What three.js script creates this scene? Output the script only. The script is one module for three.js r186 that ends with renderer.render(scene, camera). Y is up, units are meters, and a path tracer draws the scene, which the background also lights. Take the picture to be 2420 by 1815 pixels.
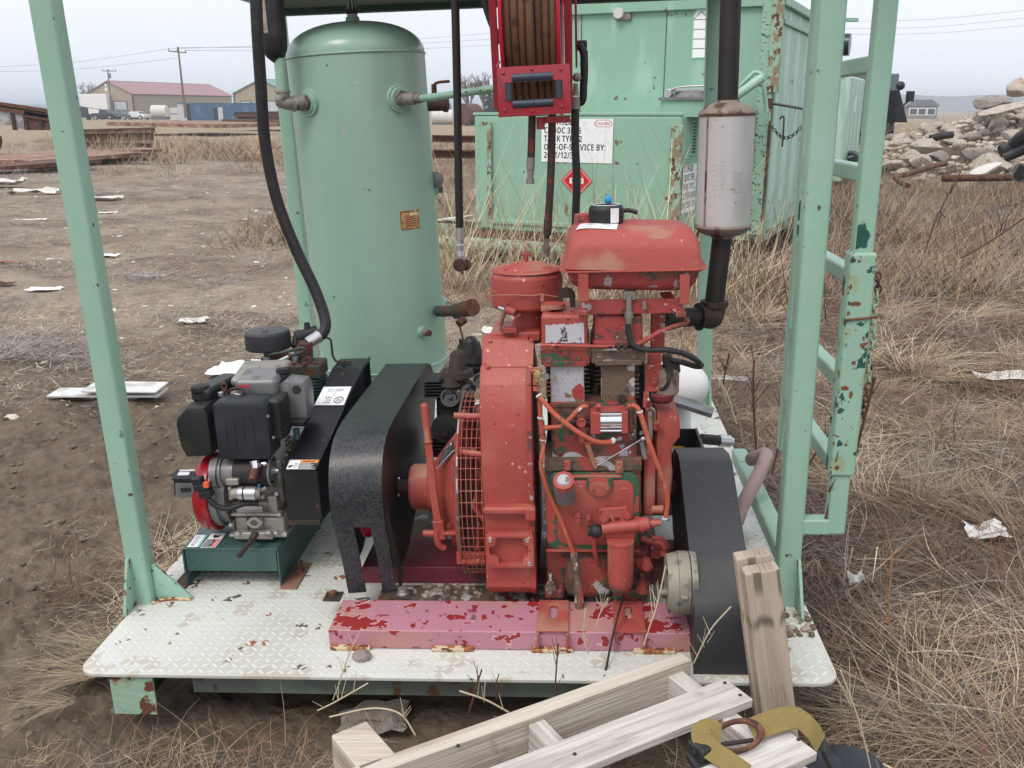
import * as THREE from 'three';
import { RoundedBoxGeometry } from 'three/addons/geometries/RoundedBoxGeometry.js';
import { FontLoader } from 'three/addons/loaders/FontLoader.js';
import { TextGeometry } from 'three/addons/geometries/TextGeometry.js';
import { mergeGeometries, toCreasedNormals } from 'three/addons/utils/BufferGeometryUtils.js';

// ---------- camera, sky, sun, exposure ----------
const scene = new THREE.Scene();
const camera = new THREE.PerspectiveCamera(44.87, 4 / 3, 0.05, 3000);
camera.position.set(0, 1.6, 0);
camera.rotation.set(-16.35 * Math.PI / 180, 0, 0);
const renderer = new THREE.WebGLRenderer({ antialias: true });
renderer.toneMapping = THREE.LinearToneMapping;
renderer.toneMappingExposure = 1.13;
renderer.shadowMap.enabled = true;

// tileable value noise
function rng(seed) { let a = seed >>> 0; return () => { a = (a + 0x6D2B79F5) | 0; let t = Math.imul(a ^ (a >>> 15), 1 | a); t = (t + Math.imul(t ^ (t >>> 7), 61 | t)) ^ t; return ((t ^ (t >>> 14)) >>> 0) / 4294967296; }; }
const PERM = new Float32Array(65536); { const r = rng(77); for (let i = 0; i < 65536; i++) PERM[i] = r(); }
const h2 = (x, y) => PERM[((x * 73 + y * 9151 + ((x * y) & 1023) * 17) & 65535)];
function vnoise(x, y, px, py) {
  let x0 = Math.floor(x), y0 = Math.floor(y); const fx = x - x0, fy = y - y0;
  const sx = fx * fx * (3 - 2 * fx), sy = fy * fy * (3 - 2 * fy);
  const wx = (a) => px ? ((a % px) + px) % px : a & 255, wy = (a) => py ? ((a % py) + py) % py : a & 255;
  const a = wx(x0), b = wx(x0 + 1), c = wy(y0), d = wy(y0 + 1);
  const p = h2(a, c), q = h2(b, c), r = h2(a, d), s = h2(b, d);
  return p + (q - p) * sx + (r - p) * sy + (p - q - r + s) * sx * sy;
}
function fbm(u, v, p, oct, off = 0) { let s = 0, a = 0.5, t = 0; for (let i = 0; i < oct; i++) { s += a * vnoise(u * p + off * 3, v * p + off * 7, p, p); t += a; a *= 0.5; p *= 2; } return s / t; }
const ss = (a, b, x) => { const t = Math.min(1, Math.max(0, (x - a) / (b - a))); return t * t * (3 - 2 * t); };
const mixc = (a, b, t) => [a[0] + (b[0] - a[0]) * t, a[1] + (b[1] - a[1]) * t, a[2] + (b[2] - a[2]) * t];

// overcast sky: an even grey cloud deck, a little brighter overhead
{
  const W = 1024, H = 512, d = new Float32Array(W * H * 4);
  for (let j = 0; j < H; j++) for (let i = 0; i < W; i++) {
    const el = ((j + 0.5) / H - 0.5) * Math.PI, u = i / W, s = Math.sin(el), q = Math.max(s, 0);
    const n = fbm(u, j / H * 1.5, 8, 5, 2), n2 = fbm(u, j / H * 6, 6, 4, 5);
    const k = (0.93 + 0.33 * Math.pow(q, 0.8)) * (0.93 + 0.11 * n + 0.05 * n2);
    const cl = ss(0.35, 0.7, n2);
    let c = mixc([0.93, 0.965, 1.05], [0.985, 1.0, 1.045], cl);
    let m = k; if (s < 0) { m = 0.25; c = [1, 0.9, 0.8]; }
    const o = (j * W + i) * 4; d[o] = c[0] * m; d[o + 1] = c[1] * m; d[o + 2] = c[2] * m; d[o + 3] = 1;
  }
  const t = new THREE.DataTexture(d, W, H, THREE.RGBAFormat, THREE.FloatType);
  t.mapping = THREE.EquirectangularReflectionMapping; t.magFilter = THREE.LinearFilter; t.minFilter = THREE.LinearFilter; t.needsUpdate = true;
  scene.background = t; scene.environment = t;
}
const sun = new THREE.DirectionalLight(0xfff4e6, 1.5);
sun.position.set(-6, 14, 9); sun.shadow.radius = 40; sun.castShadow = true;
Object.assign(sun.shadow.camera, { left: -8, right: 8, top: 8, bottom: -8, near: 1, far: 60 });
scene.add(sun, sun.target);
scene.fog = new THREE.FogExp2(0xcfd8e2, 0.0009);

// ---------- building helpers ----------
const SKID_O = new THREE.Vector3(-0.12, 0.2, -2.08);
const SKID_Q = new THREE.Quaternion().setFromEuler(new THREE.Euler(0, -4 * Math.PI / 180, 0)).multiply(new THREE.Quaternion().setFromEuler(new THREE.Euler(0, 0, 1.8 * Math.PI / 180)));
const v3 = (a) => new THREE.Vector3(a[0], a[1], a[2]);
const add = (a, b) => [a[0] + b[0], a[1] + b[1], a[2] + b[2]];
const lerp = (a, b, t) => [a[0] + (b[0] - a[0]) * t, a[1] + (b[1] - a[1]) * t, a[2] + (b[2] - a[2]) * t];
const rad = (d) => d * Math.PI / 180;
function put(g, p, r) { if (r) { g.applyMatrix4(new THREE.Matrix4().makeRotationFromEuler(new THREE.Euler(rad(r[0]), rad(r[1]), rad(r[2])))); } if (p) g.translate(p[0], p[1], p[2]); return g; }
// box: size, centre, rounding, rotation in degrees
function B(w, h, d, p, r = 0, rot) { const m = Math.min(w, h, d) * 0.49; const g = r > 0 ? new RoundedBoxGeometry(w, h, d, 2, Math.min(r, m)) : new THREE.BoxGeometry(w, h, d); return put(g, p, rot); }
// block whose front face spans two opposite corners, going back by depth
function fb(a, b, depth, r = 0.002) { return B(Math.abs(a[0] - b[0]), Math.abs(a[1] - b[1]), depth, [(a[0] + b[0]) / 2, (a[1] + b[1]) / 2, (a[2] + b[2]) / 2 - depth / 2], r); }
const AX = { y: null, x: [0, 0, 90], z: [90, 0, 0] };
function C(r0, r1, h, p, ax = 'y', seg = 20) { return put(new THREE.CylinderGeometry(r0, r1, h, seg), p, Array.isArray(ax) ? ax : AX[ax]); }
function hex(r, p, ax = 'z', h = r * 1.2) { return C(r, r, h, p, ax, 6); }
function T(pts, r, n, seg = 10, tens = 0.5) { const c = new THREE.CatmullRomCurve3(pts.map(v3), false, 'catmullrom', tens); return capped(new THREE.TubeGeometry(c, n || Math.max(6, pts.length * 6), r, seg, false), c, r, seg); }
function capped(g, c, r, seg) { const out = [g.toNonIndexed()]; for (const [t, s] of [[0, -1], [1, 1]]) { const p = c.getPointAt(t), d = c.getTangentAt(t).multiplyScalar(s); const k = new THREE.CircleGeometry(r, seg); k.applyQuaternion(new THREE.Quaternion().setFromUnitVectors(new THREE.Vector3(0, 0, 1), d)); k.translate(p.x, p.y, p.z); out.push(k.toNonIndexed()); } return mergeGeometries(out); }
// straight cylinder between two points
function cy(a, b, r0, r1 = r0, seg = 14) { const A = v3(a), D = v3(b).sub(A), L = D.length(); const g = new THREE.CylinderGeometry(r1, r0, L, seg); g.applyQuaternion(new THREE.Quaternion().setFromUnitVectors(new THREE.Vector3(0, 1, 0), D.normalize())); const m = lerp(a, b, 0.5); g.translate(m[0], m[1], m[2]); return g; }
// box beam between two points: w is the width across, h the height
function bar(a, b, w, h = w, r = 0) { const A = v3(a), D = v3(b).sub(A), L = D.length(); const g = r > 0 ? new RoundedBoxGeometry(w, h, L, 2, r) : new THREE.BoxGeometry(w, h, L); const z = D.normalize(); let up = Math.abs(z.y) > 0.9 ? new THREE.Vector3(0, 0, -1) : new THREE.Vector3(0, 1, 0); const x = up.clone().cross(z).normalize(); up = z.clone().cross(x); g.applyMatrix4(new THREE.Matrix4().makeBasis(x, up, z)); const m = lerp(a, b, 0.5); g.translate(m[0], m[1], m[2]); return g; }
function lathe(prof, p, ax = 'y', seg = 40) { return put(new THREE.LatheGeometry(prof.map((q) => new THREE.Vector2(q[0], q[1])), seg), p, Array.isArray(ax) ? ax : AX[ax]); }
function shapeOf(pts, holes = []) { const s = new THREE.Shape(pts.map((q) => new THREE.Vector2(q[0], q[1]))); for (const h of holes) s.holes.push(new THREE.Path(h.map((q) => new THREE.Vector2(q[0], q[1])))); return s; }
// outline in x,y pulled along +z, then turned and moved
function ext(pts, depth, p, rot, bev = 0, holes = []) { const g = new THREE.ExtrudeGeometry(shapeOf(pts, holes), { depth: depth - 2 * bev, bevelEnabled: bev > 0, bevelSize: bev, bevelThickness: bev, bevelSegments: 2, bevelOffset: -bev, curveSegments: 8 }); g.translate(0, 0, bev); return put(toCreasedNormals(g, 0.6), p, rot); }
// outline given as [back, up] in the side view, pulled along x from x0 to x1
function side(pts, x0, x1, bev = 0, holes = []) { const g = ext(pts, x1 - x0, null, null, bev, holes); g.applyMatrix4(new THREE.Matrix4().makeBasis(new THREE.Vector3(0, 0, -1), new THREE.Vector3(0, 1, 0), new THREE.Vector3(1, 0, 0))); g.translate(x0, 0, 0); return g; }
function tor(R, r, p, ax = 'y', seg = 24, tseg = 8, arc = Math.PI * 2) { return put(new THREE.TorusGeometry(R, r, tseg, seg, arc), p, ax === 'y' ? [90, 0, 0] : ax === 'x' ? [0, 90, 0] : null); }
const arcPts = (cx, cy_, r, a0, a1, n, ry = r) => Array.from({ length: n + 1 }, (_, i) => { const a = rad(a0 + (a1 - a0) * i / n); return [cx + r * Math.cos(a), cy_ + ry * Math.sin(a)]; });
function roundRect(x0, y0, x1, y1, r) { return [...arcPts(x1 - r, y1 - r, r, 0, 90, 5), ...arcPts(x0 + r, y1 - r, r, 90, 180, 5), ...arcPts(x0 + r, y0 + r, r, 180, 270, 5), ...arcPts(x1 - r, y0 + r, r, 270, 360, 5)]; }

// surface coordinates in metres, chosen per face from the way the face points
function metreUV(g) {
  if (g.userData.keep) return g;
  const q = g.index ? g.toNonIndexed() : g, P = q.attributes.position; if (!q.attributes.normal) q.computeVertexNormals();
  for (const k of Object.keys(q.attributes)) if (!['position', 'normal', 'color'].includes(k)) q.deleteAttribute(k);
  const uv = new Float32Array(P.count * 2), a = new THREE.Vector3(), b = new THREE.Vector3(), c = new THREE.Vector3();
  for (let i = 0; i < P.count; i += 3) {
    a.fromBufferAttribute(P, i); b.fromBufferAttribute(P, i + 1); c.fromBufferAttribute(P, i + 2); b.sub(a); c.sub(a); b.cross(c);
    const ax = Math.abs(b.x), ay = Math.abs(b.y), az = Math.abs(b.z);
    for (let k = 0; k < 3; k++) { const x = P.getX(i + k), y = P.getY(i + k), z = P.getZ(i + k), o = (i + k) * 2; if (ay >= ax && ay >= az) { uv[o] = x; uv[o + 1] = z; } else if (az >= ax) { uv[o] = x; uv[o + 1] = y; } else { uv[o] = z; uv[o + 1] = y; } }
  }
  q.setAttribute('uv', new THREE.BufferAttribute(uv, 2)); return q;
}
// four-cornered plate with thickness
function quad(a, b, c, d, th) { const n = v3(b).sub(v3(a)).cross(v3(d).sub(v3(a))).normalize().multiplyScalar(th).toArray(); const q = [a, b, c, d], r = q.map((p) => add(p, n)), pos = []; const tri = (x, y, z) => pos.push(...x, ...y, ...z); for (const [i, j, k] of [[0, 1, 2], [0, 2, 3]]) { tri(q[i], q[j], q[k]); tri(r[i], r[k], r[j]); } for (let i = 0; i < 4; i++) { const j = (i + 1) % 4; tri(q[i], r[i], r[j]); tri(q[i], r[j], q[j]); } const g = new THREE.BufferGeometry(); g.setAttribute('position', new THREE.Float32BufferAttribute(pos, 3)); g.computeVertexNormals(); return g; }
const taken = {};
function numbered(n) { const k = taken[n] = (taken[n] ?? -1) + 1; return k ? n + '_' + String(k).padStart(3, '0') : n; }
const things = [];
function tag(o, label, category, group, kind) { if (label) o.userData.label = label; if (category) o.userData.category = category; if (group) o.userData.group = group; if (kind) o.userData.kind = kind; return o; }
function mesh(name, geos, mat) { const l = (Array.isArray(geos) ? geos : [geos]).map(metreUV); const m = new THREE.Mesh(l.length > 1 ? mergeGeometries(l) : l[0], mat); m.name = name; m.castShadow = m.receiveShadow = true; return m; }
function obj(name, geos, mat, parent, label) { const m = mesh(parent ? name : numbered(name), geos, mat); if (label) m.userData.label = label; (parent || scene).add(m); return m; }
// a thing on the skid, built in the skid's own axes (x right, y up from the deck, z towards the viewer)
function onSkid(name, label, category, group) { const o = new THREE.Group(); o.name = numbered(name); tag(o, label, category, group); o.position.copy(SKID_O); o.quaternion.copy(SKID_Q); scene.add(o); things.push(o); return o; }
function inWorld(name, label, category, group) { const o = new THREE.Group(); o.name = numbered(name); tag(o, label, category, group); scene.add(o); things.push(o); return o; }
// lean a thing on the skid a little about a point
function lean(t, piv, deg) { const p = v3(piv), r = new THREE.Quaternion().setFromAxisAngle(new THREE.Vector3(0, 0, 1), rad(deg)); t.position.add(p.clone().sub(p.clone().applyQuaternion(r)).applyQuaternion(SKID_Q)); t.quaternion.multiply(r); }
function sub(name, parent) { const o = new THREE.Group(); o.name = name; parent.add(o); return o; }
// move each thing's origin to the middle of its base
function settle(o) { const b = new THREE.Box3(), t = new THREE.Box3(); o.updateMatrixWorld(true); const inv = o.matrixWorld.clone().invert(); o.traverse((m) => { if (m.isMesh && !m.isInstancedMesh) { m.geometry.computeBoundingBox(); t.copy(m.geometry.boundingBox).applyMatrix4(new THREE.Matrix4().multiplyMatrices(inv, m.matrixWorld)); b.union(t); } }); const c = b.getCenter(new THREE.Vector3()); c.y = b.min.y; for (const k of o.children) k.position.sub(c); o.position.add(c.applyQuaternion(o.quaternion)); }
// ---------- materials ----------
const sr = (x) => x <= 0.0031308 ? x * 12.92 : 1.055 * Math.pow(x, 1 / 2.4) - 0.055;
function tex(size, tile, fn, gray = false) {
  const d = new Uint8Array(size * size * 4);
  for (let j = 0; j < size; j++) for (let i = 0; i < size; i++) { const c = fn(i / size, j / size), o = (j * size + i) * 4; for (let k = 0; k < 3; k++) { const x = gray ? (c.length ? c[k] : c) : sr(Math.min(1, Math.max(0, c[k]))); d[o + k] = Math.min(255, Math.max(0, x * 255)); } d[o + 3] = 255; }
  const t = new THREE.DataTexture(d, size, size); t.wrapS = t.wrapT = THREE.RepeatWrapping; t.magFilter = THREE.LinearFilter; t.minFilter = THREE.LinearMipmapLinearFilter; if (!gray) t.colorSpace = THREE.SRGBColorSpace; t.repeat.set(1 / tile, 1 / tile); t.needsUpdate = true; return t;
}
const grainBump = tex(256, 0.12, (u, v) => { const n = fbm(u, v, 16, 4, 1); return [n, n, n]; }, true);
const dentBump = tex(256, 0.5, (u, v) => { const n = fbm(u, v, 6, 4, 8); return [n, n, n]; }, true);
function std(map, rough, metal = 0, extra = {}) { const o = { roughness: rough, metalness: metal, ...extra }; if (Array.isArray(map)) o.color = new THREE.Color().setRGB(...map); else if (map) o.map = map; return new THREE.MeshStandardMaterial(o); }
// painted steel: base tone, patches of a second tone, and chips whose edges are sharp
function paint(size, tile, base, o = {}) {
  return tex(size, tile, (u, v) => {
    const n = fbm(u, v, 5, 4, o.seed || 1), f = fbm(u, v, 40, 3, (o.seed || 1) + 4);
    let c = base.map((x) => x * (0.93 + 0.10 * n + 0.05 * (f - 0.5)));
    for (const s of o.layers || []) { const m = fbm(u * (s.sx || 1), v * (s.sy || 1), s.p, s.o || 5, s.s) * (s.f ? 0.75 + 0.5 * f : 1); const t = ss(s.a, s.b, m) * (s.k ?? 1); if (t > 0) c = mixc(c, s.c, t); }
    return c;
  });
}
const MINT = [0.28, 0.455, 0.352], RED = [0.36, 0.066, 0.052], DGREEN = [0.012, 0.075, 0.06], RUST = [0.16, 0.055, 0.025];
const M = {};
M.mint = std(paint(512, 1.3, MINT, { seed: 3, layers: [{ p: 14, s: 6, o: 6, a: 0.775, b: 0.785, c: DGREEN }, { p: 40, s: 9, a: 0.80, b: 0.82, c: [0.05, 0.035, 0.03] }, { p: 4, s: 2, a: 0.5, b: 0.8, c: [0.32, 0.52, 0.43], k: 0.6 }] }), 0.42, 0, { bumpMap: grainBump, bumpScale: 0.0004 });
M.mintWorn = std(paint(512, 0.5, MINT, { seed: 5, layers: [{ p: 8, s: 3, a: 0.60, b: 0.70, c: [0.30, 0.27, 0.09], k: 0.5 }, { p: 18, s: 16, o: 6, a: 0.665, b: 0.68, c: DGREEN }, { p: 22, s: 12, o: 6, a: 0.69, b: 0.71, c: RUST }] }), 0.5, 0, { bumpMap: grainBump, bumpScale: 0.0005 });
M.mintTank = std(paint(512, 1.1, [0.295, 0.475, 0.368], { seed: 7, layers: [{ p: 16, s: 6, a: 0.80, b: 0.82, c: [0.4, 0.45, 0.47] }, { p: 30, s: 8, a: 0.84, b: 0.855, c: [0.08, 0.04, 0.03] }] }), 0.28, 0, { bumpMap: dentBump, bumpScale: 0.0012 });
M.mintBox = std(paint(512, 2.6, [0.26, 0.45, 0.338], { seed: 9, layers: [{ p: 4, sx: 4, s: 3, a: 0.5, b: 0.8, c: [0.36, 0.56, 0.46], k: 0.7 }, { p: 24, s: 8, a: 0.77, b: 0.8, c: RUST, k: 0.9 }] }), 0.5, 0);
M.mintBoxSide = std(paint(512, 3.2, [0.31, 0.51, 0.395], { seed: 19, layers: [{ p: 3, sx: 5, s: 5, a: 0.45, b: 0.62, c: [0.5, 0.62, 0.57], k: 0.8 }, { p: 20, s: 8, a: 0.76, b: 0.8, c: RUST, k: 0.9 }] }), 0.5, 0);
M.mintRust = std(paint(512, 0.7, [0.29, 0.44, 0.33], { seed: 9, layers: [{ p: 10, s: 3, o: 6, a: 0.46, b: 0.62, c: [0.25, 0.14, 0.07], k: 0.8 }, { p: 16, s: 7, o: 6, a: 0.58, b: 0.63, c: [0.12, 0.04, 0.02] }] }), 0.8, 0, { bumpMap: grainBump, bumpScale: 0.002 });
M.red = std(paint(512, 0.5, RED, { seed: 2, layers: [{ p: 3, s: 4, a: 0.48, b: 0.85, c: [0.44, 0.15, 0.10], k: 0.7 }, { p: 30, s: 6, a: 0.79, b: 0.82, c: [0.62, 0.35, 0.30] }, { p: 22, s: 5, a: 0.80, b: 0.82, c: [0.14, 0.035, 0.03] }] }), 0.48, 0, { bumpMap: grainBump, bumpScale: 0.0008 });
M.redDusty = std(paint(512, 0.5, RED, { seed: 12, layers: [{ p: 4, s: 7, a: 0.42, b: 0.66, c: [0.36, 0.20, 0.13], k: 0.75 }, { p: 24, s: 3, a: 0.75, b: 0.8, c: [0.5, 0.30, 0.22] }] }), 0.6, 0, { bumpMap: grainBump, bumpScale: 0.0009 });
M.redDirty = std(paint(512, 0.5, [0.34, 0.054, 0.046], { seed: 6, layers: [{ p: 7, s: 3, o: 6, a: 0.50, b: 0.64, c: [0.13, 0.075, 0.05], k: 0.75 }, { p: 24, s: 8, a: 0.60, b: 0.7, c: [0.06, 0.045, 0.035], k: 0.8 }, { p: 20, s: 5, o: 6, a: 0.72, b: 0.73, c: [0.36, 0.33, 0.34] }] }), 0.62, 0, { bumpMap: grainBump, bumpScale: 0.0015 });
M.redChip = std(paint(512, 0.5, [0.27, 0.044, 0.038], { seed: 6, layers: [{ p: 7, s: 3, o: 6, a: 0.43, b: 0.58, c: [0.11, 0.070, 0.048], k: 0.85 }, { p: 14, s: 11, o: 6, a: 0.64, b: 0.655, c: [0.03, 0.085, 0.045] }, { p: 12, s: 5, o: 6, a: 0.69, b: 0.70, c: [0.38, 0.36, 0.38] }, { p: 20, s: 8, o: 5, a: 0.54, b: 0.68, c: [0.045, 0.035, 0.028], k: 0.85 }] }), 0.66, 0, { bumpMap: grainBump, bumpScale: 0.0018 });
M.castDirt = std(paint(512, 0.4, [0.13, 0.085, 0.06], { seed: 16, layers: [{ p: 5, s: 9, a: 0.54, b: 0.60, c: [0.32, 0.06, 0.045] }, { p: 9, s: 2, a: 0.60, b: 0.62, c: [0.42, 0.40, 0.42] }, { p: 12, s: 8, a: 0.58, b: 0.68, c: [0.05, 0.04, 0.03], k: 0.7 }] }), 0.7, 0, { bumpMap: grainBump, bumpScale: 0.002 });
M.silverChip = std(paint(512, 0.30, [0.44, 0.43, 0.465], { seed: 21, layers: [{ p: 5, s: 5, o: 6, a: 0.63, b: 0.645, c: [0.36, 0.045, 0.045] }, { p: 9, s: 2, o: 6, a: 0.66, b: 0.69, c: [0.20, 0.14, 0.10] }, { p: 40, s: 2, a: 0.74, b: 0.78, c: [0.25, 0.2, 0.18] }] }), 0.5, 0.15, { bumpMap: grainBump, bumpScale: 0.001 });
M.greenOld = std(paint(256, 0.35, [0.028, 0.10, 0.052], { seed: 8, layers: [{ p: 5, s: 5, a: 0.58, b: 0.62, c: [0.38, 0.06, 0.05] }, { p: 8, s: 3, a: 0.6, b: 0.7, c: [0.12, 0.09, 0.06], k: 0.7 }] }), 0.5, 0, { bumpMap: grainBump, bumpScale: 0.001 });
M.pink = std(paint(1024, 0.8, [0.44, 0.20, 0.26], { seed: 4, layers: [{ p: 4, s: 2, a: 0.46, b: 0.66, c: [0.42, 0.22, 0.165], k: 0.8 }, { p: 9, s: 8, o: 7, a: 0.628, b: 0.634, c: [0.64, 0.46, 0.47], f: 1 }, { p: 9, s: 8, o: 7, a: 0.640, b: 0.647, c: [0.27, 0.017, 0.02], f: 1 }, { p: 30, s: 18, o: 5, a: 0.70, b: 0.71, c: [0.25, 0.017, 0.02] }, { p: 7, s: 15, o: 6, a: 0.72, b: 0.74, c: [0.15, 0.10, 0.07] }] }), 0.55, 0, { bumpMap: grainBump, bumpScale: 0.0006 });
M.maroon = std(paint(256, 0.5, [0.17, 0.022, 0.035], { seed: 4, layers: [{ p: 5, s: 2, a: 0.5, b: 0.66, c: [0.12, 0.08, 0.06], k: 0.8 }] }), 0.6);
M.reel = std(paint(256, 0.4, [0.33, 0.022, 0.035], { seed: 14, layers: [{ p: 6, s: 4, a: 0.5, b: 0.7, c: [0.22, 0.035, 0.045] }] }), 0.45);
M.reelBright = std([0.50, 0.012, 0.035], 0.35);
M.black = std(paint(1024, 0.45, [0.013, 0.016, 0.021], { seed: 10, layers: [{ p: 90, s: 4, o: 4, a: 0.46, b: 0.60, c: [0.038, 0.044, 0.054], k: 0.75 }, { p: 60, s: 8, o: 4, a: 0.50, b: 0.64, c: [0.066, 0.056, 0.043], k: 0.35 }, { p: 6, s: 23, o: 5, a: 0.52, b: 0.7, c: [0.014, 0.017, 0.022], k: 0.7 }, { p: 40, s: 3, a: 0.80, b: 0.82, c: [0.12, 0.04, 0.02] }] }), 0.38, 0, { bumpMap: grainBump, bumpScale: 0.0004 });
M.blackSide = std(paint(256, 0.4, [0.010, 0.010, 0.012], { seed: 20, layers: [{ p: 10, s: 5, a: 0.62, b: 0.7, c: [0.04, 0.028, 0.02] }] }), 0.5);
M.blackGuard = std(paint(256, 0.3, [0.012, 0.013, 0.017], { seed: 30, layers: [{ p: 20, s: 5, a: 0.78, b: 0.8, c: [0.13, 0.04, 0.025] }, { p: 4, s: 9, a: 0.5, b: 0.8, c: [0.03, 0.03, 0.032], k: 0.7 }] }), 0.32);
M.blackMatt = std(paint(512, 0.5, [0.030, 0.032, 0.036], { seed: 31, layers: [{ p: 70, s: 7, a: 0.76, b: 0.82, c: [0.13, 0.13, 0.14], k: 0.7 }, { p: 4, s: 3, a: 0.5, b: 0.8, c: [0.043, 0.042, 0.041] }] }), 0.5, 0, { bumpMap: grainBump, bumpScale: 0.0005 });
M.plastic = std(paint(256, 0.3, [0.010, 0.013, 0.021], { seed: 33, layers: [{ p: 5, s: 6, a: 0.5, b: 0.8, c: [0.028, 0.030, 0.036], k: 0.7 }] }), 0.55, 0, { bumpMap: grainBump, bumpScale: 0.0004 });
M.plasticGrey = std(paint(256, 0.3, [0.011, 0.012, 0.013], { seed: 35, layers: [{ p: 6, s: 3, a: 0.45, b: 0.8, c: [0.03, 0.027, 0.024] }] }), 0.5);
M.rubber = std([0.010, 0.010, 0.011], 0.6);
M.rubberWorn = std(paint(256, 0.15, [0.014, 0.014, 0.016], { seed: 36, layers: [{ p: 12, s: 3, a: 0.5, b: 0.7, c: [0.028, 0.027, 0.027] }] }), 0.55);
M.roller = std([0.030, 0.040, 0.062], 0.4);
M.hoseBrown = std(paint(256, 0.2, [0.17, 0.083, 0.043], { seed: 37, layers: [{ p: 6, s: 3, a: 0.5, b: 0.7, c: [0.075, 0.038, 0.022] }] }), 0.7);
M.hoseDark = std(paint(256, 0.2, [0.035, 0.018, 0.014], { seed: 38, layers: [{ p: 6, s: 3, a: 0.55, b: 0.6, c: [0.14, 0.02, 0.02] }] }), 0.6);
M.hoseOrange = std(paint(256, 0.2, [0.42, 0.085, 0.045], { seed: 39, layers: [{ p: 8, s: 3, a: 0.45, b: 0.7, c: [0.40, 0.15, 0.08] }, { p: 12, s: 6, a: 0.7, b: 0.75, c: [0.16, 0.07, 0.04] }] }), 0.6);
M.teal = std(paint(256, 0.4, [0.040, 0.098, 0.088], { seed: 40, layers: [{ p: 20, s: 3, a: 0.8, b: 0.82, c: [0.02, 0.02, 0.02] }, { p: 5, s: 3, a: 0.5, b: 0.8, c: [0.055, 0.105, 0.09] }] }), 0.42);
M.greenBlock = std(paint(256, 0.2, [0.035, 0.05, 0.04], { seed: 41, layers: [{ p: 8, s: 4, o: 6, a: 0.42, b: 0.60, c: [0.085, 0.036, 0.022] }] }), 0.6);
M.rust = std(paint(256, 0.4, [0.10, 0.042, 0.024], { seed: 42, layers: [{ p: 8, s: 3, a: 0.45, b: 0.7, c: [0.19, 0.08, 0.045] }, { p: 12, s: 6, a: 0.6, b: 0.7, c: [0.045, 0.025, 0.018] }] }), 0.85, 0, { bumpMap: grainBump, bumpScale: 0.0015 });
M.rustPale = std(paint(256, 2.0, [0.26, 0.15, 0.10], { seed: 43, layers: [{ p: 6, sy: 3, s: 3, a: 0.45, b: 0.65, c: [0.13, 0.06, 0.04] }, { p: 12, s: 6, a: 0.6, b: 0.7, c: [0.36, 0.26, 0.19] }] }), 0.9);
M.rustBlack = std(paint(256, 0.3, [0.035, 0.024, 0.020], { seed: 44, layers: [{ p: 8, s: 3, a: 0.5, b: 0.7, c: [0.085, 0.038, 0.024] }] }), 0.75, 0, { bumpMap: grainBump, bumpScale: 0.001 });
M.weldRust = std(paint(256, 0.16, [0.55, 0.45, 0.30], { seed: 45, layers: [{ p: 6, s: 3, a: 0.44, b: 0.52, c: [0.30, 0.11, 0.03] }, { p: 9, s: 6, a: 0.56, b: 0.62, c: [0.13, 0.045, 0.02] }] }), 0.85, 0, { bumpMap: grainBump, bumpScale: 0.003 });
M.exhaust = std(paint(256, 0.3, [0.022, 0.020, 0.020], { seed: 46, layers: [{ p: 6, s: 3, a: 0.5, b: 0.8, c: [0.045, 0.032, 0.028] }] }), 0.6, 0.2);
M.alu = std(paint(512, 0.5, [0.52, 0.51, 0.505], { seed: 47, layers: [{ p: 4, sx: 2, s: 3, a: 0.45, b: 0.7, c: [0.43, 0.425, 0.43] }, { p: 40, s: 7, a: 0.78, b: 0.84, c: [0.2, 0.12, 0.08], k: 0.6 }] }), 0.48, 0.2);
M.aluRust = std(paint(256, 0.2, [0.25, 0.20, 0.165], { seed: 48, layers: [{ p: 5, s: 3, a: 0.44, b: 0.6, c: [0.085, 0.038, 0.02] }] }), 0.65, 0.2);
M.cast = std(paint(256, 0.2, [0.33, 0.315, 0.285], { seed: 49, layers: [{ p: 6, s: 3, a: 0.45, b: 0.7, c: [0.20, 0.18, 0.155] }] }), 0.5, 0.4, { bumpMap: grainBump, bumpScale: 0.0006 });
M.castGrey = std(paint(256, 0.3, [0.20, 0.20, 0.205], { seed: 50, layers: [{ p: 6, s: 3, a: 0.45, b: 0.7, c: [0.12, 0.12, 0.12] }] }), 0.42, 0.25);
M.alt = std(paint(256, 0.15, [0.27, 0.255, 0.205], { seed: 51, layers: [{ p: 6, s: 3, a: 0.5, b: 0.7, c: [0.16, 0.145, 0.11] }] }), 0.6, 0.2, { bumpMap: grainBump, bumpScale: 0.0008 });
M.chrome = std([0.78, 0.79, 0.82], 0.10, 1);
M.zinc = std([0.52, 0.52, 0.53], 0.32, 0.8);
M.brass = std([0.55, 0.40, 0.18], 0.4, 0.7);
M.steelDull = std(paint(256, 0.2, [0.24, 0.225, 0.20], { seed: 52, layers: [{ p: 6, s: 3, a: 0.5, b: 0.66, c: [0.13, 0.095, 0.065] }] }), 0.55, 0.25);
M.hondaRed = std([0.30, 0.008, 0.014], 0.25, 0, {});
M.orangePlastic = std([0.75, 0.12, 0.04], 0.4);
M.bluePlastic = std([0.02, 0.28, 0.62], 0.35);
M.white = std([0.78, 0.78, 0.78], 0.5);
M.whiteWire = std([0.6, 0.62, 0.63], 0.5);
M.pinkPipe = std(paint(256, 0.3, [0.42, 0.31, 0.31], { seed: 53, layers: [{ p: 8, s: 3, a: 0.5, b: 0.75, c: [0.32, 0.21, 0.20] }] }), 0.75);
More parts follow.
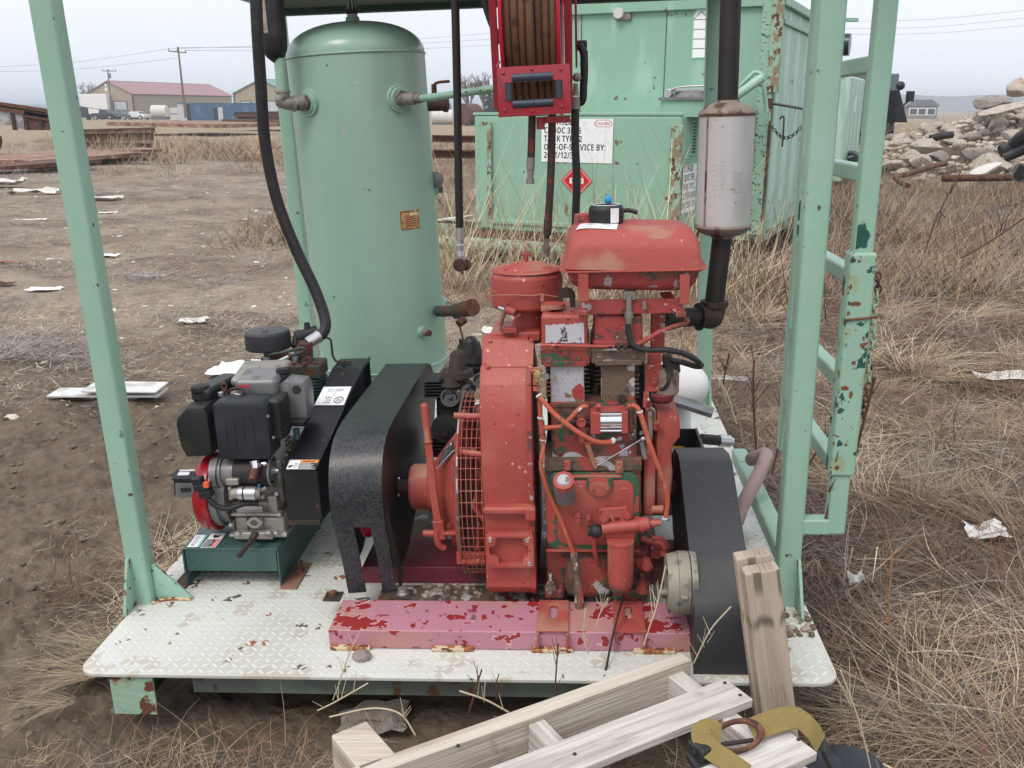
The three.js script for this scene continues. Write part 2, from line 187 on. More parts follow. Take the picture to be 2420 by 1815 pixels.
M.deck = std(paint(1024, 1.7, [0.60, 0.615, 0.575], { seed: 54, layers: [{ p: 3, s: 3, a: 0.40, b: 0.75, c: [0.43, 0.42, 0.375], k: 0.8 }, { p: 24, s: 8, o: 6, a: 0.58, b: 0.68, c: [0.40, 0.35, 0.27], k: 0.6 }, { p: 34, s: 6, o: 6, a: 0.745, b: 0.765, c: [0.13, 0.10, 0.075], f: 1 }, { p: 22, s: 12, o: 6, a: 0.80, b: 0.82, c: [0.25, 0.10, 0.045] }] }), 0.55, 0, { bumpMap: grainBump, bumpScale: 0.0008 });
M.lug = std([0.59, 0.605, 0.565], 0.55);
M.beamGrey = std(paint(256, 0.7, [0.125, 0.14, 0.125], { seed: 55, layers: [{ p: 5, s: 3, a: 0.5, b: 0.62, c: [0.15, 0.20, 0.155] }, { p: 14, s: 7, o: 6, a: 0.62, b: 0.66, c: [0.11, 0.055, 0.03] }] }), 0.75);
M.roof = std(paint(256, 0.8, [0.045, 0.10, 0.075], { seed: 56, layers: [{ p: 5, s: 3, a: 0.5, b: 0.7, c: [0.03, 0.055, 0.045] }] }), 0.6);
M.screen = std([0.02, 0.02, 0.022], 0.5);
M.whiteTank = std(paint(256, 1.0, [0.62, 0.60, 0.56], { seed: 57, layers: [{ p: 6, s: 3, a: 0.5, b: 0.7, c: [0.5, 0.47, 0.42] }] }), 0.6);
M.strap = std(paint(256, 0.06, [0.27, 0.20, 0.065], { seed: 58, layers: [{ p: 30, s: 3, a: 0.4, b: 0.7, c: [0.22, 0.16, 0.06] }] }), 0.9, 0, { bumpMap: tex(128, 0.02, (u, v) => { const w = 0.5 + 0.25 * Math.sin(u * 50.27) + 0.25 * Math.sin(v * 50.27); return [w, w, w]; }, true), bumpScale: 0.0008 });
// weathered softwood: grain runs along the first coordinate
function woodTex(seed, base, dark, pale, marks) {
  return tex(1024, 0.8, (u, v) => {
    const w = (vnoise(u * 4, v * 3 + seed, 4, 0) - 0.5) * 0.05, k = (v + w) * 30 + seed * 1.7, ring = vnoise(k, u * 2, 0, 2), fine = vnoise(u * 10, v * 420 + seed, 10, 0), med = vnoise(u * 6, v * 110 + seed * 2, 6, 0);
    let c = mixc(pale, base, ss(0.25, 0.8, 0.6 * ring + 0.4 * med)); c = c.map((x) => x * (0.86 + 0.16 * fine + 0.10 * (fbm(u, v, 6, 4, seed) - 0.5)));
    c = mixc(c, dark, 0.55 * ss(0.74, 0.86, 0.55 * ring + 0.45 * fine)); c = mixc(c, dark, 0.5 * ss(0.70, 0.80, fbm(u, v, 5, 5, seed + 3)));
    return marks ? marks(u, v, c) : c;
  });
}
const woodBump = tex(512, 0.5, (u, v) => { const n = vnoise(u * 6, v * 140, 6, 140); return [n, n, n]; }, true);
M.wood = std(woodTex(1, [0.44, 0.395, 0.355], [0.15, 0.12, 0.10], [0.66, 0.63, 0.59]), 0.85, 0, { bumpMap: woodBump, bumpScale: 0.001 });
M.woodTan = std(woodTex(5, [0.45, 0.385, 0.315], [0.13, 0.09, 0.06], [0.60, 0.54, 0.46]), 0.85, 0, { bumpMap: woodBump, bumpScale: 0.001 });
// the upright timber carries a dark band and short runs of dark stain (u up the timber)
M.woodPost = std(woodTex(9, [0.37, 0.30, 0.235], [0.10, 0.07, 0.05], [0.45, 0.375, 0.30], (u, v, c) => { const k = vnoise(v * 90, 3, 0, 0), a = ss(0.025, 0.0, Math.abs(u * 0.8 - 0.265 - 0.03 * (k - 0.5))) * ss(0.2, 0.6, k), b = (k > 0.72 ? 1 : 0) * ss(0.06, 0.02, Math.abs(u * 0.8 - 0.37 - 0.05 * (vnoise(v * 30, 9) - 0.5))); return mixc(c, [0.05, 0.034, 0.026], Math.max(0.75 * a, 0.7 * b)); }), 0.85, 0, { bumpMap: woodBump, bumpScale: 0.0005 });
M.woodEnd = std(paint(256, 0.1, [0.33, 0.26, 0.20], { seed: 60, layers: [{ p: 8, s: 3, a: 0.5, b: 0.7, c: [0.22, 0.15, 0.10] }] }), 0.95);
M.rock = std(paint(256, 0.8, [0.47, 0.41, 0.345], { seed: 61, layers: [{ p: 6, s: 3, a: 0.45, b: 0.7, c: [0.34, 0.285, 0.23] }, { p: 12, s: 8, a: 0.6, b: 0.7, c: [0.56, 0.51, 0.45] }] }), 0.95, 0, { bumpMap: grainBump, bumpScale: 0.006 });
M.rockDark = std(paint(256, 0.8, [0.30, 0.265, 0.235], { seed: 62, layers: [{ p: 6, s: 3, a: 0.45, b: 0.7, c: [0.2, 0.165, 0.14] }] }), 0.95, 0, { bumpMap: grainBump, bumpScale: 0.006 });
M.tarp = std([0.012, 0.012, 0.014], 0.5);
M.litter = std([0.72, 0.72, 0.70], 0.8);
M.siding = std([0.33, 0.28, 0.19], 0.7);
M.roofPink = std([0.30, 0.155, 0.165], 0.6); M.roofTeal = std([0.14, 0.27, 0.25], 0.6);
M.doorGrey = std([0.48, 0.50, 0.54], 0.6); M.trim = std([0.10, 0.07, 0.06], 0.7);
M.blueBox = std(paint(256, 8, [0.05, 0.12, 0.22], { seed: 63, layers: [{ p: 8, s: 3, a: 0.5, b: 0.7, c: [0.09, 0.18, 0.27] }] }), 0.7);
M.pole = std([0.16, 0.125, 0.10], 0.9);
M.carDark = std([0.02, 0.025, 0.03], 0.3); M.carWhite = std([0.62, 0.64, 0.66], 0.35); M.carGrey = std([0.12, 0.13, 0.14], 0.3); M.glassDark = std([0.06, 0.08, 0.10], 0.08); M.tyre = std([0.012, 0.012, 0.012], 0.9);
M.greySteel = std(paint(256, 3, [0.13, 0.16, 0.185], { seed: 64 }), 0.6);
M.silverSheet = std(paint(256, 1.5, [0.45, 0.45, 0.47], { seed: 65, layers: [{ p: 4, s: 3, a: 0.5, b: 0.6, c: [0.28, 0.25, 0.235] }] }), 0.5, 0.4);
M.twig = std([0.17, 0.135, 0.11], 0.95); M.twigPale = std([0.50, 0.43, 0.30], 0.9); M.twigRed = std([0.115, 0.048, 0.034], 0.9);
// printed labels: a canvas drawn flat
function print(w, h, draw, rough = 0.55) { const c = document.createElement('canvas'); c.width = w; c.height = h; const x = c.getContext('2d'); draw(x, w, h); const t = new THREE.CanvasTexture(c); t.colorSpace = THREE.SRGBColorSpace; return new THREE.MeshStandardMaterial({ map: t, roughness: rough }); }
// a sheet between four corners (top left, top right, bottom right, bottom left), slightly thick
function sheet(name, q, mat, parent, n = 0.0012, warp = null) {
  const [a, b, c, d] = q.map(v3), nr = b.clone().sub(a).cross(d.clone().sub(a)).normalize().multiplyScalar(-n), P = [], U = [];
  const N = warp ? 10 : 4, pt = (s, t) => { const p = a.clone().lerp(b, s).lerp(d.clone().lerp(c, s), t); return warp ? v3(warp(p.toArray())) : p.add(nr); };
  for (let i = 0; i < N; i++) for (let j = 0; j < N; j++) for (const [s, t] of [[i, j], [i, j + 1], [i + 1, j + 1], [i, j], [i + 1, j + 1], [i + 1, j]]) { P.push(...pt(s / N, t / N).toArray()); U.push(s / N, 1 - t / N); }
  const g = new THREE.BufferGeometry(); g.setAttribute('position', new THREE.Float32BufferAttribute(P, 3)); g.setAttribute('uv', new THREE.Float32BufferAttribute(U, 2)); g.computeVertexNormals();
  const m = new THREE.Mesh(g, mat); m.name = name; m.castShadow = m.receiveShadow = true; parent.add(m); return m;
}
// ---------- ground, far field and horizon ----------
function groundH(x, d) {
  const near = ss(16, 5, d), L = ss(0.3, -0.9, x) * ss(9, 3, d);
  let h = (fbm(x * 0.13 + 7, d * 0.13 + 3, 4, 4, 2) - 0.5) * 0.16 * ss(1.2, 5, d) * ss(400, 20, d);
  h += (vnoise(x * 5 + 90, d * 5 + 40) - 0.5) * 0.05 * L + (vnoise(x * 11 + 20, d * 14 + 60) - 0.5) * 0.045 * L + 0.030 * L * (0.5 - Math.abs(vnoise(x * 17 + 50, d * 24) - 0.5) * 2) + (vnoise(x * 38 + 50, d * 44) - 0.5) * 0.020 * L;
  h += (vnoise(x * 1.3 + 3, d * 2.2 + 8) - 0.5) * 0.10 * ss(-0.6, -1.6, x) * ss(4, 6, d) * ss(30, 14, d) + (vnoise(x * 6 + 3, d * 6 + 8) - 0.5) * 0.03 * ss(0.5, -0.5, x) * ss(30, 12, d);
  h += (vnoise(x * 3, d * 3) - 0.5) * 0.03 * near;
  const px = Math.abs(x + 0.05) - 0.95, pd = Math.abs(d - 3.3) - 1.2; if (px < 0.15 && pd < 0.15) h = Math.min(h, 0.0) - 0.03 * ss(0.15, 0, Math.max(px, pd));
  h += 1.95 * Math.pow(Math.max(0, 1 - Math.hypot((x - 14.2) / 6.2, (d - 25.5) / 5.0)), 0.85);
  if (d < 2.05 && x < 0.2) h += 0.012;
  return h;
}
{
  const line = (a, b, c, step, grow, far) => { const s = []; for (let v = a; v <= b; v += step) s.push(v); let k = step, v = s[s.length - 1]; while (v < far) { k *= grow; v += k; s.push(v); } return s; };
  const pos = line(0, 3.6, 0, 0.05, 1.075, 1600), neg = line(0, 3.2, 0, 0.021, 1.06, 1600), xs = [...neg.slice(1).map((v) => -v).reverse(), ...pos], ds = line(1.2, 4.8, 0, 0.021, 1.035, 2600); ds.unshift(-4, 0, 0.6);
  const nx = xs.length, nd = ds.length, P = new Float32Array(nx * nd * 3), Cc = new Float32Array(nx * nd * 3), U = new Float32Array(nx * nd * 2), I = [];
  const MUD = [0.135, 0.102, 0.072], DRY = [0.285, 0.230, 0.175], THATCH = [0.115, 0.085, 0.064], TAN = [0.33, 0.255, 0.165], SAGE = [0.265, 0.225, 0.19], BROWN = [0.22, 0.16, 0.125], MUDL = [0.20, 0.155, 0.112];
  for (let j = 0; j < nd; j++) for (let i = 0; i < nx; i++) {
    const x = xs[i], d = ds[j], k = j * nx + i, h = groundH(x, d);
    P[k * 3] = x; P[k * 3 + 1] = h; P[k * 3 + 2] = -d; U[k * 2] = x; U[k * 2 + 1] = d;
    const n1 = fbm(x * 0.06 + 3, d * 0.06 + 1, 4, 4, 1), n2 = fbm(x * 0.25 + 9, d * 0.25, 4, 4, 6), n3 = vnoise(x * 9, d * 9);
    let c = mixc(DRY, MUDL, ss(0.4, 0.6, n2)); c = mixc(c, SAGE, ss(0.5, 0.62, n1) * 0.8); c = mixc(c, BROWN, ss(0.58, 0.7, n2) * 0.6);
    c = mixc(c, MUD, ss(7.0, 4.2, d + 0.9 * (n2 - 0.5) + 0.25 * x));
    c = mixc(c, MUDL, ss(0.45, 0.75, n3) * 0.35 * ss(6, 3, d));
    c = mixc(c, THATCH, ss(0.75, 1.4, x + 0.2 * (n2 - 0.5)) * ss(60, 20, d));
    c = mixc(c, TAN, ss(28, 60, d + 10 * (n1 - 0.5)));
    Cc.set(c, k * 3);
  }
  for (let j = 0; j < nd - 1; j++) for (let i = 0; i < nx - 1; i++) { const a = j * nx + i; I.push(a, a + 1, a + nx, a + 1, a + nx + 1, a + nx); }
  const g = new THREE.BufferGeometry(); g.setAttribute('position', new THREE.BufferAttribute(P, 3)); g.setAttribute('color', new THREE.BufferAttribute(Cc, 3)); g.setAttribute('uv', new THREE.BufferAttribute(U, 2)); g.setIndex(I); g.computeVertexNormals();
  const soil = tex(1024, 1.9, (u, v) => { const n = fbm(u, v, 10, 6, 3), s = fbm(u, v, 70, 3, 7), st = ss(0.70, 0.78, fbm(u, v * 0.5, 60, 3, 12)); const m = 0.46 + 0.72 * n + 0.62 * (s - 0.5); return mixc([m, m * 0.985, m * 0.96], [1.25, 1.18, 1.05], st * 0.75); });
  const sb = tex(1024, 1.9, (u, v) => { const n = fbm(u, v, 12, 6, 3), s = fbm(u, v, 60, 3, 9); const w = 0.6 * n + 0.4 * s; return [w, w, w]; }, true);
  const m = new THREE.Mesh(g, new THREE.MeshStandardMaterial({ map: soil, vertexColors: true, roughness: 0.97, bumpMap: sb, bumpScale: 0.032 })); m.name = 'ground'; m.receiveShadow = m.castShadow = true; tag(m, 'muddy yard ground turning to dry grassland', 'ground', null, 'structure'); scene.add(m);
}
{ // blue ridge on the horizon
  const P = [], I = []; const n = 160; for (let i = 0; i <= n; i++) { const a = -0.85 + 1.7 * i / n, r = 1500, x = r * Math.sin(a), z = -r * Math.cos(a); const hh = (x > 150 ? 17 : 8) + 13 * fbm(i / n * 3, 0.3, 8, 4, 3) * (x > 150 ? 1 : 0.5); P.push(x, -5, z, x * 1.0, hh, z, x * 1.12, -5, z * 1.12); if (i) { const k = (i - 1) * 3; I.push(k, k + 3, k + 1, k + 1, k + 3, k + 4, k + 1, k + 4, k + 2, k + 2, k + 4, k + 5); } }
  const g = new THREE.BufferGeometry(); g.setAttribute('position', new THREE.Float32BufferAttribute(P, 3)); g.setIndex(I); g.computeVertexNormals(); const m = obj('hills', g, std([0.19, 0.155, 0.11], 1)); tag(m, 'low blue hills on the far horizon', 'hills', null, 'structure');
}
// steel shed with gable front
function shed(name, label, FL, W, D, ang, eave, ridge, mats, extra) {
  const t = inWorld(name, label, 'building'); t.position.set(FL[0], 0, FL[2]); t.rotation.y = ang;
  obj('wall', ext([[0, 0], [W, 0], [W, eave], [W / 2, ridge - 0.1], [0, eave]], D, [0, 0, -D]), mats[0], t);
  const sl = Math.atan2(ridge - eave, W / 2), L = Math.hypot(ridge - eave, W / 2) + 0.5;
  for (const s of [-1, 1]) obj('roof', B(L, 0.15, D + 0.6, [W / 2 + s * (W / 4 + 0.1), (eave + ridge) / 2 + 0.05, -D / 2], 0, [0, 0, -s * sl * 180 / Math.PI]), mats[1], t);
  for (const x of [W + 0.02, -0.02]) obj('corner_trim', B(0.25, eave, 0.25, [x, eave / 2, 0.02]), M.trim, t);
  for (let i = 1; i < 24; i++) obj('wall_rib', B(0.06, eave, 0.08, [W, eave / 2, -D * i / 24]), mats[0], t);
  extra(t); return t;
}
shed('steel_shed', 'beige steel shed with pink roof and two white doors, left of the tall utility pole', [-89.6, 0, -205], 12.6, 31, rad(-23), 5.0, 7.5, [M.siding, M.roofPink], (t) => {
  for (const [x, w] of [[2.1, 2.9], [7.4, 3.4]]) { const d = sub('door', t); obj('door_panel', B(w, 3.5, 0.1, [x + w / 2, 1.75, 0.05]), M.doorGrey, d); for (let i = 1; i < 5; i++) obj('door_rib', B(w, 0.05, 0.04, [x + w / 2, i * 0.7, 0.11]), M.doorGrey, d); obj('door_frame', [B(0.15, 3.6, 0.14, [x - 0.08, 1.8, 0.07]), B(0.15, 3.6, 0.14, [x + w + 0.08, 1.8, 0.07]), B(w + 0.3, 0.15, 0.14, [x + w / 2, 3.58, 0.07])], M.trim, d); }
  const sg = print(96, 112, (x, w, h) => { x.fillStyle = '#e9eef2'; x.fillRect(0, 0, w, h); x.fillStyle = '#3f86c4'; x.beginPath(); x.moveTo(20, 70); x.quadraticCurveTo(30, 20, 66, 26); x.quadraticCurveTo(84, 44, 70, 88); x.quadraticCurveTo(58, 50, 20, 70); x.fill(); });
  obj('sign_board', B(1.5, 1.9, 0.06, [5.9, 3.7, 0.06]), M.white, t); sheet('sign_print', [[5.15, 4.65, 0.1], [6.65, 4.65, 0.1], [6.65, 2.75, 0.1], [5.15, 2.75, 0.1]], sg, t, 0.02);
  obj('star', ext(Array.from({ length: 10 }, (_, i) => { const a = i * 0.628 + 0.3, r = i % 2 ? 0.22 : 0.62; return [5.7 + r * Math.cos(a), 5.9 + r * Math.sin(a)]; }), 0.06, [0, 0, 0.02]), M.white, t);
  obj('vent', C(0.28, 0.28, 0.1, [5.7, 6.8, 0.04], 'z', 16), M.white, t);
});
shed('steel_shed', 'beige steel shed with teal roof behind the air tank', [-54.2, 0, -190], 13, 34, rad(-23), 4.9, 7.4, [M.siding, M.roofTeal], (t) => {
  for (const [x, w] of [[1.6, 2.2], [7.6, 2.6]]) { const d = sub('door', t); obj('door_panel', B(w, 3.4, 0.1, [x + w / 2, 1.7, 0.05]), M.doorGrey, d); obj('door_frame', [B(0.15, 3.5, 0.14, [x - 0.08, 1.75, 0.07]), B(0.15, 3.5, 0.14, [x + w + 0.08, 1.75, 0.07]), B(w + 0.3, 0.15, 0.14, [x + w / 2, 3.5, 0.07])], M.trim, d); }
  const sg = print(128, 64, (x, w, h) => { x.fillStyle = '#eef0f2'; x.fillRect(0, 0, w, h); x.fillStyle = '#33373c'; x.font = 'bold 40px sans-serif'; x.fillText('LEAR', 12, 46); }); obj('sign_board', B(1.9, 0.95, 0.06, [5.7, 2.6, 0.06]), M.white, t); sheet('sign_print', [[4.8, 3.05, 0.1], [6.6, 3.05, 0.1], [6.6, 2.15, 0.1], [4.8, 2.15, 0.1]], sg, t, 0.02);
  obj('wall_lamp', new THREE.SphereGeometry(0.35, 14, 10).translate(6.2, 5.5, 0.2), M.white, t);
});
{
  const t = inWorld('storage_container', 'faded blue storage container with a grey open end, in front of the sheds', 'container');
  const a = [-55.195, 0.539, -160], b = [-42.536, 0.587, -160], y0 = 0.1, H = 2.7, W = b[0] - a[0];
  obj('body', B(W * 0.83, H, 2.5, [a[0] + W * 0.17 + W * 0.415, y0 + H / 2, -161.3]), M.blueBox, t); obj('open_end', B(W * 0.11, H, 2.4, [a[0] + W * 0.055, y0 + H / 2, -161.3]), M.doorGrey, t); obj('doorway', B(W * 0.055, H * 0.88, 2.3, [a[0] + W * 0.142, y0 + H * 0.44, -161.4]), M.blackSide, t);
  for (let i = 0; i < 26; i++) obj('rib', B(0.12, H - 0.2, 0.08, [a[0] + W * (0.19 + 0.8 * i / 26), y0 + H / 2, -160.02]), M.blueBox, t); obj('top_rail', B(W, 0.15, 2.6, [a[0] + W / 2, y0 + H + 0.05, -161.3]), M.blueBox, t); obj('door_gap', B(1.3, H * 0.75, 0.1, [a[0] + W * 0.52, y0 + H * 0.4, -160.0]), M.blackSide, t); obj('door_leaf', B(0.8, H * 0.75, 0.12, [a[0] + W * 0.56, y0 + H * 0.4, -159.9]), M.doorGrey, t);
}
function car(name, label, x, d, L, H, body, ang, kind, group) {
  const t = inWorld(name, label, kind, group); t.position.set(x, 0.05, -d); t.rotation.y = ang;
  if (kind === 'pickup truck') { obj('body', [side([[0, 0.5], [0, 1.05], [0.15, 1.15], [1.35, 1.2], [2.0, 1.85], [3.3, 1.88], [3.55, 1.2], [L, 1.18], [L, 0.5]], -0.95, 0.95, 0.06)], body, t); obj('window', [B(0.02, 0.45, 1.4, [0.96, 1.5, -2.6]), B(1.6, 0.5, 0.04, [0, 1.55, -1.68], 0, [-40, 0, 0])], M.glassDark, t); }
  else { obj('body', side([[0, 0.4], [0, 0.9], [1.0, 1.0], [1.7, 1.5], [3.3, 1.5], [4.1, 1.0], [L, 0.95], [L, 0.4]], -0.85, 0.85, 0.06), body, t); obj('window', [B(0.02, 0.4, 2.0, [0.87, 1.22, -2.5]), B(1.5, 0.5, 0.04, [0, 1.25, -1.3], 0, [-50, 0, 0])], M.glassDark, t); }
  for (const [wx, wz] of [[0.85, -0.9], [-0.85, -0.9], [0.85, -(L - 1.0)], [-0.85, -(L - 1.0)]]) { const w = sub('wheel', t); obj('tyre', C(0.4, 0.4, 0.25, [wx, 0.4, wz], 'x', 20), M.tyre, w); obj('rim', C(0.24, 0.24, 0.27, [wx, 0.4, wz], 'x', 16), M.alu, w); }
  obj('headlight', [B(0.35, 0.15, 0.05, [0.65, 0.95, 0.0])], M.white, t); obj('headlight', [B(0.35, 0.15, 0.05, [-0.65, 0.95, 0.0])], M.white, t); return t;
}
car('pickup_truck', 'dark pickup truck parked beneath the left shed door', [-75.526, 0.373, -185][0], 185, 5.4, 1.9, M.carDark, rad(68), 'pickup truck'); car('pickup_truck', 'dark pickup truck between the dark and the white vehicles', [-72.294, 0.379, -184][0], 184, 5.0, 1.9, M.carGrey, rad(66), 'pickup truck'); car('parked_car', 'white vehicle parked under the right shed door', [-68.919, 0.386, -183][0], 183, 4.6, 1.5, M.carWhite, rad(68), 'car');
{ const t = inWorld('box_trailer', 'long white box trailer parked left of the pink-roofed shed', 'trailer'); const a = [-88.879, 0.638, -200], b = [-83.408, 0.638, -200]; obj('body', B(b[0] - a[0], 4.0, 2.5, [(a[0] + b[0]) / 2, 3.0, -201.3], 0.1), M.white, t); obj('chassis', B(b[0] - a[0] + 3, 0.5, 2.2, [(a[0] + b[0]) / 2 - 1, 0.8, -201.3]), M.carDark, t); for (const k of [0.7, 0.8]) obj('wheel', C(0.5, 0.5, 0.4, [a[0] + (b[0] - a[0]) * k, 0.5, -200], 'z', 18), M.tyre, t); }
{ const t = inWorld('flatbed_trailer', 'low dark flatbed trailer with frame left of the pickup trucks', 'trailer'); const a = [-80.881, 0.461, -180], b = [-76.752, 0.461, -180]; obj('deck', B(b[0] - a[0], 0.35, 2.3, [(a[0] + b[0]) / 2, 0.8, -181]), M.carDark, t); obj('post', [B(0.12, 1.3, 0.12, [a[0] + 4.4, 1.5, -180]), B(5, 0.1, 0.1, [a[0] + 3, 2.1, -180], 0, [0, 0, -9])], M.carDark, t); obj('cab', B(1.6, 1.9, 2, [a[0] + 0.6, 1.4, -181], 0.15), M.carDark, t); obj('wheel', [C(0.45, 0.45, 0.3, [b[0] - 2, 0.45, -180], 'z', 16)], M.tyre, t); }
{ const t = inWorld('white_tank_trailer', 'rounded white tank between the white vehicle and the blue container', 'tank'); const a = [-64.932, 0.492, -175], b = [-62.302, 0.492, -175]; obj('body', cy([a[0], 1.5, -175], [b[0], 1.5, -175], 1.15, 1.15, 24), M.whiteTank, t); obj('cradle', B(b[0] - a[0], 0.5, 1.8, [(a[0] + b[0]) / 2, 0.35, -175]), M.carGrey, t); }
{ const t = inWorld('white_crate', 'small white box beside the blue container', 'box'); const a = [-58.298, 0.556, -165], b = [-56.915, 0.556, -165]; obj('body', B(b[0] - a[0], 2.1, 2, [(a[0] + b[0]) / 2, 1.1, -166], 0.08), M.whiteTank, t); obj('panel', [B((b[0] - a[0]) * 0.9, 0.1, 0.05, [(a[0] + b[0]) / 2, 1.2, -164.95])], M.castGrey, t); }
function utilityPole(label, top, bot, cl, arm, arm2) { const t = inWorld('utility_pole', label, 'utility pole'); obj('pole', cy(bot, top, 0.17, 0.11, 12), M.pole, t); obj('crossarm', bar(cl, arm, 0.12, 0.14), M.pole, t); for (const k of [0.03, 0.5, 0.97]) obj('insulator', C(0.06, 0.08, 0.3, add(lerp(cl, arm, k), [0, 0.2, 0])), M.castGrey, t); if (arm2) obj('transformer', C(0.28, 0.28, 0.9, arm2, 'y', 14), M.castGrey, t); return t; }
utilityPole('tall leaning wooden utility pole in front of the pink-roofed shed', [-43.976, 9.745, -130], [-43.859, 0.738, -130], [-45.301, 9.213, -130], [-42.963, 8.985, -130]); utilityPole('shorter utility pole with transformer at the left end of the pink-roofed shed', [-78.332, 9.317, -190], [-78.479, 1.494, -190], [-79.397, 9.092, -190], [-76.676, 9.035, -190], [-78.113, 8.19, -190]);
{ // overhead lines
  const wires = (name, label, list, r) => { const t = inWorld(name, label, 'power line'); for (const [a, b] of list) { const m = lerp(a, b, 0.5); m[1] -= 0.5; obj('wire', T([a, m, b], r, 24, 4), M.twig, t); } };
  wires('power_line', 'thin power lines running right from the tall utility pole', [[[-45.07, 9.498, -130], [-3.348, 15.991, -190]], [[-43.95, 9.612, -130], [-3.354, 14.888, -190]], [[-42.976, 9.27, -130], [-3.36, 13.782, -190]]], 0.02);
  wires('power_line', 'thin power lines crossing the sky at the right', [[[52.532, 15.451, -160], [73.715, 15.326, -140]], [[52.646, 14.298, -160], [73.875, 14.324, -140]], [[52.726, 13.487, -160], [74.035, 13.317, -140]]], 0.02);
  wires('power_line', 'thin power lines running left from the tall utility pole', [[[-45.175, 9.46, -130], [-80.579, 8.025, -150]], [[-44.181, 8.317, -130], [-80.685, 7.359, -150]]], 0.018);
}
{ // single-storey house on the right horizon
  const t = inWorld('far_house', 'low grey house far off on the right horizon', 'house'); const a = [85.492, 0.271, -210], b = [92.135, 0.271, -210], W = b[0] - a[0];
  obj('wall', B(W, 2.7, 8, [a[0] + W / 2, 1.35, -214]), std([0.24, 0.21, 0.19], 0.8), t); obj('roof', [ext([[-0.5, 0], [W + 0.5, 0], [W - 1.5, 1.3], [1.5, 1.3]], 8.6, [a[0], 2.7, -218.3])], M.castGrey, t); for (const k of [0.22, 0.5, 0.8]) { const g = sub('window', t); obj('frame', B(1.9, 1.6, 0.1, [a[0] + W * k, 1.5, -209.96]), M.white, g); obj('pane', B(1.5, 1.2, 0.1, [a[0] + W * k, 1.5, -209.92]), M.glassDark, g); }
}
// leafless trees and shrubs on the horizon
function bareTree(label, x, d, h, seed, spread, group, mat) {
  const t = inWorld('bare_tree', label, 'tree', group), r = rng(seed); t.position.set(x, 0, -d); const tr = [], br = [], tw = [];
  const grow = (p, dir, len, rad_, lev) => { const q = add(p, dir.map((c) => c * len)); (lev < 1 ? tr : lev < 3 ? br : tw).push(cy(p, q, rad_, rad_ * 0.7, lev > 2 ? 3 : 5)); if (lev > 4) return; const n = lev < 1 ? 5 : 3; for (let i = 0; i < n; i++) { const v = new THREE.Vector3(dir[0] + (r() - 0.5) * spread, dir[1] + (r() - 0.2) * 0.5, dir[2] + (r() - 0.5) * spread).normalize().toArray(); grow(lerp(p, q, 0.5 + 0.5 * r()), v, len * (0.62 + 0.2 * r()), rad_ * 0.62, lev + 1); } };
  grow([0, 0, 0], [0.05 * (r() - 0.5), 1, 0], h * 0.3, h * 0.034, 0); obj('trunk', tr, mat || M.twig, t); obj('crown', [...br, ...tw], mat || M.twig, t); return t;
}
for (let i = 0; i < 9; i++) bareTree('leafless tree in the row left of the pink-roofed shed', [-108.84, 2.555, -240][0] + i * 2.9, 240 + (i % 3) * 4, 7.5 + (i * 7 % 4), 100 + i, 1.5, 'leafless trees behind the trailer');
bareTree('tall leafless tree seen between drop hose and hose reel, left one', [-7.571, 0.731, -170][0], 170, 9.5, 211, 1.3); bareTree('tall leafless tree beside dark conifers left of the hose reel', [-4.739, 0.756, -165][0], 165, 9.5, 212, 1.2);
function conifer(label, x, d, h, seed) { const t = inWorld('conifer_tree', label, 'tree'), r = rng(seed); t.position.set(x, 0, -d); obj('trunk', cy([0, 0, 0], [0, h, 0], 0.15, 0.04, 6), M.twig, t); const g = []; for (let i = 0; i < 130; i++) { const y = h * (0.12 + 0.86 * r()), a = r() * 6.28, R = (h - y) * 0.30 + 0.1; g.push(put(new THREE.ConeGeometry(0.16, R, 4), [Math.cos(a) * R * 0.5, y, Math.sin(a) * R * 0.5], [0, 0, 0]).translate(0, 0, 0)); const c = g[g.length - 1]; c.translate(-Math.cos(a) * R * 0.5, -y, -Math.sin(a) * R * 0.5); c.rotateZ(-1.9); c.rotateY(-a); c.translate(Math.cos(a) * R * 0.5, y, Math.sin(a) * R * 0.5); } obj('crown', g, std([0.03, 0.045, 0.035], 0.95), t); }
[[1275, 4], [1530, 6.5], [1560, 5], [1590, 4]].forEach(([px, h], i) => conifer(['little dark conifer on the horizon nearest the air tank', 'tallest dark conifer on the horizon left of the hose reel', 'dark conifer right of the tallest one, left of the hose reel', 'small dark conifer nearest the left edge of the hose reel'][i], [-7.252, 0.782, -160][0] + (px - 1400) * 160 / 2198 / 2.765, 160, h, 300 + i));
{ const t = inWorld('horizontal_tank', 'brown horizontal storage tank on the horizon behind the drop hose', 'tank'); const a = [-5.679, 1.205, -110], b = [-4.288, 1.205, -110]; obj('shell', cy([a[0], 1.25, -110], [b[0], 1.25, -112], 1.2, 1.2, 28), M.rust, t); obj('saddle', [B(0.4, 0.5, 2, [a[0] + 0.8, 0.25, -110.4]), B(0.4, 0.5, 2, [b[0] - 0.8, 0.25, -111.6])], M.rustBlack, t); }
{ const t = inWorld('horizontal_tank', 'white horizontal tanks at the horizon right of the air tank', 'tank'); const a = [-9.903, 0.804, -120], b = [-7.34, 0.804, -120]; obj('shell', cy([a[0], 0.9, -120], [b[0], 0.9, -120], 0.9, 0.9, 22), M.whiteTank, t); obj('saddle', B(b[0] - a[0], 0.3, 1.2, [(a[0] + b[0]) / 2, 0.1, -120]), M.carGrey, t); }
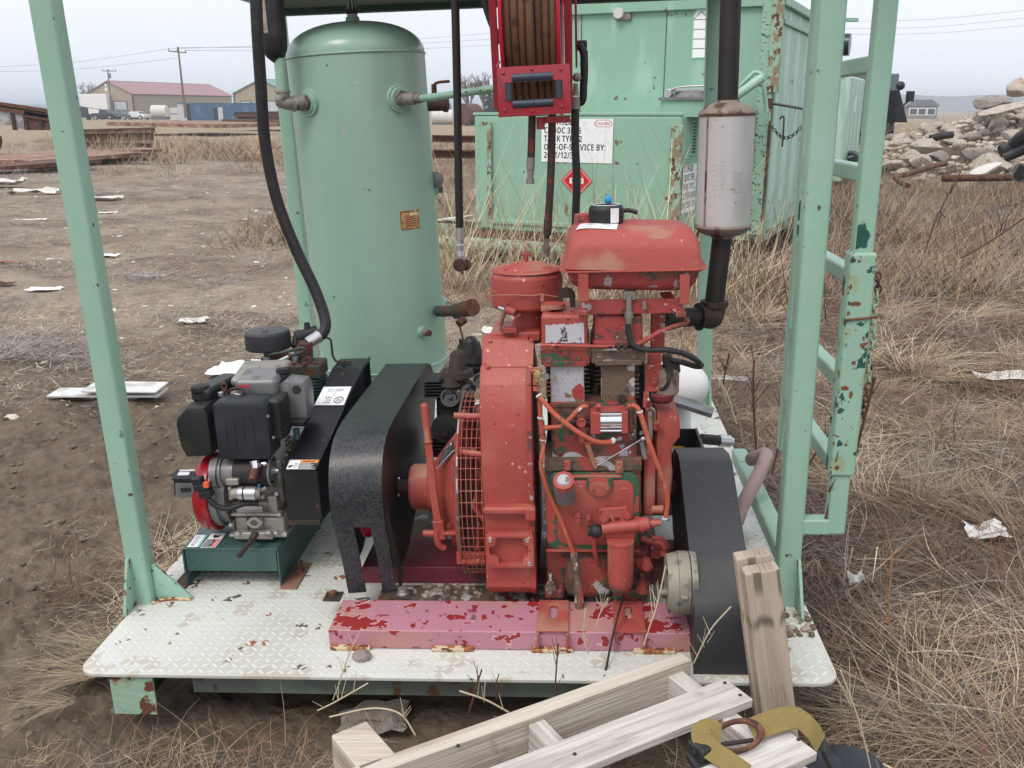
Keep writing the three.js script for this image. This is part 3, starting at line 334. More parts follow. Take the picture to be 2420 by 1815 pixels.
// rusty steel lying about the yard on the left
const yardBeam = (label, a, b, w, h, m = M.rustPale) => tag(obj('steel_beam', [bar(a, b, w, 0.03), bar(add(a, [0, -h, 0]), add(b, [0, -h, 0]), w, 0.03), bar(add(a, [0, -h / 2, 0]), add(b, [0, -h / 2, 0]), 0.04, h)], m), label, 'steel beam');
yardBeam('long rusty beam across the yard, upper of the row behind the left post', [-20.743, 0.747, -46], [-18.526, 0.796, -50], 0.3, 0.28); yardBeam('long rusty beam below the upper one, right of the left post', [-19.831, 0.595, -44], [-17.515, 0.599, -47], 0.3, 0.5, M.rust); yardBeam('rusty beam low in the grass right of the left post', [-17.104, 0.446, -38], [-13.892, 0.402, -37], 0.3, 0.25, M.rust);
yardBeam('rusty beam in front of the low container, right of the air tank', [-2.488, 0.874, -30], [-1.081, 0.851, -30], 0.3, 0.18, M.rust); yardBeam('second rusty beam nearer, right of the air tank', [-1.833, 0.745, -22], [-0.796, 0.728, -22], 0.3, 0.16, M.rust);
function slab(label, q, th, m, group) { const t = inWorld('steel_plate', label, 'steel plate', group); obj('plate', bar(lerp(q[0], q[3], 0.5), lerp(q[1], q[2], 0.5), v3(q[0]).distanceTo(v3(q[3])), th), m, t); return t; }
slab('wide rusty plate lying tilted in the middle distance, left of the black hose', [[-25.168, 0.71, -66], [-14.342, 0.469, -60], [-21.63, 0.827, -74], [-27.49, 0.827, -74]], 0.25, M.rustPale); slab('rusty plate at the far left behind the green post', [[-14.207, 0.164, -26], [-12.598, 0.271, -30], [-13.945, 0.292, -33], [-15.807, 0.247, -29]], 0.12, M.rustPale); slab('long rusty plate just beyond the left post', [[-13.401, 0.159, -24.5], [-12.053, 0.223, -27], [-12.31, 0.25, -28], [-13.934, 0.192, -25.5]], 0.10, M.rust); slab('rusty plate low on the ground right of the left post', [[-14.004, 0.275, -31], [-12.364, 0.292, -33], [-12.838, 0.331, -34], [-14.894, 0.292, -33]], 0.10, M.rustPale);
for (const [k, q, m] of [[0, [[-23.984, 1.359, -85], [-18.201, 1.488, -85]], M.rustBlack], [1, [[-23.585, 1.171, -84], [-17.998, 1.298, -84]], M.rust], [2, [[-23.861, 0.797, -83], [-17.813, 0.704, -80]], M.rust], [3, [[-23.335, 0.979, -84], [-18.154, 0.941, -84]], M.rustBlack]]) tag(obj('stacked_sheet', bar(q[0], q[1], 3.0, 0.3), m), ['topmost dark sheet of the stack behind the black hose', 'second rusty sheet of the stack behind the black hose', 'lowest rusty sheet of the stack behind the black hose', 'third dark sheet of the stack behind the black hose'][k], 'steel sheet');
{ // scrap frame at the far left
  const t = inWorld('scrap_frame', 'rusty steel frame with torn silver sheets at the far left edge', 'scrap frame'); const d = 34, X = (x, y, dd = d) => { const A = [-17.823, 2.486, -34], Bq = [-15.692, 2.486, -34], Cq = [-18.143, 0.42, -34]; return [A[0] + (Bq[0] - A[0]) * x / 1000, A[1] + (Cq[1] - A[1]) * y / 1000, -dd]; };
  obj('sheet', fb(X(-500, 390), X(120, 660), 0.06), M.silverSheet, t); obj('sheet', fb(X(150, 410), X(335, 720), 0.06), M.silverSheet, t); obj('dark_panel', fb(X(340, 440), X(760, 740), 0.1), M.rust, t);
  for (const [a, b, w] of [[X(-500, 250), X(720, 430), 0.16], [X(-500, 310), X(730, 500), 0.2], [X(350, 470), X(760, 540), 0.2]]) obj('beam', bar(a, b, 0.2, w), M.rust, t); for (const x of [140, 340, 590]) obj('upright', bar(X(x, 370), X(x, 740), 0.12, 0.12), M.rustBlack, t);
  const t2 = inWorld('rusty_trough', 'curved rusty steel sheet lying in the grass at the far left', 'steel sheet'); obj('sheet', T([X(-500, 640, 30), X(60, 700, 30), X(500, 800, 30), X(820, 900, 30)], 0.28, 30, 10).scale(1, 1, 1), M.rust, t2); obj('dark_pipe', T([X(30, 960, 29), X(170, 900, 29), X(320, 870, 29)], 0.07, 16, 8), M.carDark, t2);
  const t3 = tag(obj('earth_mound', new THREE.SphereGeometry(1, 40, 16).scale(22, 3.7, 14).translate(-116, -0.5, -190), std([0.12, 0.095, 0.072], 1)), 'low brown earth mound on the left horizon', 'mound', null, 'structure');
}
// ---------- green tank units behind the skid ----------
const signText = (x, w, h, lines, size, x0, y0, dy, sx = 0.88) => { x.fillStyle = '#e9ecee'; x.fillRect(0, 0, w, h); const r = rng(12); x.strokeStyle = 'rgba(150,155,160,0.55)'; x.lineWidth = 2; for (let i = 0; i < 26; i++) { let px = w * (0.45 + 0.6 * r()), py = h * r(); x.beginPath(); x.moveTo(px, py); for (let k = 0; k < 5; k++) { px += (r() - 0.5) * 60; py += (r() - 0.5) * 50; x.lineTo(px, py); } x.stroke(); } x.fillStyle = '#15181c'; x.font = 'bold ' + size + 'px sans-serif'; lines.forEach((l, i) => { x.save(); x.translate(x0, y0 + i * dy); x.scale(sx, 1.22); x.fillText(l, 0, 0); x.restore(); }); };
{
  const t = inWorld('low_tank', 'low mint green fuel tank with white sign and red diamond placard behind the hose reel', 'tank'); t.position.set(-0.41, 0, -10.4); t.rotation.y = rad(-25.5);
  const L = 2.29, Y0 = 0.34, Y1 = 1.56, D = 1.25;
  obj('shell', B(L, Y1 - Y0, D, [L / 2, (Y0 + Y1) / 2, -D / 2], 0.03), M.mintBox, t);
  obj('top_rim', [B(L + 0.02, 0.03, 0.05, [L / 2, Y1 + 0.012, -0.02], 0.006)], M.mintBox, t);
  obj('bottom_rim', B(L + 0.02, 0.04, 0.03, [L / 2, Y0 + 0.10, 0.012], 0.006), M.mintBox, t);
  for (const [a, b, k] of [[[0.139, 1.512, 0], [0.266, 1.513, 0], 0], [[2.191, 1.54, 0], [2.31, 1.54, 0], 1]]) { obj('stiffener', [B(b[0] - a[0], Y1 - Y0 - 0.12, 0.035, [(a[0] + b[0]) / 2 - (k ? 0 : 0.05), (Y0 + Y1) / 2 - 0.03, 0.018], 0.01)], k ? M.mintRust : M.mintBox, t); if (!k) obj('stiffener_edge', [B(0.05, Y1 - Y0 - 0.14, 0.012, [b[0] - 0.065, (Y0 + Y1) / 2 - 0.03, 0.038], 0.003), B(b[0] - a[0], 0.03, 0.04, [(a[0] + b[0]) / 2 - 0.05, Y1 - 0.085, 0.022], 0.004)], M.mintRust, t); }
  // sign and placard
  const a = [0.799, 1.526, 0], b = [1.586, 1.089, 0];
  const sg = print(640, 410, (x, w, h) => { signText(x, w, h, ['TC SH9280', 'CAODC 3695', 'TANK TYPE 2', 'OUT-OF-SERVICE BY:', '2031/12/31'], 66, 22, 60, 78); x.fillStyle = '#e9ecee'; x.fillRect(460, 0, 180, 90); x.strokeStyle = '#a8323a'; x.lineWidth = 4; x.beginPath(); x.moveTo(478, 30); x.lineTo(505, 12); x.lineTo(600, 12); x.lineTo(626, 30); x.lineTo(626, 58); x.lineTo(600, 74); x.lineTo(505, 74); x.lineTo(478, 58); x.closePath(); x.stroke(); x.fillStyle = '#a8323a'; x.font = 'bold 38px serif'; x.fillText('CAODC', 482, 58); });
  sheet('sign', [[a[0], a[1], 0.004], [b[0], a[1], 0.004], [b[0], b[1], 0.004], [a[0], b[1], 0.004]], sg, t, 0.003);
  const pc = [1.202, 0.904, 0], pr = 0.175;
  const pm = print(200, 200, (x, w, h) => { x.fillStyle = '#c3161f'; x.fillRect(0, 0, w, h); x.strokeStyle = '#f0e4e2'; x.lineWidth = 4; x.strokeRect(12, 12, w - 24, h - 24); x.translate(100, 100); x.rotate(Math.PI / 4); x.fillStyle = '#f1efee'; x.fillRect(-62, -22, 124, 44); x.fillStyle = '#15171a'; x.font = 'bold 46px sans-serif'; x.fillText('1202', -52, 17); x.fillStyle = '#f1efee'; x.font = 'bold 34px sans-serif'; x.fillText('3', -9, 82); x.beginPath(); x.moveTo(-22, -44); x.quadraticCurveTo(-30, -78, -4, -92); x.quadraticCurveTo(10, -74, 20, -84); x.quadraticCurveTo(32, -60, 18, -44); x.fill(); });
  sheet('placard', [[pc[0] - pr, pc[1], 0.006], [pc[0], pc[1] + pr, 0.006], [pc[0] + pr, pc[1], 0.006], [pc[0], pc[1] - pr, 0.006]], pm, t, 0.003);
  // end face: grille, print and sign
  const e0 = [2.38, 1.067, 0.068], e1 = [2.38, 1.058, -0.328], e2 = [2.38, 0.623, -0.361];
  const es = print(400, 420, (x, w, h) => { signText(x, w, h, ['TC SH9280', 'CAODC 3695', 'TANK TYPE 2', 'OUT-OF-SERVICE', 'BY: 2031/12/31'], 64, 20, 62, 80); });
  sheet('end_sign', [[L + 0.006, 1.08, -0.10], [L + 0.006, 1.08, -0.62], [L + 0.006, 0.60, -0.62], [L + 0.006, 0.60, -0.10]], es, t, 0.003);
  const g = sub('grille', t); obj('frame', B(0.02, 0.36, 0.16, [L + 0.008, 1.34, -0.42], 0.004), M.mintBox, g); for (let i = 0; i < 10; i++) obj('slat', B(0.01, 0.016, 0.12, [L + 0.02, 1.20 + i * 0.031, -0.42]), M.blackSide, g);
  const lt = print(256, 128, (x, w, h) => { x.fillStyle = '#8cbba2'; x.fillRect(0, 0, w, h); x.fillStyle = '#2a3430'; x.font = 'bold 40px sans-serif'; x.fillText('UPM TD 08 480', 4, 50); x.fillText('831 80 437', 4, 104); }); sheet('stencil', [[L + 0.004, 1.15, -0.12], [L + 0.004, 1.15, -0.44], [L + 0.004, 1.09, -0.44], [L + 0.004, 1.09, -0.12]], lt, t, 0.001);
  // hatch on top with clamped lid
  const h0 = [2.272, 1.588, 0.5], hg = sub('hatch', t);
  obj('neck', [C(0.34, 0.34, 0.17, [h0[0], Y1 + 0.07, -0.5], 'y', 36)], M.mintBox, hg); obj('rim', C(0.37, 0.37, 0.025, [h0[0], Y1 + 0.16, -0.5], 'y', 36), M.castGrey, hg); obj('lid', [C(0.2, 0.26, 0.05, [h0[0], Y1 + 0.20, -0.5], 'y', 28)], M.castGrey, hg);
  obj('clamp', [B(0.50, 0.03, 0.05, [h0[0], Y1 + 0.24, -0.35], 0.006), C(0.04, 0.04, 0.05, [h0[0] - 0.22, Y1 + 0.21, -0.3], 'z', 14), C(0.04, 0.04, 0.05, [h0[0] + 0.22, Y1 + 0.21, -0.3], 'z', 14), T([[h0[0] - 0.26, Y1 + 0.22, -0.3], [h0[0] - 0.1, Y1 + 0.27, -0.3], [h0[0] + 0.14, Y1 + 0.28, -0.3]], 0.01, 16, 6)], M.zinc, hg);
  obj('grab_rail', T([[h0[0] + 0.25, Y1 + 0.14, -0.75], [h0[0] + 0.52, Y1 + 0.42, -0.8], [h0[0] + 0.60, Y1 + 0.38, -0.82], [h0[0] + 0.66, Y1 + 0.04, -0.85]], 0.022, 30, 10, 0.1), M.mintBox, t); obj('vent_pipe', T([[h0[0] + 0.34, Y1 + 0.14, -0.55], [h0[0] + 0.62, Y1 + 0.36, -0.7]], 0.045, 10, 14), M.mintBox, t);
  // rusty skid pipe under it
  obj('skid_beam', [B(L + 0.1, 0.10, 0.14, [L / 2, Y0 - 0.05, -0.02], 0.01)], M.rust, t);
  obj('skid_pipe', [C(0.075, 0.075, L + 0.7, [L / 2 - 0.2, Y0 - 0.15, 0.10], 'x', 24)], M.mintRust, t); obj('cross_skid', [C(0.06, 0.06, 1.3, [0.05, Y0 - 0.16, -0.6], 'z', 18), B(0.35, 0.22, 0.5, [-0.35, Y0 - 0.06, -0.2], 0.01)], M.mintRust, t);
  obj('tow_plate', [B(0.42, 0.015, 0.30, [-0.32, Y0 + 0.10, -0.1], 0.003, [0, 0, 8])], M.whiteTank, t);
}
{
  const t = inWorld('tall_tank', 'tall mint green steel tank unit with seamed front, behind the silencer', 'tank'); t.position.set(0.1, 0, -11.5); t.rotation.y = rad(-25.5);
  const L = 2.95, H = 2.72, D = 3.1;
  obj('front_wall', B(L, H - 0.3, 0.06, [L / 2, 0.3 + (H - 0.3) / 2, -0.03], 0.01), M.mintBox, t);
  obj('side_wall', B(0.06, H - 0.3, D - 0.08, [L - 0.04, 0.3 + (H - 0.3) / 2, -D / 2 - 0.02], 0.01), M.mintBoxSide, t);
  obj('roof', B(L - 0.02, 0.05, D, [L / 2, H - 0.01, -D / 2], 0.01), M.mintBox, t); obj('back_wall', B(L, H - 0.3, 0.06, [L / 2, 0.3 + (H - 0.3) / 2, -D], 0.01), M.mintBox, t); obj('left_wall', B(0.06, H - 0.3, D - 0.1, [0.03, 0.3 + (H - 0.3) / 2, -D / 2], 0.01), M.mintBox, t); obj('floor', B(L, 0.1, D, [L / 2, 0.28, -D / 2]), M.mintRust, t);
  obj('top_trim', [B(L + 0.06, 0.11, 0.05, [L / 2, H - 0.03, 0.03], 0.01), B(0.05, 0.09, D, [L + 0.02, H - 0.03, -D / 2], 0.01)], M.mintBox, t);
  for (const p of [[0.758, 2.308, 0], [1.742, 2.281, 0]]) obj('seam', B(0.008, H - 0.5, 0.006, [p[0], H / 2 + 0.2, 0.003]), M.trim, t);
  obj('side_rail', [B(0.03, 0.05, D - 0.3, [L + 0.01, H - 0.22, -D / 2], 0.006)], M.mintBox, t);
  // corner column with rusty hinge and latch
  const cc = sub('corner_column', t);
  obj('column', [B(0.16, H - 0.3, 0.06, [L - 0.10, 0.3 + (H - 0.3) / 2, 0.035], 0.01)], M.mintWorn, cc); obj('angle', [B(0.12, 0.95, 0.05, [L - 0.02, H - 0.46, 0.06], 0.008)], M.mintRust, cc);
  obj('rust_strip', [B(0.03, 1.2, 0.012, [L - 0.02, 1.05, 0.065], 0.003), B(0.05, 0.10, 0.05, [L - 0.03, 1.68, 0.06], 0.005)], M.rust, cc); obj('latch_plate', B(0.06, 0.2, 0.03, [L - 0.04, 1.56, 0.06], 0.006), M.mintRust, cc);
  const pn = sub('latch_pin', t); obj('pin', cy([L - 0.02, 1.68, 0.07], [L + 0.34, 1.62, 0.10], 0.014, 0.014, 10), M.carDark, pn); obj('ring', T([[L + 0.34, 1.62, 0.1], [L + 0.36, 1.69, 0.1], [L + 0.42, 1.68, 0.1], [L + 0.41, 1.55, 0.1], [L + 0.35, 1.55, 0.1], [L + 0.34, 1.62, 0.1]], 0.011, 30, 8), M.carDark, pn);
  obj('chain', Array.from({ length: 18 }, (_, i) => { const s = i / 17; return put(new THREE.TorusGeometry(0.015, 0.005, 5, 8), [L + 0.38 - 0.36 * s, 1.55 - 0.22 * Math.sin(s * 2.6), 0.1], [0, i % 2 ? 80 : 10, 30]); }), M.rustBlack, pn); obj('hook', T([[L + 0.08, 1.52, 0.08], [L + 0.12, 1.55, 0.08], [L + 0.13, 1.40, 0.08], [L + 0.13, 1.24, 0.08]], 0.01, 16, 6), M.rustBlack, pn);
  obj('chain', Array.from({ length: 18 }, (_, i) => put(new THREE.TorusGeometry(0.015, 0.005, 5, 8), [L - 0.17, 1.6 - i * 0.036, 0.08], [0, i % 2 ? 80 : 10, 0])), M.mintRust, pn);
  // work light box near the top, number panel
  const wl = [1.225, 2.629, 0]; const lb = sub('light_box', t); obj('plate', B(0.18, 0.14, 0.04, [wl[0] + 0.03, wl[1], 0.02], 0.006), M.steelDull, lb); obj('knob', C(0.055, 0.055, 0.06, [wl[0] - 0.01, wl[1], 0.06], 'z', 20), M.whiteTank, lb);
  const np = [2.11, 2.402, 0]; const pn2 = print(96, 256, (x, w, h) => { x.fillStyle = '#8fbfa6'; x.fillRect(0, 0, w, h); x.fillStyle = '#eef1f2'; x.beginPath(); x.moveTo(8, 60); x.quadraticCurveTo(20, 6, 48, 6); x.quadraticCurveTo(80, 6, 88, 60); x.lineTo(88, 250); x.lineTo(8, 250); x.fill(); x.strokeStyle = '#7d8a85'; x.lineWidth = 5; for (let i = 0; i < 4; i++) { x.beginPath(); x.moveTo(8, 70 + i * 46); x.lineTo(88, 70 + i * 46); x.stroke(); } x.beginPath(); x.moveTo(8, 66); x.lineTo(48, 30); x.lineTo(88, 66); x.stroke(); }); sheet('white_panel', [[np[0] - 0.08, np[1] + 0.28, 0.004], [np[0] + 0.1, np[1] + 0.28, 0.004], [np[0] + 0.1, np[1] - 0.26, 0.004], [np[0] - 0.08, np[1] - 0.26, 0.004]], pn2, t, 0.003);
  obj('roof_pipe', [bar([L - 0.05, H + 0.02, -D + 0.2], [L + 0.4, H + 0.02, -D - 0.1], 0.05, 0.05, 0.01)], M.mintBox, t);
  const fl = sub('work_light', t); obj('body', C(0.14, 0.14, 0.26, [L + 0.20, H - 0.28, -D - 0.1], 'x', 22), M.carDark, fl); obj('stay', cy([L + 0.2, H - 0.35, -D - 0.1], [L + 0.05, H - 0.9, -D], 0.012, 0.012, 8), M.rustBlack, fl);
  obj('side_sticker', [B(0.006, 0.6, 0.14, [L - 0.005, 2.0, -D + 0.28])], M.white, t);
}
{
  const t = inWorld('green_unit', 'smaller mint green steel unit peeking out right behind the tall tank', 'tank'); const a = [4.346, 2.331, -15], b = [4.876, 2.332, -15.4];
  t.position.set(a[0] - 0.3, 0, a[2]); t.rotation.y = rad(-6); const W = 0.78, H = 2.36; obj('wall', B(W, H - 0.3, 3.0, [W / 2, 0.3 + (H - 0.3) / 2, -1.5], 0.02), M.mintBox, t); obj('base_skid', B(W, 0.2, 2.9, [W / 2, 0.2, -1.5]), M.rustBlack, t); obj('stack', C(0.07, 0.07, 0.35, [0.40, H + 0.15, -0.4], 'y', 16), M.castGrey, t); obj('stack_cap', C(0.075, 0.075, 0.08, [0.42, H + 0.33, -0.4], 'y', 16), M.carDark, t);
  const pm = print(128, 160, (x, w, h) => { x.fillStyle = '#8cbba2'; x.fillRect(0, 0, w, h); x.fillStyle = '#c3202a'; x.beginPath(); x.moveTo(64, 70); x.lineTo(110, 115); x.lineTo(64, 158); x.lineTo(18, 115); x.fill(); x.fillStyle = '#eee'; x.fillRect(44, 105, 40, 18); x.fillRect(8, 8, 50, 46); x.fillRect(68, 6, 46, 44); x.fillStyle = '#333'; for (let i = 0; i < 4; i++) { x.fillRect(12, 14 + i * 10, 40, 4); x.fillRect(72, 12 + i * 10, 38, 4); } }); sheet('placards', [[0.28, 1.55, 0.006], [0.66, 1.55, 0.006], [0.66, 0.95, 0.006], [0.28, 0.95, 0.006]], pm, t, 0.003);
}
{
  const t = inWorld('louvred_unit', 'pale green unit with louvres seen between the two right posts', 'generator'); const c = [6.933, 2.309, -20]; const H = 2.3; t.position.set(c[0], 0, -20); t.rotation.y = rad(-26);
  obj('body', B(1.8, H - 0.15, 2.6, [-0.9, 0.15 + (H - 0.15) / 2, -1.3], 0.05), M.mintBoxSide, t); const lv = sub('louvre_panel', t); obj('frame', B(0.66, 1.15, 0.03, [-0.55, 0.85, 0.01], 0.005), M.beamGrey, lv); for (let i = 0; i < 11; i++) obj('louvre', B(0.62, 0.06, 0.06, [-0.55, 0.34 + i * 0.102, 0.04], 0.004, [35, 0, 0]), M.mintBoxSide, lv); obj('panel_label', [B(0.004, 0.36, 0.24, [0.005, 1.75, -1.1])], M.white, t);
}
{
  const t = inWorld('grey_trailer', 'grey steel trailer with dark tarp edge between the right posts', 'trailer'); const a = [10.465, 2.707, -30], b = [11.961, 1.538, -30];
  obj('body', B(b[0] - a[0] - 0.1, 1.7, 2.5, [(a[0] + b[0]) / 2 - 0.05, a[1] - 0.85, -31.2], 0.05), M.greySteel, t); obj('under', B(b[0] - a[0], 0.8, 2.2, [(a[0] + b[0]) / 2, 0.9, -31.3]), M.blackSide, t); for (const k of [0.2, 0.45]) obj('wheel', C(0.5, 0.5, 0.3, [a[0] + (b[0] - a[0]) * k, 0.5, -30.1], 'z', 20), M.tyre, t);
  obj('tarp', [ext([[11.463, 2.195, -29], [11.519, 2.217, -29], [11.869, 1.275, -29], [11.524, 1.275, -29]], 2.0, [0, 0, -31])], M.tarp, t); obj('mirror', [cy([11.61, 1.715, -29], [11.861, 1.912, -29], 0.03, 0.03, 6), C(0.12, 0.12, 0.3, [11.862, 2.021, -29], 'y', 12), new THREE.SphereGeometry(0.13, 12, 8).translate(...[11.539, 2.325, -29])], M.tarp, t); obj('scrap', Array.from({ length: 40 }, (_, i) => { const r = rng(i + 9); const p = lerp([9.216, 1.546, -26], [9.758, 0.91, -26], r()); return cy(add(p, [(r() - 0.5) * 1.4, (r() - 0.5) * 0.8, 0]), add(p, [(r() - 0.5) * 1.4, (r() - 0.5) * 0.6, 0.3]), 0.02, 0.02, 4); }), M.twig, t);
}
{ const t = inWorld('culvert_pipes', 'bundle of grey bent pipes lying beside the louvred unit', 'pipe'); for (let i = 0; i < 4; i++) obj('pipe', T([[7.299, 0.686, -21], [7.319, 0.739, -20.5], [7.342, 0.667, -20], [7.303, 0.508, -19.5]].map((p) => add(p, [0.05 * i, -0.12 * i, 0.12 * i])), 0.06, 24, 10), M.castGrey, t); }
{ const t = inWorld('grey_pipe', 'grey steel pipe end at the right edge in front of the rubble', 'pipe'); const a = [9.07, 0.541, -17]; obj('pipe', cy(a, add(a, [2.0, 0.05, -0.8]), 0.17, 0.17, 26), M.castGrey, t); obj('inner', cy(add(a, [-0.004, 0, 0.002]), add(a, [0.03, 0, -0.01]), 0.14, 0.14, 22), M.blackSide, t); }
{ const t = inWorld('rusty_pipe', 'thin rusty pipe lying in the grass before the rubble pile', 'pipe'); obj('pipe', T([[6.463, 0.427, -15.5], [6.462, 0.528, -16], [6.933, 0.572, -16.5], [7.732, 0.634, -17.5], [8.178, 0.648, -18]], 0.05, 40, 8), M.rust, t); const t2 = inWorld('rusty_pipe', 'straight rusty pipe in the grass below the rubble', 'pipe'); obj('pipe', cy([7.249, 0.515, -16], [8.407, 0.528, -16], 0.06, 0.06, 10), M.rust, t2); }

// ---------- rubble pile of broken concrete ----------
{
  const variants = []; for (let v = 0; v < 8; v++) { const g0 = new THREE.IcosahedronGeometry(1, 2), P = g0.attributes.position, r = rng(500 + v), pl = Array.from({ length: 9 }, () => { const n = new THREE.Vector3(r() - 0.5, r() - 0.5, r() - 0.5).normalize(); return [n, 0.50 + 0.35 * r()]; }), q = new THREE.Vector3(), sx = 0.8 + 0.5 * r(), sy = 0.45 + 0.35 * r(); for (let i = 0; i < P.count; i++) { q.fromBufferAttribute(P, i); for (const [n, d] of pl) { const k = q.dot(n) - d; if (k > 0) q.addScaledVector(n, -k); } const w = 1 + 0.10 * (vnoise(q.x * 4 + 20 + v, q.y * 4 + q.z * 3 + 30) - 0.5); P.setXYZ(i, q.x * sx * w, q.y * sy * w, q.z * w); } g0.deleteAttribute('normal'); g0.computeVertexNormals(); variants.push(metreUV(g0)); }
  const r = rng(91); let n = 0;
  const where = (x, y, d, s) => { const a = x / d, hi = y > 1.25 ? 'upper' : y > 0.55 ? 'middle' : 'lower'; return (s > 0.24 ? 'larger' : s > 0.15 ? 'medium' : 'small') + ' pale broken concrete chunk in the ' + hi + ' part of the rubble pile at the right'; };
  const rock = (x, y, d, s, label, v, rot, sc, mat) => { const m = new THREE.Mesh(variants[v ?? Math.floor(r() * 8)], mat || (r() < 0.25 ? M.rockDark : M.rock)); m.name = numbered('concrete_chunk'); m.castShadow = m.receiveShadow = true; m.position.set(x, y, -d); m.rotation.set(...(rot || [r() * 0.8 - 0.4, r() * 6.3, r() * 0.8 - 0.4])); const k = sc || [1, 1, 1]; m.scale.set(s * k[0], s * k[1], s * k[2]); const w = where(x, y, d, s); tag(m, label || w, 'rubble', label ? null : w.split(' at the right')[0].replace('chunk', 'chunks')); scene.add(m); };
  let tries = 0; while (n < 285 && tries++ < 6000) { const x = 8.2 + r() * 7.5, d = 19.8 + r() * 6.2; const h = groundH(x, d), base = 1.95 * Math.pow(Math.max(0, 1 - Math.hypot((x - 14.2) / 6.2, (d - 25.5) / 5.0)), 0.85); if (base < 0.06 && r() > 0.25) continue; if (d > 26.5) continue; const s = 0.10 + 0.24 * Math.pow(r(), 1.8); rock(x, h + s * 0.22, d, s); n++; }
  const p1 = [12.997, 2.305, -25.2]; rock(p1[0], p1[1] - 0.12, 25.2, 0.34, 'tall upright concrete slab on top of the rubble pile', 3, [0.1, 0.4, -0.25], [0.75, 1.7, 0.6], M.rock);
  const p2 = [12.702, 2.109, -24.8]; rock(p2[0] + 0.15, p2[1], 24.8, 0.26, 'blocky chunk beside the upright slab on the rubble pile', 1, [0.2, 1, 0.1], [1, 1, 1], M.rock);
  const p3 = [12.015, 1.917, -24.3]; rock(p3[0], p3[1] - 0.1, 24.3, 0.42, 'broad dark-edged chunk on the left shoulder of the rubble pile', 2, [0.1, 0.2, 0.15], [1.2, 0.9, 1], M.rockDark);
  const p4 = [12.035, 1.694, -23.6]; rock(p4[0], p4[1], 23.6, 0.46, 'long flat concrete slab across the upper rubble pile', 5, [0.1, 0.1, 0.22], [1.5, 0.35, 0.8], M.rock);
  const p5 = [10.379, 0.543, -20.6]; rock(p5[0], p5[1] - 0.1, 20.6, 0.46, 'largest concrete boulder at the front foot of the rubble pile', 0, [0.1, 0.8, 0.1], [1.1, 0.95, 0.9], M.rock);
  const p6 = [9.256, 0.838, -21.3]; rock(p6[0], p6[1], 21.3, 0.30, 'rounded chunk at the left foot of the rubble pile', 4, [0, 0.5, 0], [1, 0.9, 1], M.rock); const p7 = [9.866, 0.46, -19.8]; rock(p7[0], p7[1] - 0.02, 19.8, 0.26, 'white flat slab leaning before the largest boulder', 6, [0.2, 0.2, 0.3], [1.2, 0.5, 0.8], M.whiteTank);
  const t = inWorld('black_tarp', 'black torn tarp on the right side of the rubble pile', 'tarp'); obj('sheet', [T([[10.613, 0.759, -20.8], [10.831, 0.856, -20.8], [10.894, 1.054, -20.6], [10.996, 1.184, -20.4]], 0.14, 24, 8), T([[10.647, 0.635, -20.7], [10.844, 0.735, -20.6], [11.013, 0.87, -20.4]], 0.12, 20, 7)], M.tarp, t);
  const t2 = inWorld('black_tarp', 'narrow black strip on the left slope of the rubble pile', 'tarp'); obj('sheet', [T([[9.354, 1.013, -21.5], [9.553, 1.063, -21.5], [9.868, 1.094, -21.6]], 0.09, 18, 6)], M.tarp, t2);
}
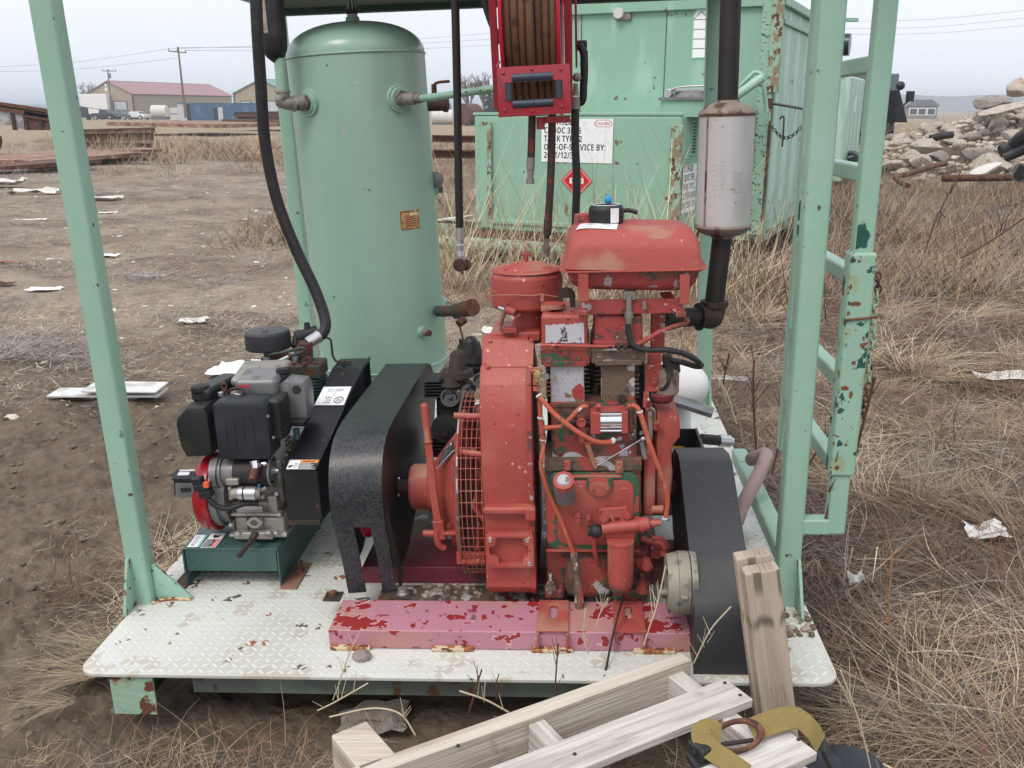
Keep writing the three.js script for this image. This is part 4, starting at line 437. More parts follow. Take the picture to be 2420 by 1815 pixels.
// ---------- the skid: deck, runners, posts, roof, ladder ----------
{
  const t = onSkid('equipment_skid', 'white diamond-plate steel skid with mint green posts carrying the red engine and green tank', 'skid');
  const deck = sub('deck', t);
  obj('plate', ext(roundRect(-1.045, 0, 0.945, 2.42, 0.055), 0.010, [0, -0.010, 0], [-90, 0, 0], 0.0025), M.deck, deck);
  // raised lugs of the diamond plate
  const lugG = metreUV(new THREE.SphereGeometry(0.0135, 8, 4, 0, Math.PI * 2, 0, Math.PI / 2)); lugG.scale(1, 0.085, 0.36); lugG.computeVertexNormals();
  const spots = [], P = 0.027;
  for (let i = 0; i < 76; i++) for (let j = 0; j < 92; j++) { const x = -1.03 + i * P, z = -0.02 - j * P; if (x > 0.93 || z < -2.4) continue; if ((x < -1.01 || x > 0.91) && z > -0.04) continue; if (x > -0.36 && x < 0.58 && z < -0.135 && z > -0.27) continue; spots.push([x, z, (i + j) % 2 ? 45 : -45]); }
  spots.sort((a, b) => b[1] - a[1]);
  spots.slice(0, 300).forEach(([x, z, a]) => { const m = new THREE.Mesh(lugG, M.lug); m.name = 'tread_lug'; m.position.set(x, 0, z); m.rotation.y = rad(a); m.castShadow = m.receiveShadow = true; deck.add(m); });
  const im = new THREE.InstancedMesh(lugG, M.lug, spots.length - 300); im.name = 'tread_pattern'; im.userData.kind = 'stuff'; const D = new THREE.Object3D();
  spots.slice(300).forEach(([x, z, a], k) => { D.position.set(x, 0, z); D.rotation.set(0, rad(a), 0); D.updateMatrix(); im.setMatrixAt(k, D.matrix); }); deck.add(im);
  // runners and cross beams under the plate
  for (const x of [-0.93, 0.80]) obj('skid_runner', [B(0.07, 0.008, 2.36, [x, -0.016, -1.2]), B(0.010, 0.11, 2.36, [x, -0.070, -1.2]), B(0.09, 0.010, 2.36, [x, -0.128, -1.2])], M.beamGrey, t);
  obj('runner_end', [B(0.12, 0.12, 0.008, [-0.90, -0.072, -0.016], 0.002)], M.mintRust, t);
  obj('cross_beam', [B(1.24, 0.085, 0.008, [-0.14, -0.058, -0.075]), B(1.24, 0.008, 0.05, [-0.14, -0.098, -0.1])], M.beamGrey, t);
  // posts of rounded square tube
  const post = (x, z, dx = 0) => { const g = sub('post', t), tube = ext(roundRect(-0.032, -0.032, 0.032, 0.032, 0.011), 1.86, [0, 0, 0], [-90, 0, 0]); tube.rotateZ(-Math.atan2(dx, 1.86)); tube.translate(x, 0, z); obj('tube', tube, M.mint, g); return g; };
  const pl = post(-1.030, -0.395, -0.018), pr = post(0.888, -0.405, 0.036), prr = post(0.888, -2.27), plr = post(-1.022, -2.27);
  const gus = (par, x, z, dx, w, h, mat) => obj('gusset', dx ? ext(dx > 0 ? [[0, 0], [w, 0], [w * 0.98, 0.012], [0.012, h], [0, h]] : [[0, 0], [0, h], [-0.012, h], [-w * 0.98, 0.012], [-w, 0]], 0.009, [x + dx * 0.0325, 0, z - 0.0045], null, 0.0015) : side([[-w, 0], [0, 0], [0, h], [-0.012, h], [-w, 0.014]], x - 0.0045, x + 0.0045, 0.0015).translate(0, 0, z + 0.0325), mat, par);
  gus(pl, -1.030, -0.395, 1, 0.115, 0.118, M.mintWorn); gus(pl, -1.048, -0.395, 0, 0.07, 0.155, M.mintWorn);
  gus(pr, 0.914, -0.405, 0, 0.085, 0.155, M.mintWorn); gus(pr, 0.886, -0.405, -1, 0.115, 0.118, M.mintWorn);
  gus(prr, 0.888, -2.27, -1, 0.11, 0.13, M.mintWorn); gus(prr, 0.910, -2.27, 0, 0.09, 0.15, M.mintWorn); gus(plr, -1.022, -2.27, 1, 0.11, 0.12, M.mintWorn);
  // weld beads where posts meet the plate
  obj('weld_bead', [T([[-0.998, 0.005, -0.362], [-0.955, 0.004, -0.388], [-0.885, 0.003, -0.389]], 0.006, 20, 6)], M.weldRust, pl);
  // roof over the rear half, seen from below
  const roof = sub('roof', t);
  obj('roof_plate', B(2.02, 0.01, 0.96, [-0.03, 1.866, -1.80], 0.002), M.roof, roof);
  obj('roof_beam', B(2.02, 0.10, 0.05, [-0.03, 1.885, -2.25], 0.004), M.roof, roof);
  for (const z of [-1.36]) obj('roof_beam', B(1.96, 0.055, 0.045, [-0.03, 1.89, z], 0.004), M.roof, roof);
  for (const x of [-1.02, 0.96]) obj('roof_rail', B(0.05, 0.08, 2.4, [x, 1.90, -1.2], 0.004), M.mint, roof);
  // toe rail along the right edge
  obj('toe_rail', ext(roundRect(-0.027, -0.027, 0.027, 0.027, 0.009), 0.84, [0.893, 0.128, -0.43], [0, 180, 0], 0, [roundRect(-0.021, -0.021, 0.021, 0.021, 0.006)]), M.mint, t);
  // ladder on the right side
  const lad = sub('ladder', t);
  const Z0 = -0.40, Z1 = -1.06, LX = (y) => 1.008 + 0.024 * y, X = 1.028;
  obj('ladder_rail', [bar([LX(0.22), 0.226, Z0], [LX(1.9), 1.9, Z0], 0.050, 0.050, 0.009)], M.mint, lad);
  obj('ladder_rail', [bar([LX(0.22), 0.226, Z1], [LX(1.9), 1.9, Z1], 0.050, 0.050, 0.009)], M.mint, lad);
  obj('sleeve', [bar([LX(0.40), 0.405, Z0], [LX(1.02), 1.02, Z0], 0.066, 0.066, 0.009)], M.mintWorn, lad);
  obj('foot_bar', bar([LX(0.25) + 0.024, 0.248, Z0], [0.92, 0.248, Z0], 0.046, 0.046, 0.006), M.mint, lad);
  for (const y of [0.412, 0.655, 0.945, 1.214, 1.480]) obj('rung', bar([LX(y), y, Z0 - 0.026], [LX(y), y, Z1 + 0.026], 0.040, 0.042, 0.006), M.mint, lad);
  // locking pin of the sleeve
  obj('pin', cy([X - 0.036, 0.846, Z0 + 0.037], [X + 0.045, 0.853, Z0 + 0.037], 0.0032), M.rust, lad);
}
{ // chain from the sleeve pin
  const t = onSkid('chain', 'painted rusty chain hanging beside the ladder sleeve', 'chain');
  const X = 1.074, pts = []; for (let i = 0; i < 24; i++) pts.push([X + 0.004 * Math.sin(i * 0.8), 0.955 - i * 0.0168, -0.385 - 0.001 * i]);
  pts.forEach((p, i) => obj('link', put(new THREE.TorusGeometry(0.0085, 0.0026, 6, 10).scale(1, 1.35, 1), p, [0, i % 2 ? 80 : 10, 8 * Math.sin(i)]), i > 17 || i < 3 ? M.rust : i % 3 ? M.mintWorn : M.mintRust, t));
}
{ // bent exhaust pipe
  obj('pipe_bend', T([[0.793, 0.115, -0.7], [0.817, 0.174, -0.72], [0.856, 0.244, -0.74], [0.888, 0.299, -0.77], [0.898, 0.305, -0.8], [0.897, 0.29, -0.85], [0.872, 0.245, -0.92]], 0.0225, 60, 16), M.pinkPipe, tagged('bent_pipe', 'pale pink bent pipe leaning beside the right black guard', 'pipe'));
}
function tagged(name, label, cat, group) { return onSkid(name, label, cat, group); }

// ---------- tall green air tank and its pipes ----------
const TX = -0.535, TZ = -1.65, TR = 0.262;
{
  const t = onSkid('air_tank', 'tall mint green upright air tank with domed top', 'tank');
  const prof = []; for (let i = 0; i <= 12; i++) { const a = rad(-90 + 90 * i / 12); prof.push([Math.max(0.0001, TR * Math.pow(Math.cos(a), 0.9)), 0.42 + 0.11 * Math.sin(a)]); }
  prof.push([TR, 0.43]); for (let i = 0; i <= 14; i++) { const a = rad(90 * i / 14); prof.push([Math.max(0.0001, TR * Math.pow(Math.cos(a), 0.86)), 1.625 + 0.118 * Math.sin(a)]); }
  obj('shell', lathe(prof, [TX, 0, TZ], 'y', 72), M.mintTank, t);
  for (const y of [0.425, 1.618]) obj('weld_seam', tor(TR + 0.0005, 0.0045, [TX, y, TZ], 'y', 72, 6), M.mintTank, t);
  for (let i = 0; i < 3; i++) { const a = rad(30 + i * 120); obj('leg', B(0.06, 0.40, 0.012, [TX + 0.20 * Math.cos(a), 0.20, TZ + 0.20 * Math.sin(a)], 0.002, [0, 90 - 30 - i * 120, 0]), M.mint, t); }
  const onTank = (deg, y, r = TR) => [TX + r * Math.sin(rad(deg)), y, TZ + r * Math.cos(rad(deg))];
  // ports: welded flange and threaded bush
  const port = (deg, y, r1, name) => { const g = sub(name, t), d = [Math.sin(rad(deg)), 0, Math.cos(rad(deg))], p = (k) => { const q = onTank(deg, y, TR + k); return q; }; obj('flange', [cy(p(-0.01), p(0.008), r1 * 1.5, r1 * 1.42, 28), cy(p(0.006), p(0.014), r1 * 1.2, r1 * 1.1, 28)], M.mintTank, g); obj('bush', cy(p(0.01), p(0.03), r1 * 0.86, r1 * 0.86, 6), M.steelDull, g); return d; };
  port(-33, 1.455, 0.034, 'port'); port(45, 1.452, 0.034, 'port'); port(49, 0.57, 0.016, 'port'); port(92, 0.63, 0.03, 'port'); port(100, 1.10, 0.016, 'port');
  obj('drain_plug', cy(onTank(49, 0.57, TR + 0.02), onTank(49, 0.57, TR + 0.045), 0.012, 0.014, 6), M.rust, t);
  obj('top_fitting', [C(0.026, 0.03, 0.03, [TX, 1.745, TZ], 'y', 6), C(0.02, 0.02, 0.07, [TX, 1.785, TZ])], M.mintTank, t);
  obj('top_valve', [C(0.018, 0.022, 0.12, [TX, 1.83, TZ], 'y', 8)], M.rustBlack, t);
  // maker's plate: a thin rusty tag bent to the shell
  const tagMat = print(256, 210, (x, w, h) => { x.fillStyle = '#b98a5c'; x.fillRect(0, 0, w, h); x.fillStyle = '#8a4f2c'; x.fillRect(0, 0, w, 14); x.fillRect(0, h - 12, w, 12); x.fillRect(0, 0, 10, h); x.fillRect(w - 12, 0, 12, h); const r = rng(5); for (let i = 0; i < 60; i++) { x.fillStyle = i % 2 ? '#7a4023' : '#d8bd92'; x.fillRect(r() * w, r() * h, 6 + r() * 22, 3 + r() * 9); } x.fillStyle = '#e3d2ae'; x.fillRect(120, 30, 110, 26); x.fillStyle = '#4a2a1a'; for (let k = 0; k < 5; k++) x.fillRect(60, 70 + k * 24, 120 + (k * 37) % 60, 9); }, 0.7);
  const a0 = 37, a1 = 56; sheet('name_plate', [onTank(a0, 1.045, TR), onTank(a1, 1.045, TR), onTank(a1, 0.975, TR), onTank(a0, 0.975, TR)], tagMat, t, 0.006, (p) => onTank(Math.atan2(p[0] - TX, p[2] - TZ) * 180 / Math.PI, p[1], TR + 0.0015));
  lean(t, [TX, 1.3, TZ], 1.3);
}
{ // lower tank outlet on the right: elbows and rusty cap
  const t = onSkid('tank_outlet', 'green fitting with rusty pipe cap low on the right of the tank', 'pipe fitting');
  const a = [-0.266, 0.642, -1.55], b = [-0.185, 0.652, -1.5], c = [-0.147, 0.667, -1.46], d = [-0.146, 0.631, -1.44];
  obj('nipple', cy(a, b, 0.022, 0.022, 16), M.greenBlock, t); obj('elbow', [cy(b, c, 0.030, 0.030, 16), C(0.032, 0.032, 0.016, b, 'x', 8)], M.greenBlock, t); obj('cap', [cy(c, [-0.107, 0.682, -1.42], 0.030, 0.034, 16), cy(d, [-0.167, 0.617, -1.42], 0.018, 0.016, 8)], M.rust, t);
}
{ // thin lines hanging at the right of the tank
  const t = onSkid('copper_line', 'thin bent line with clamp hanging below the tank outlet', 'pipe');
  obj('line', T([[-0.167, 0.617, -1.42], [-0.158, 0.588, -1.42], [-0.15, 0.548, -1.4], [-0.172, 0.498, -1.38], [-0.178, 0.443, -1.38]], 0.004, 30, 6), M.rustBlack, t);
}
{ // small grey pressure gauge behind the tank edge
  const t = onSkid('pressure_gauge', 'round grey gauge peeking past the right edge of the tank', 'gauge');
  obj('case', lathe([[0.0001, -0.012], [0.030, -0.012], [0.032, 0], [0.030, 0.012], [0.0001, 0.014]], [-0.263, 1.149, -1.66], 'z', 24), M.castGrey, t); obj('stem', cy([-0.263, 1.149, -1.66], [-0.301, 1.15, -1.66], 0.008), M.brass, t);
}
{ // left line: elbow up into the green pipe
  const t = onSkid('riser_pipe', 'green riser pipe with cast elbow on the left of the tank', 'pipe');
  const e = [-0.758, 1.453, -1.38], f = [-0.719, 1.449, -1.4], u = [-0.759, 1.489, -1.38], top = [-0.755, 1.606, -1.38];
  obj('elbow', [T([f, lerp(f, e, 0.6), add(e, [-0.012, 0.008, 0]), lerp(e, u, 0.6), u], 0.024, 24, 14), cy(u, lerp(u, top, 0.07), 0.029, 0.029, 16), cy(f, lerp(f, e, 0.25), 0.029, 0.029, 16)], M.cast, t);
  obj('pipe', cy(u, top, 0.021, 0.021, 18), M.mint, t);
  obj('union', [cy(f, [-0.693, 1.457, -1.415], 0.028, 0.028, 8)], M.steelDull, t);
}
{ // dark bottle-shaped filter under the roof
  const t = onSkid('line_filter', 'dark bottle-shaped filter hanging under the roof at left', 'filter');
  const p = [-0.772, 1.693, -1.38], q = [-0.763, 1.603, -1.38];
  obj('body', lathe([[0.0001, -0.105], [0.012, -0.10], [0.030, -0.085], [0.044, -0.06], [0.047, 0], [0.047, 0.28], [0.0001, 0.28]], p, 'y', 28), M.plasticGrey, t); obj('nozzle', cy(add(p, [0.01, -0.10, 0]), add(p, [0.012, -0.135, 0]), 0.007, 0.004), M.rubber, t);
}
{ const t = onSkid('paper_tag', 'tan wooden slat strapped to the black hose under the roof', 'slat'); obj('slat', fb([-0.759, 1.79, -1.12], [-0.711, 1.669, -1.12], 0.012), M.woodTan, t); }
{ // right line from the tank to the hose reel
  const t = onSkid('supply_pipe', 'thin green pipe from the tank to the hose reel', 'pipe');
  const a = [-0.325, 1.451, -1.37], b = [-0.268, 1.452, -1.34], c = [-0.183, 1.454, -1.25], d = [0.053, 1.47, -1.02];
  obj('coupling', [cy(a, b, 0.022, 0.022, 8), cy(b, lerp(b, c, 0.3), 0.019, 0.016, 8)], M.steelDull, t); obj('pipe', T([b, c, d], 0.0125, 30, 14), M.mint, t);
}
{ // ball valve behind the supply pipe
  const t = onSkid('ball_valve', 'dark ball valve with red brown lever behind the supply pipe', 'valve');
  const p = [-0.216, 1.433, -1.5]; obj('body', [C(0.026, 0.026, 0.07, p, 'x', 14), C(0.030, 0.030, 0.018, add(p, [0.03, 0, 0]), 'x', 8), C(0.010, 0.010, 0.05, add(p, [-0.01, 0.045, 0]))], M.rustBlack, t);
  obj('lever', T([add(p, [-0.015, 0.062, 0]), add(p, [0.005, 0.075, 0.005]), add(p, [0.05, 0.078, 0.01])], 0.006, 16, 6), M.rust, t);
}

// ---------- hoses hanging from the roof ----------
{
  const t = onSkid('air_hose', 'thick black hose curving down the left of the tank to the small compressor', 'hose');
  obj('hose', T([[-0.71, 1.817, -1.05], [-0.719, 1.68, -1.05], [-0.733, 1.511, -1.07], [-0.745, 1.32, -1.09], [-0.728, 1.135, -1.1], [-0.677, 0.96, -1.1], [-0.624, 0.831, -1.09], [-0.591, 0.735, -1.07], [-0.587, 0.687, -1.05], [-0.613, 0.657, -1.03]], 0.0195, 90, 16), M.rubberWorn, t);
  obj('ferrule', [cy([-0.602, 0.669, -1.03], [-0.638, 0.65, -1], 0.022, 0.021, 18)], M.zinc, t);
  obj('elbow', [T([[-0.638, 0.65, -1], [-0.656, 0.639, -0.98], [-0.663, 0.604, -0.97]], 0.017, 14, 12), hex(0.022, [-0.651, 0.643, -0.99], 'x')], M.rust, t);
}
{
  const t = onSkid('drop_hose', 'straight black hose with silver fitting and rusty coupling between tank and reel', 'hose');
  const w = 1.0;
  obj('hose', T([[-0.07, 1.785, -1], [-0.075, 1.57, -1], [-0.081, 1.346, -1], [-0.087, 1.172, -1], [-0.09, 1.029, -1]], 0.0130, 50, 16), M.rubber, t);
  obj('fitting', [cy([-0.09, 1.035, -1], [-0.09, 0.995, -1], 0.0155, 0.0155, 8), cy([-0.09, 0.995, -1], [-0.091, 0.983, -1], 0.012, 0.012, 8), hex(0.015, [-0.092, 0.969, -1], 'y'), cy([-0.092, 0.961, -1], [-0.091, 0.943, -1], 0.012, 0.014, 8), cy([-0.091, 0.943, -1], [-0.09, 0.927, -1], 0.0150, 0.0150, 8)], M.zinc, t);
  obj('coupling', [C(0.0215, 0.0215, 0.022, [-0.093, 0.915, -0.98], 'z', 20), C(0.021, 0.019, 0.024, [-0.081, 0.909, -1.02], [80, 0, 25], 20), C(0.004, 0.004, 0.02, [-0.089, 0.892, -1])], M.rust, t);
}
{
  const t = onSkid('reel_feed_hose', 'black hose looping from the roof into the back of the red reel', 'hose');
  obj('hose', T([[-0.003, 1.787, -1.15], [0.01, 1.724, -1.15], [0.032, 1.66, -1.15], [0.066, 1.602, -1.15], [0.103, 1.572, -1.15]], 0.0115, 30, 12), M.rubber, t);
}
{ // red hose reel
  const t = onSkid('hose_reel', 'red spring hose reel hung under the roof with brown hose', 'hose reel');
  // flanges and drum turn about an axis across the skid
  const cx = 0.175, cyy = 1.70, cz = -0.98, R = 0.315;
  const fl = (x, s) => { const g = sub('flange', t); obj('disc', [C(R, R, 0.004, [x, cyy, cz], 'x', 56), tor(R, 0.006, [x, cyy, cz], 'x', 56, 8)], M.reelBright, g); };
  fl(0.092, -1); fl(0.252, 1);
  obj('drum', C(0.12, 0.12, 0.16, [0.172, cyy, cz], 'x', 32), M.reel, t);
  const hs = sub('hose', t); for (let l = 0; l < 3; l++) for (let i = 0; i < 7; i++) obj('coil', tor(0.285 - l * 0.026 - 0.004 * ((i * 7) % 3), 0.0118, [0.106 + 0.0222 * i + (l % 2) * 0.004, cyy, cz + 0.004 * ((i * 5) % 4)], 'x', 44, 8), M.hoseBrown, hs);
  const arm = (x) => obj('arm', [B(0.006, 0.50, 0.09, [x, 1.65, -0.80], 0.002, [12, 0, 0]), B(0.022, 0.50, 0.006, [x, 1.65, -0.752], 0.002, [12, 0, 0])], M.reel, t);
  arm(0.066); arm(0.278);
  for (const x of [0.262, 0.272, 0.288]) obj('spring_case', C(0.22, 0.22, 0.006, [x + 0.012, 1.74, -0.98], 'x', 40), M.reel, t);
  // roller guide: framed plate with four rollers
  const g = sub('roller_guide', t), tl = [0.082, 1.513, -0.62], tr = [0.282, 1.517, -0.62], br = [0.284, 1.386, -0.62], bl = [0.083, 1.381, -0.62];
  const q = (s, r) => lerp(lerp(tl, tr, s), lerp(bl, br, s), r);
  const hole = [q(0.20, 0.15), q(0.77, 0.15), q(0.77, 0.30), q(0.90, 0.30), q(0.90, 0.68), q(0.77, 0.68), q(0.77, 0.82), q(0.20, 0.82), q(0.20, 0.68), q(0.10, 0.68), q(0.10, 0.30), q(0.20, 0.30)];
  obj('face_plate', ext([tl, tr, br, bl], 0.006, [0, 0, tl[2] - 0.006], null, 0.001, [hole]), M.reel, g);
  obj('side_plate', [bar(tl, add(tl, [0, 0.02, -0.10]), 0.006, 0.004), ext([tl, add(tl, [0.006, 0, 0]), add(bl, [0.006, 0, 0]), bl], 0.09, [0, 0, tl[2] - 0.097]), ext([add(tr, [-0.006, 0, 0]), tr, br, add(br, [-0.006, 0, 0])], 0.09, [0, 0, tl[2] - 0.097])], M.reel, g);
  const rl = (a, b, r) => obj('roller', cy(add(a, [0, 0, -0.004]), add(b, [0, 0, -0.004]), r, r, 20), M.roller, g);
  rl(q(0.205, 0.225), q(0.487, 0.225), 0.0115); rl(q(0.491, 0.225), q(0.765, 0.225), 0.0115); rl(q(0.205, 0.755), q(0.487, 0.755), 0.0115); rl(q(0.491, 0.755), q(0.765, 0.755), 0.0115); rl(q(0.152, 0.32), q(0.152, 0.665), 0.0105); rl(q(0.845, 0.32), q(0.845, 0.665), 0.0105);
  for (const [s, r] of [[0.09, 0.12], [0.48, 0.07], [0.88, 0.11], [0.09, 0.86], [0.48, 0.905], [0.88, 0.85]]) obj('rivet', new THREE.SphereGeometry(0.0048, 12, 8).scale(1, 1, 0.6).translate(...add(q(s, r), [0, 0, 0.001])), M.reel, g);
  obj('bottom_bracket', [fb([0.186, 1.379, -0.66], [0.282, 1.361, -0.66], 0.006), C(0.012, 0.012, 0.03, [0.198, 1.36, -0.66], 'y', 16)], M.reel, t);
}
{
  const t = onSkid('short_hose', 'short dark hose end with grey crimped fitting under the reel', 'hose');
  obj('hose', cy([0.173, 1.383, -0.7], [0.166, 1.254, -0.7], 0.0112, 0.0112, 16), M.hoseDark, t);
  obj('fitting', [cy([0.166, 1.267, -0.7], [0.164, 1.233, -0.7], 0.0124, 0.0124, 14), hex(0.0115, [0.164, 1.225, -0.7], 'y'), cy([0.164, 1.228, -0.7], [0.163, 1.207, -0.7], 0.0095, 0.0095, 10), hex(0.0138, [0.162, 1.2, -0.7], 'y')].map((g, i) => g), M.steelDull, t);
}
{
  const t = onSkid('reel_hose_end', 'dark red hose end with quick coupler hanging below the reel', 'hose');
  obj('hose', T([[0.23, 1.387, -0.7], [0.225, 1.252, -0.7], [0.218, 1.147, -0.7], [0.212, 1.08, -0.7]], 0.0115, 30, 14), M.hoseDark, t);
  obj('ferrule', [cy([0.212, 1.086, -0.7], [0.209, 1.042, -0.7], 0.0130, 0.012, 14), cy([0.209, 1.042, -0.7], [0.207, 1.028, -0.7], 0.008, 0.008, 10)], M.rustBlack, t);
  obj('coupler', [cy([0.207, 1.031, -0.7], [0.205, 1.012, -0.7], 0.010, 0.010, 6), cy([0.205, 1.012, -0.7], [0.202, 0.979, -0.7], 0.0138, 0.0138, 14)], M.steelDull, t);
}
{
  const t = onSkid('reel_supply_hose', 'black hose with crimped fitting running from the reel side down behind the fuel tank', 'hose');
  const w = 0.86;
  obj('hose', T([[0.295, 1.403, -0.86], [0.294, 1.297, -0.86], [0.297, 1.187, -0.86], [0.292, 1.074, -0.86], [0.287, 1.005, -0.84]], 0.0125, 30, 14), M.rubber, t);
  obj('fitting', [cy([0.295, 1.398, -0.86], [0.296, 1.433, -0.86], 0.0135, 0.0135, 16), hex(0.012, [0.296, 1.443, -0.86], 'y'), cy([0.296, 1.436, -0.86], [0.298, 1.471, -0.86], 0.008, 0.008, 10), new THREE.SphereGeometry(0.013, 14, 10).translate(...[0.301, 1.488, -0.86])], M.steelDull, t);
  obj('upper_hose', T([[0.31, 1.583, -0.9], [0.322, 1.557, -0.9], [0.324, 1.509, -0.9], [0.321, 1.465, -0.9], [0.319, 1.429, -0.9], [0.311, 1.415, -0.9], [0.303, 1.415, -0.9]], 0.0115, 40, 12), M.rubber, t);
  obj('elbow', [fb([0.299, 1.595, -0.9], [0.333, 1.567, -0.9], 0.026, 0.006), hex(0.0135, [0.323, 1.526, -0.9], 'y'), cy([0.324, 1.565, -0.9], [0.324, 1.509, -0.9], 0.011, 0.0115, 12)], M.rustBlack, t);
}
const sans = await new FontLoader().loadAsync('fonts/droid/droid_sans_bold.typeface.json');
// ---------- red two-cylinder engine ----------
const bolt = (p, r = 0.007) => hex(r, p, 'z');
{ // painted channel base under the engine
  const t = onSkid('channel_frame', 'faded pink painted steel channel base with peeling red paint under the red engine', 'frame');
  obj('front_channel', [B(1.0, 0.056, 0.165, [0.11, 0.029, -0.2165], 0.004)], M.pink, t);
  obj('rear_channel', [B(1.0, 0.056, 0.20, [0.12, 0.029, -0.60], 0.004)], M.maroon, t);
  for (const x of [-0.33, -0.05, 0.22, 0.49]) obj('weld_bead', T([[x - 0.055, 0.004, -0.131], [x - 0.02, 0.006, -0.129], [x + 0.02, 0.005, -0.130], [x + 0.055, 0.004, -0.131]], 0.0095, 14, 8), M.weldRust, t);
  const br = (x) => { const g = sub('bracket', t); 
    obj('top_plate', ext(roundRect(-0.042, 0, 0.042, 0.165, 0.002), 0.005, [x, 0.060, -0.126], [-90, 0, 0], 0.001, [roundRect(-0.011, 0.068, 0.011, 0.135, 0.010)]), M.redDusty, g);
    for (const s of [-1, 1]) obj('web', side([[0.0, 0.059], [0.004, 0.022], [0.012, 0.004], [0.0165 + 0.0, 0.004], [0.0165, 0.059]], x + s * 0.039 - 0.003, x + s * 0.039 + 0.003).translate(0, 0, -0.117), M.redDusty, g); };
  br(0.222); br(0.427);
}
{
  const t = onSkid('red_engine', 'red two-cylinder diesel engine with fan shroud in the middle of the skid', 'engine');
  // crankcase
  const cc = sub('crankcase', t);
  obj('block', [fb([0.202, 0.477, -0.335], [0.467, 0.191, -0.335], 0.42, 0.012), fb([0.198, 0.186, -0.35], [0.493, 0.063, -0.35], 0.40, 0.01)], M.redChip, cc);
  obj('foot', [fb([0.194, 0.083, -0.315], [0.25, 0.05, -0.315], 0.30, 0.01), fb([0.388, 0.083, -0.315], [0.487, 0.047, -0.315], 0.30, 0.01)], M.redChip, cc);
  obj('sump', [fb([0.249, 0.188, -0.335], [0.389, 0.037, -0.335], 0.30, 0.03)], M.castDirt, cc);
  // access door: rounded plate with a raised rim
  const d0 = [0.202, 0.441, -0.318], d1 = [0.462, 0.206, -0.318];
  obj('door', ext(roundRect(d0[0], d1[1], d1[0], d0[1], 0.035), 0.016, [0, 0, d0[2] - 0.016], null, 0.006), M.greenOld, cc);
  obj('door_panel', ext(roundRect(d0[0] + 0.032, d1[1] + 0.018, d1[0] - 0.016, d0[1] - 0.022, 0.03), 0.008, [0, 0, d0[2] - 0.004], null, 0.003), M.red, cc);
  obj('door_lip', [ext(roundRect(d0[0] - 0.001, d1[1] - 0.004, d1[0] + 0.003, d1[1] + 0.004, 0.003), 0.008, [0, 0, d0[2] - 0.004], null, 0.002), ext(roundRect(d0[0] + 0.06, d0[1] - 0.014, d1[0] - 0.05, d0[1] - 0.004, 0.004), 0.008, [0, 0, d0[2]], null, 0.002)], M.redDusty, cc);
  // inspection cover with two nuts
  const ic = sub('inspection_cover', t), ip = [0.351, 0.401, -0.305];
  obj('frame', ext(roundRect(ip[0] - 0.034, ip[1] - 0.008, ip[0] + 0.036, ip[1] + 0.030, 0.006), 0.006, [0, 0, ip[2] - 0.004], null, 0.002), M.greenOld, ic);
  obj('plate', C(0.030, 0.031, 0.008, add(ip, [0, 0, 0.004]), 'z', 28).scale(1, 0.72, 1).translate(0, ip[1] * 0.28, 0), M.redDusty, ic);
  for (const s of [-1, 1]) obj('nut', [bolt(add(ip, [s * 0.021, 0.006, 0.014]), 0.0065), C(0.003, 0.003, 0.012, add(ip, [s * 0.021, 0.006, 0.019]), 'z', 10)], M.redDusty, ic);
  // casting bosses and bolts on the door
  for (const g of [bolt([0.292, 0.324, -0.295], 0.008), bolt([0.292, 0.309, -0.295], 0.007), C(0.007, 0.007, 0.02, [0.321, 0.319, -0.298], 'z', 12), fb([0.408, 0.398, -0.312], [0.432, 0.335, -0.312], 0.02, 0.004), C(0.009, 0.009, 0.01, [0.291, 0.322, -0.3], 'z', 14)]) obj('boss', g, M.redDusty, cc);
  obj('flange', [fb([0.201, 0.481, -0.32], [0.467, 0.443, -0.32], 0.42, 0.004)], M.castDirt, cc);
  obj('clamp', [fb([0.255, 0.478, -0.308], [0.274, 0.449, -0.308], 0.02, 0.004), fb([0.395, 0.478, -0.308], [0.416, 0.44, -0.308], 0.02, 0.004), bolt([0.265, 0.462, -0.3], 0.007), bolt([0.405, 0.464, -0.3], 0.007)], M.redDusty, cc);
  // oil filler
  const of = sub('oil_filler', t), o0 = [0.257, 0.375, -0.3], o1 = [0.255, 0.446, -0.25];
  obj('neck', cy(o0, lerp(o0, o1, 0.95), 0.029, 0.0275, 28), M.castGrey, of); obj('cap', [cy(lerp(o0, o1, 0.8), o1, 0.030, 0.029, 10)], M.red, of); obj('cap_top', cy(o1, lerp(o0, o1, 1.06), 0.019, 0.016, 20), M.silverChip, of);
  // cylinders, block and heads
  const cyl = (a, b, mat, w) => { const g = sub('cylinder', t); obj('cowl', fb(a, b, 0.10, 0.006), mat, g); const n = 9; for (let i = 0; i < n; i++) obj('fin', B(Math.abs(b[0] - a[0]) + 0.03, 0.004, 0.19, [(a[0] + b[0]) / 2, b[1] + (a[1] - b[1]) * (i + 0.5) / n, a[2] - 0.15]), M.castDirt, g); return g; };
  cyl([0.222, 0.742, -0.345], [0.313, 0.631, -0.345], M.silverChip); cyl([0.358, 0.736, -0.352], [0.449, 0.621, -0.352], M.castDirt);
  obj('rear_block', [fb([0.207, 0.713, -0.46], [0.484, 0.436, -0.46], 0.24, 0.01)], M.blackSide, t);
  obj('spring', tor(0.009, 0.0018, [0, 0, 0], 'y', 14, 6).translate(...[0.343, 0.656, -0.4]), M.rustBlack, t);
  for (let i = 0; i < 12; i++) obj('spring', tor(0.010, 0.0019, add([0.346, 0.662, -0.41], [0, -i * 0.0042, 0]), 'y', 14, 6), M.rustBlack, t);
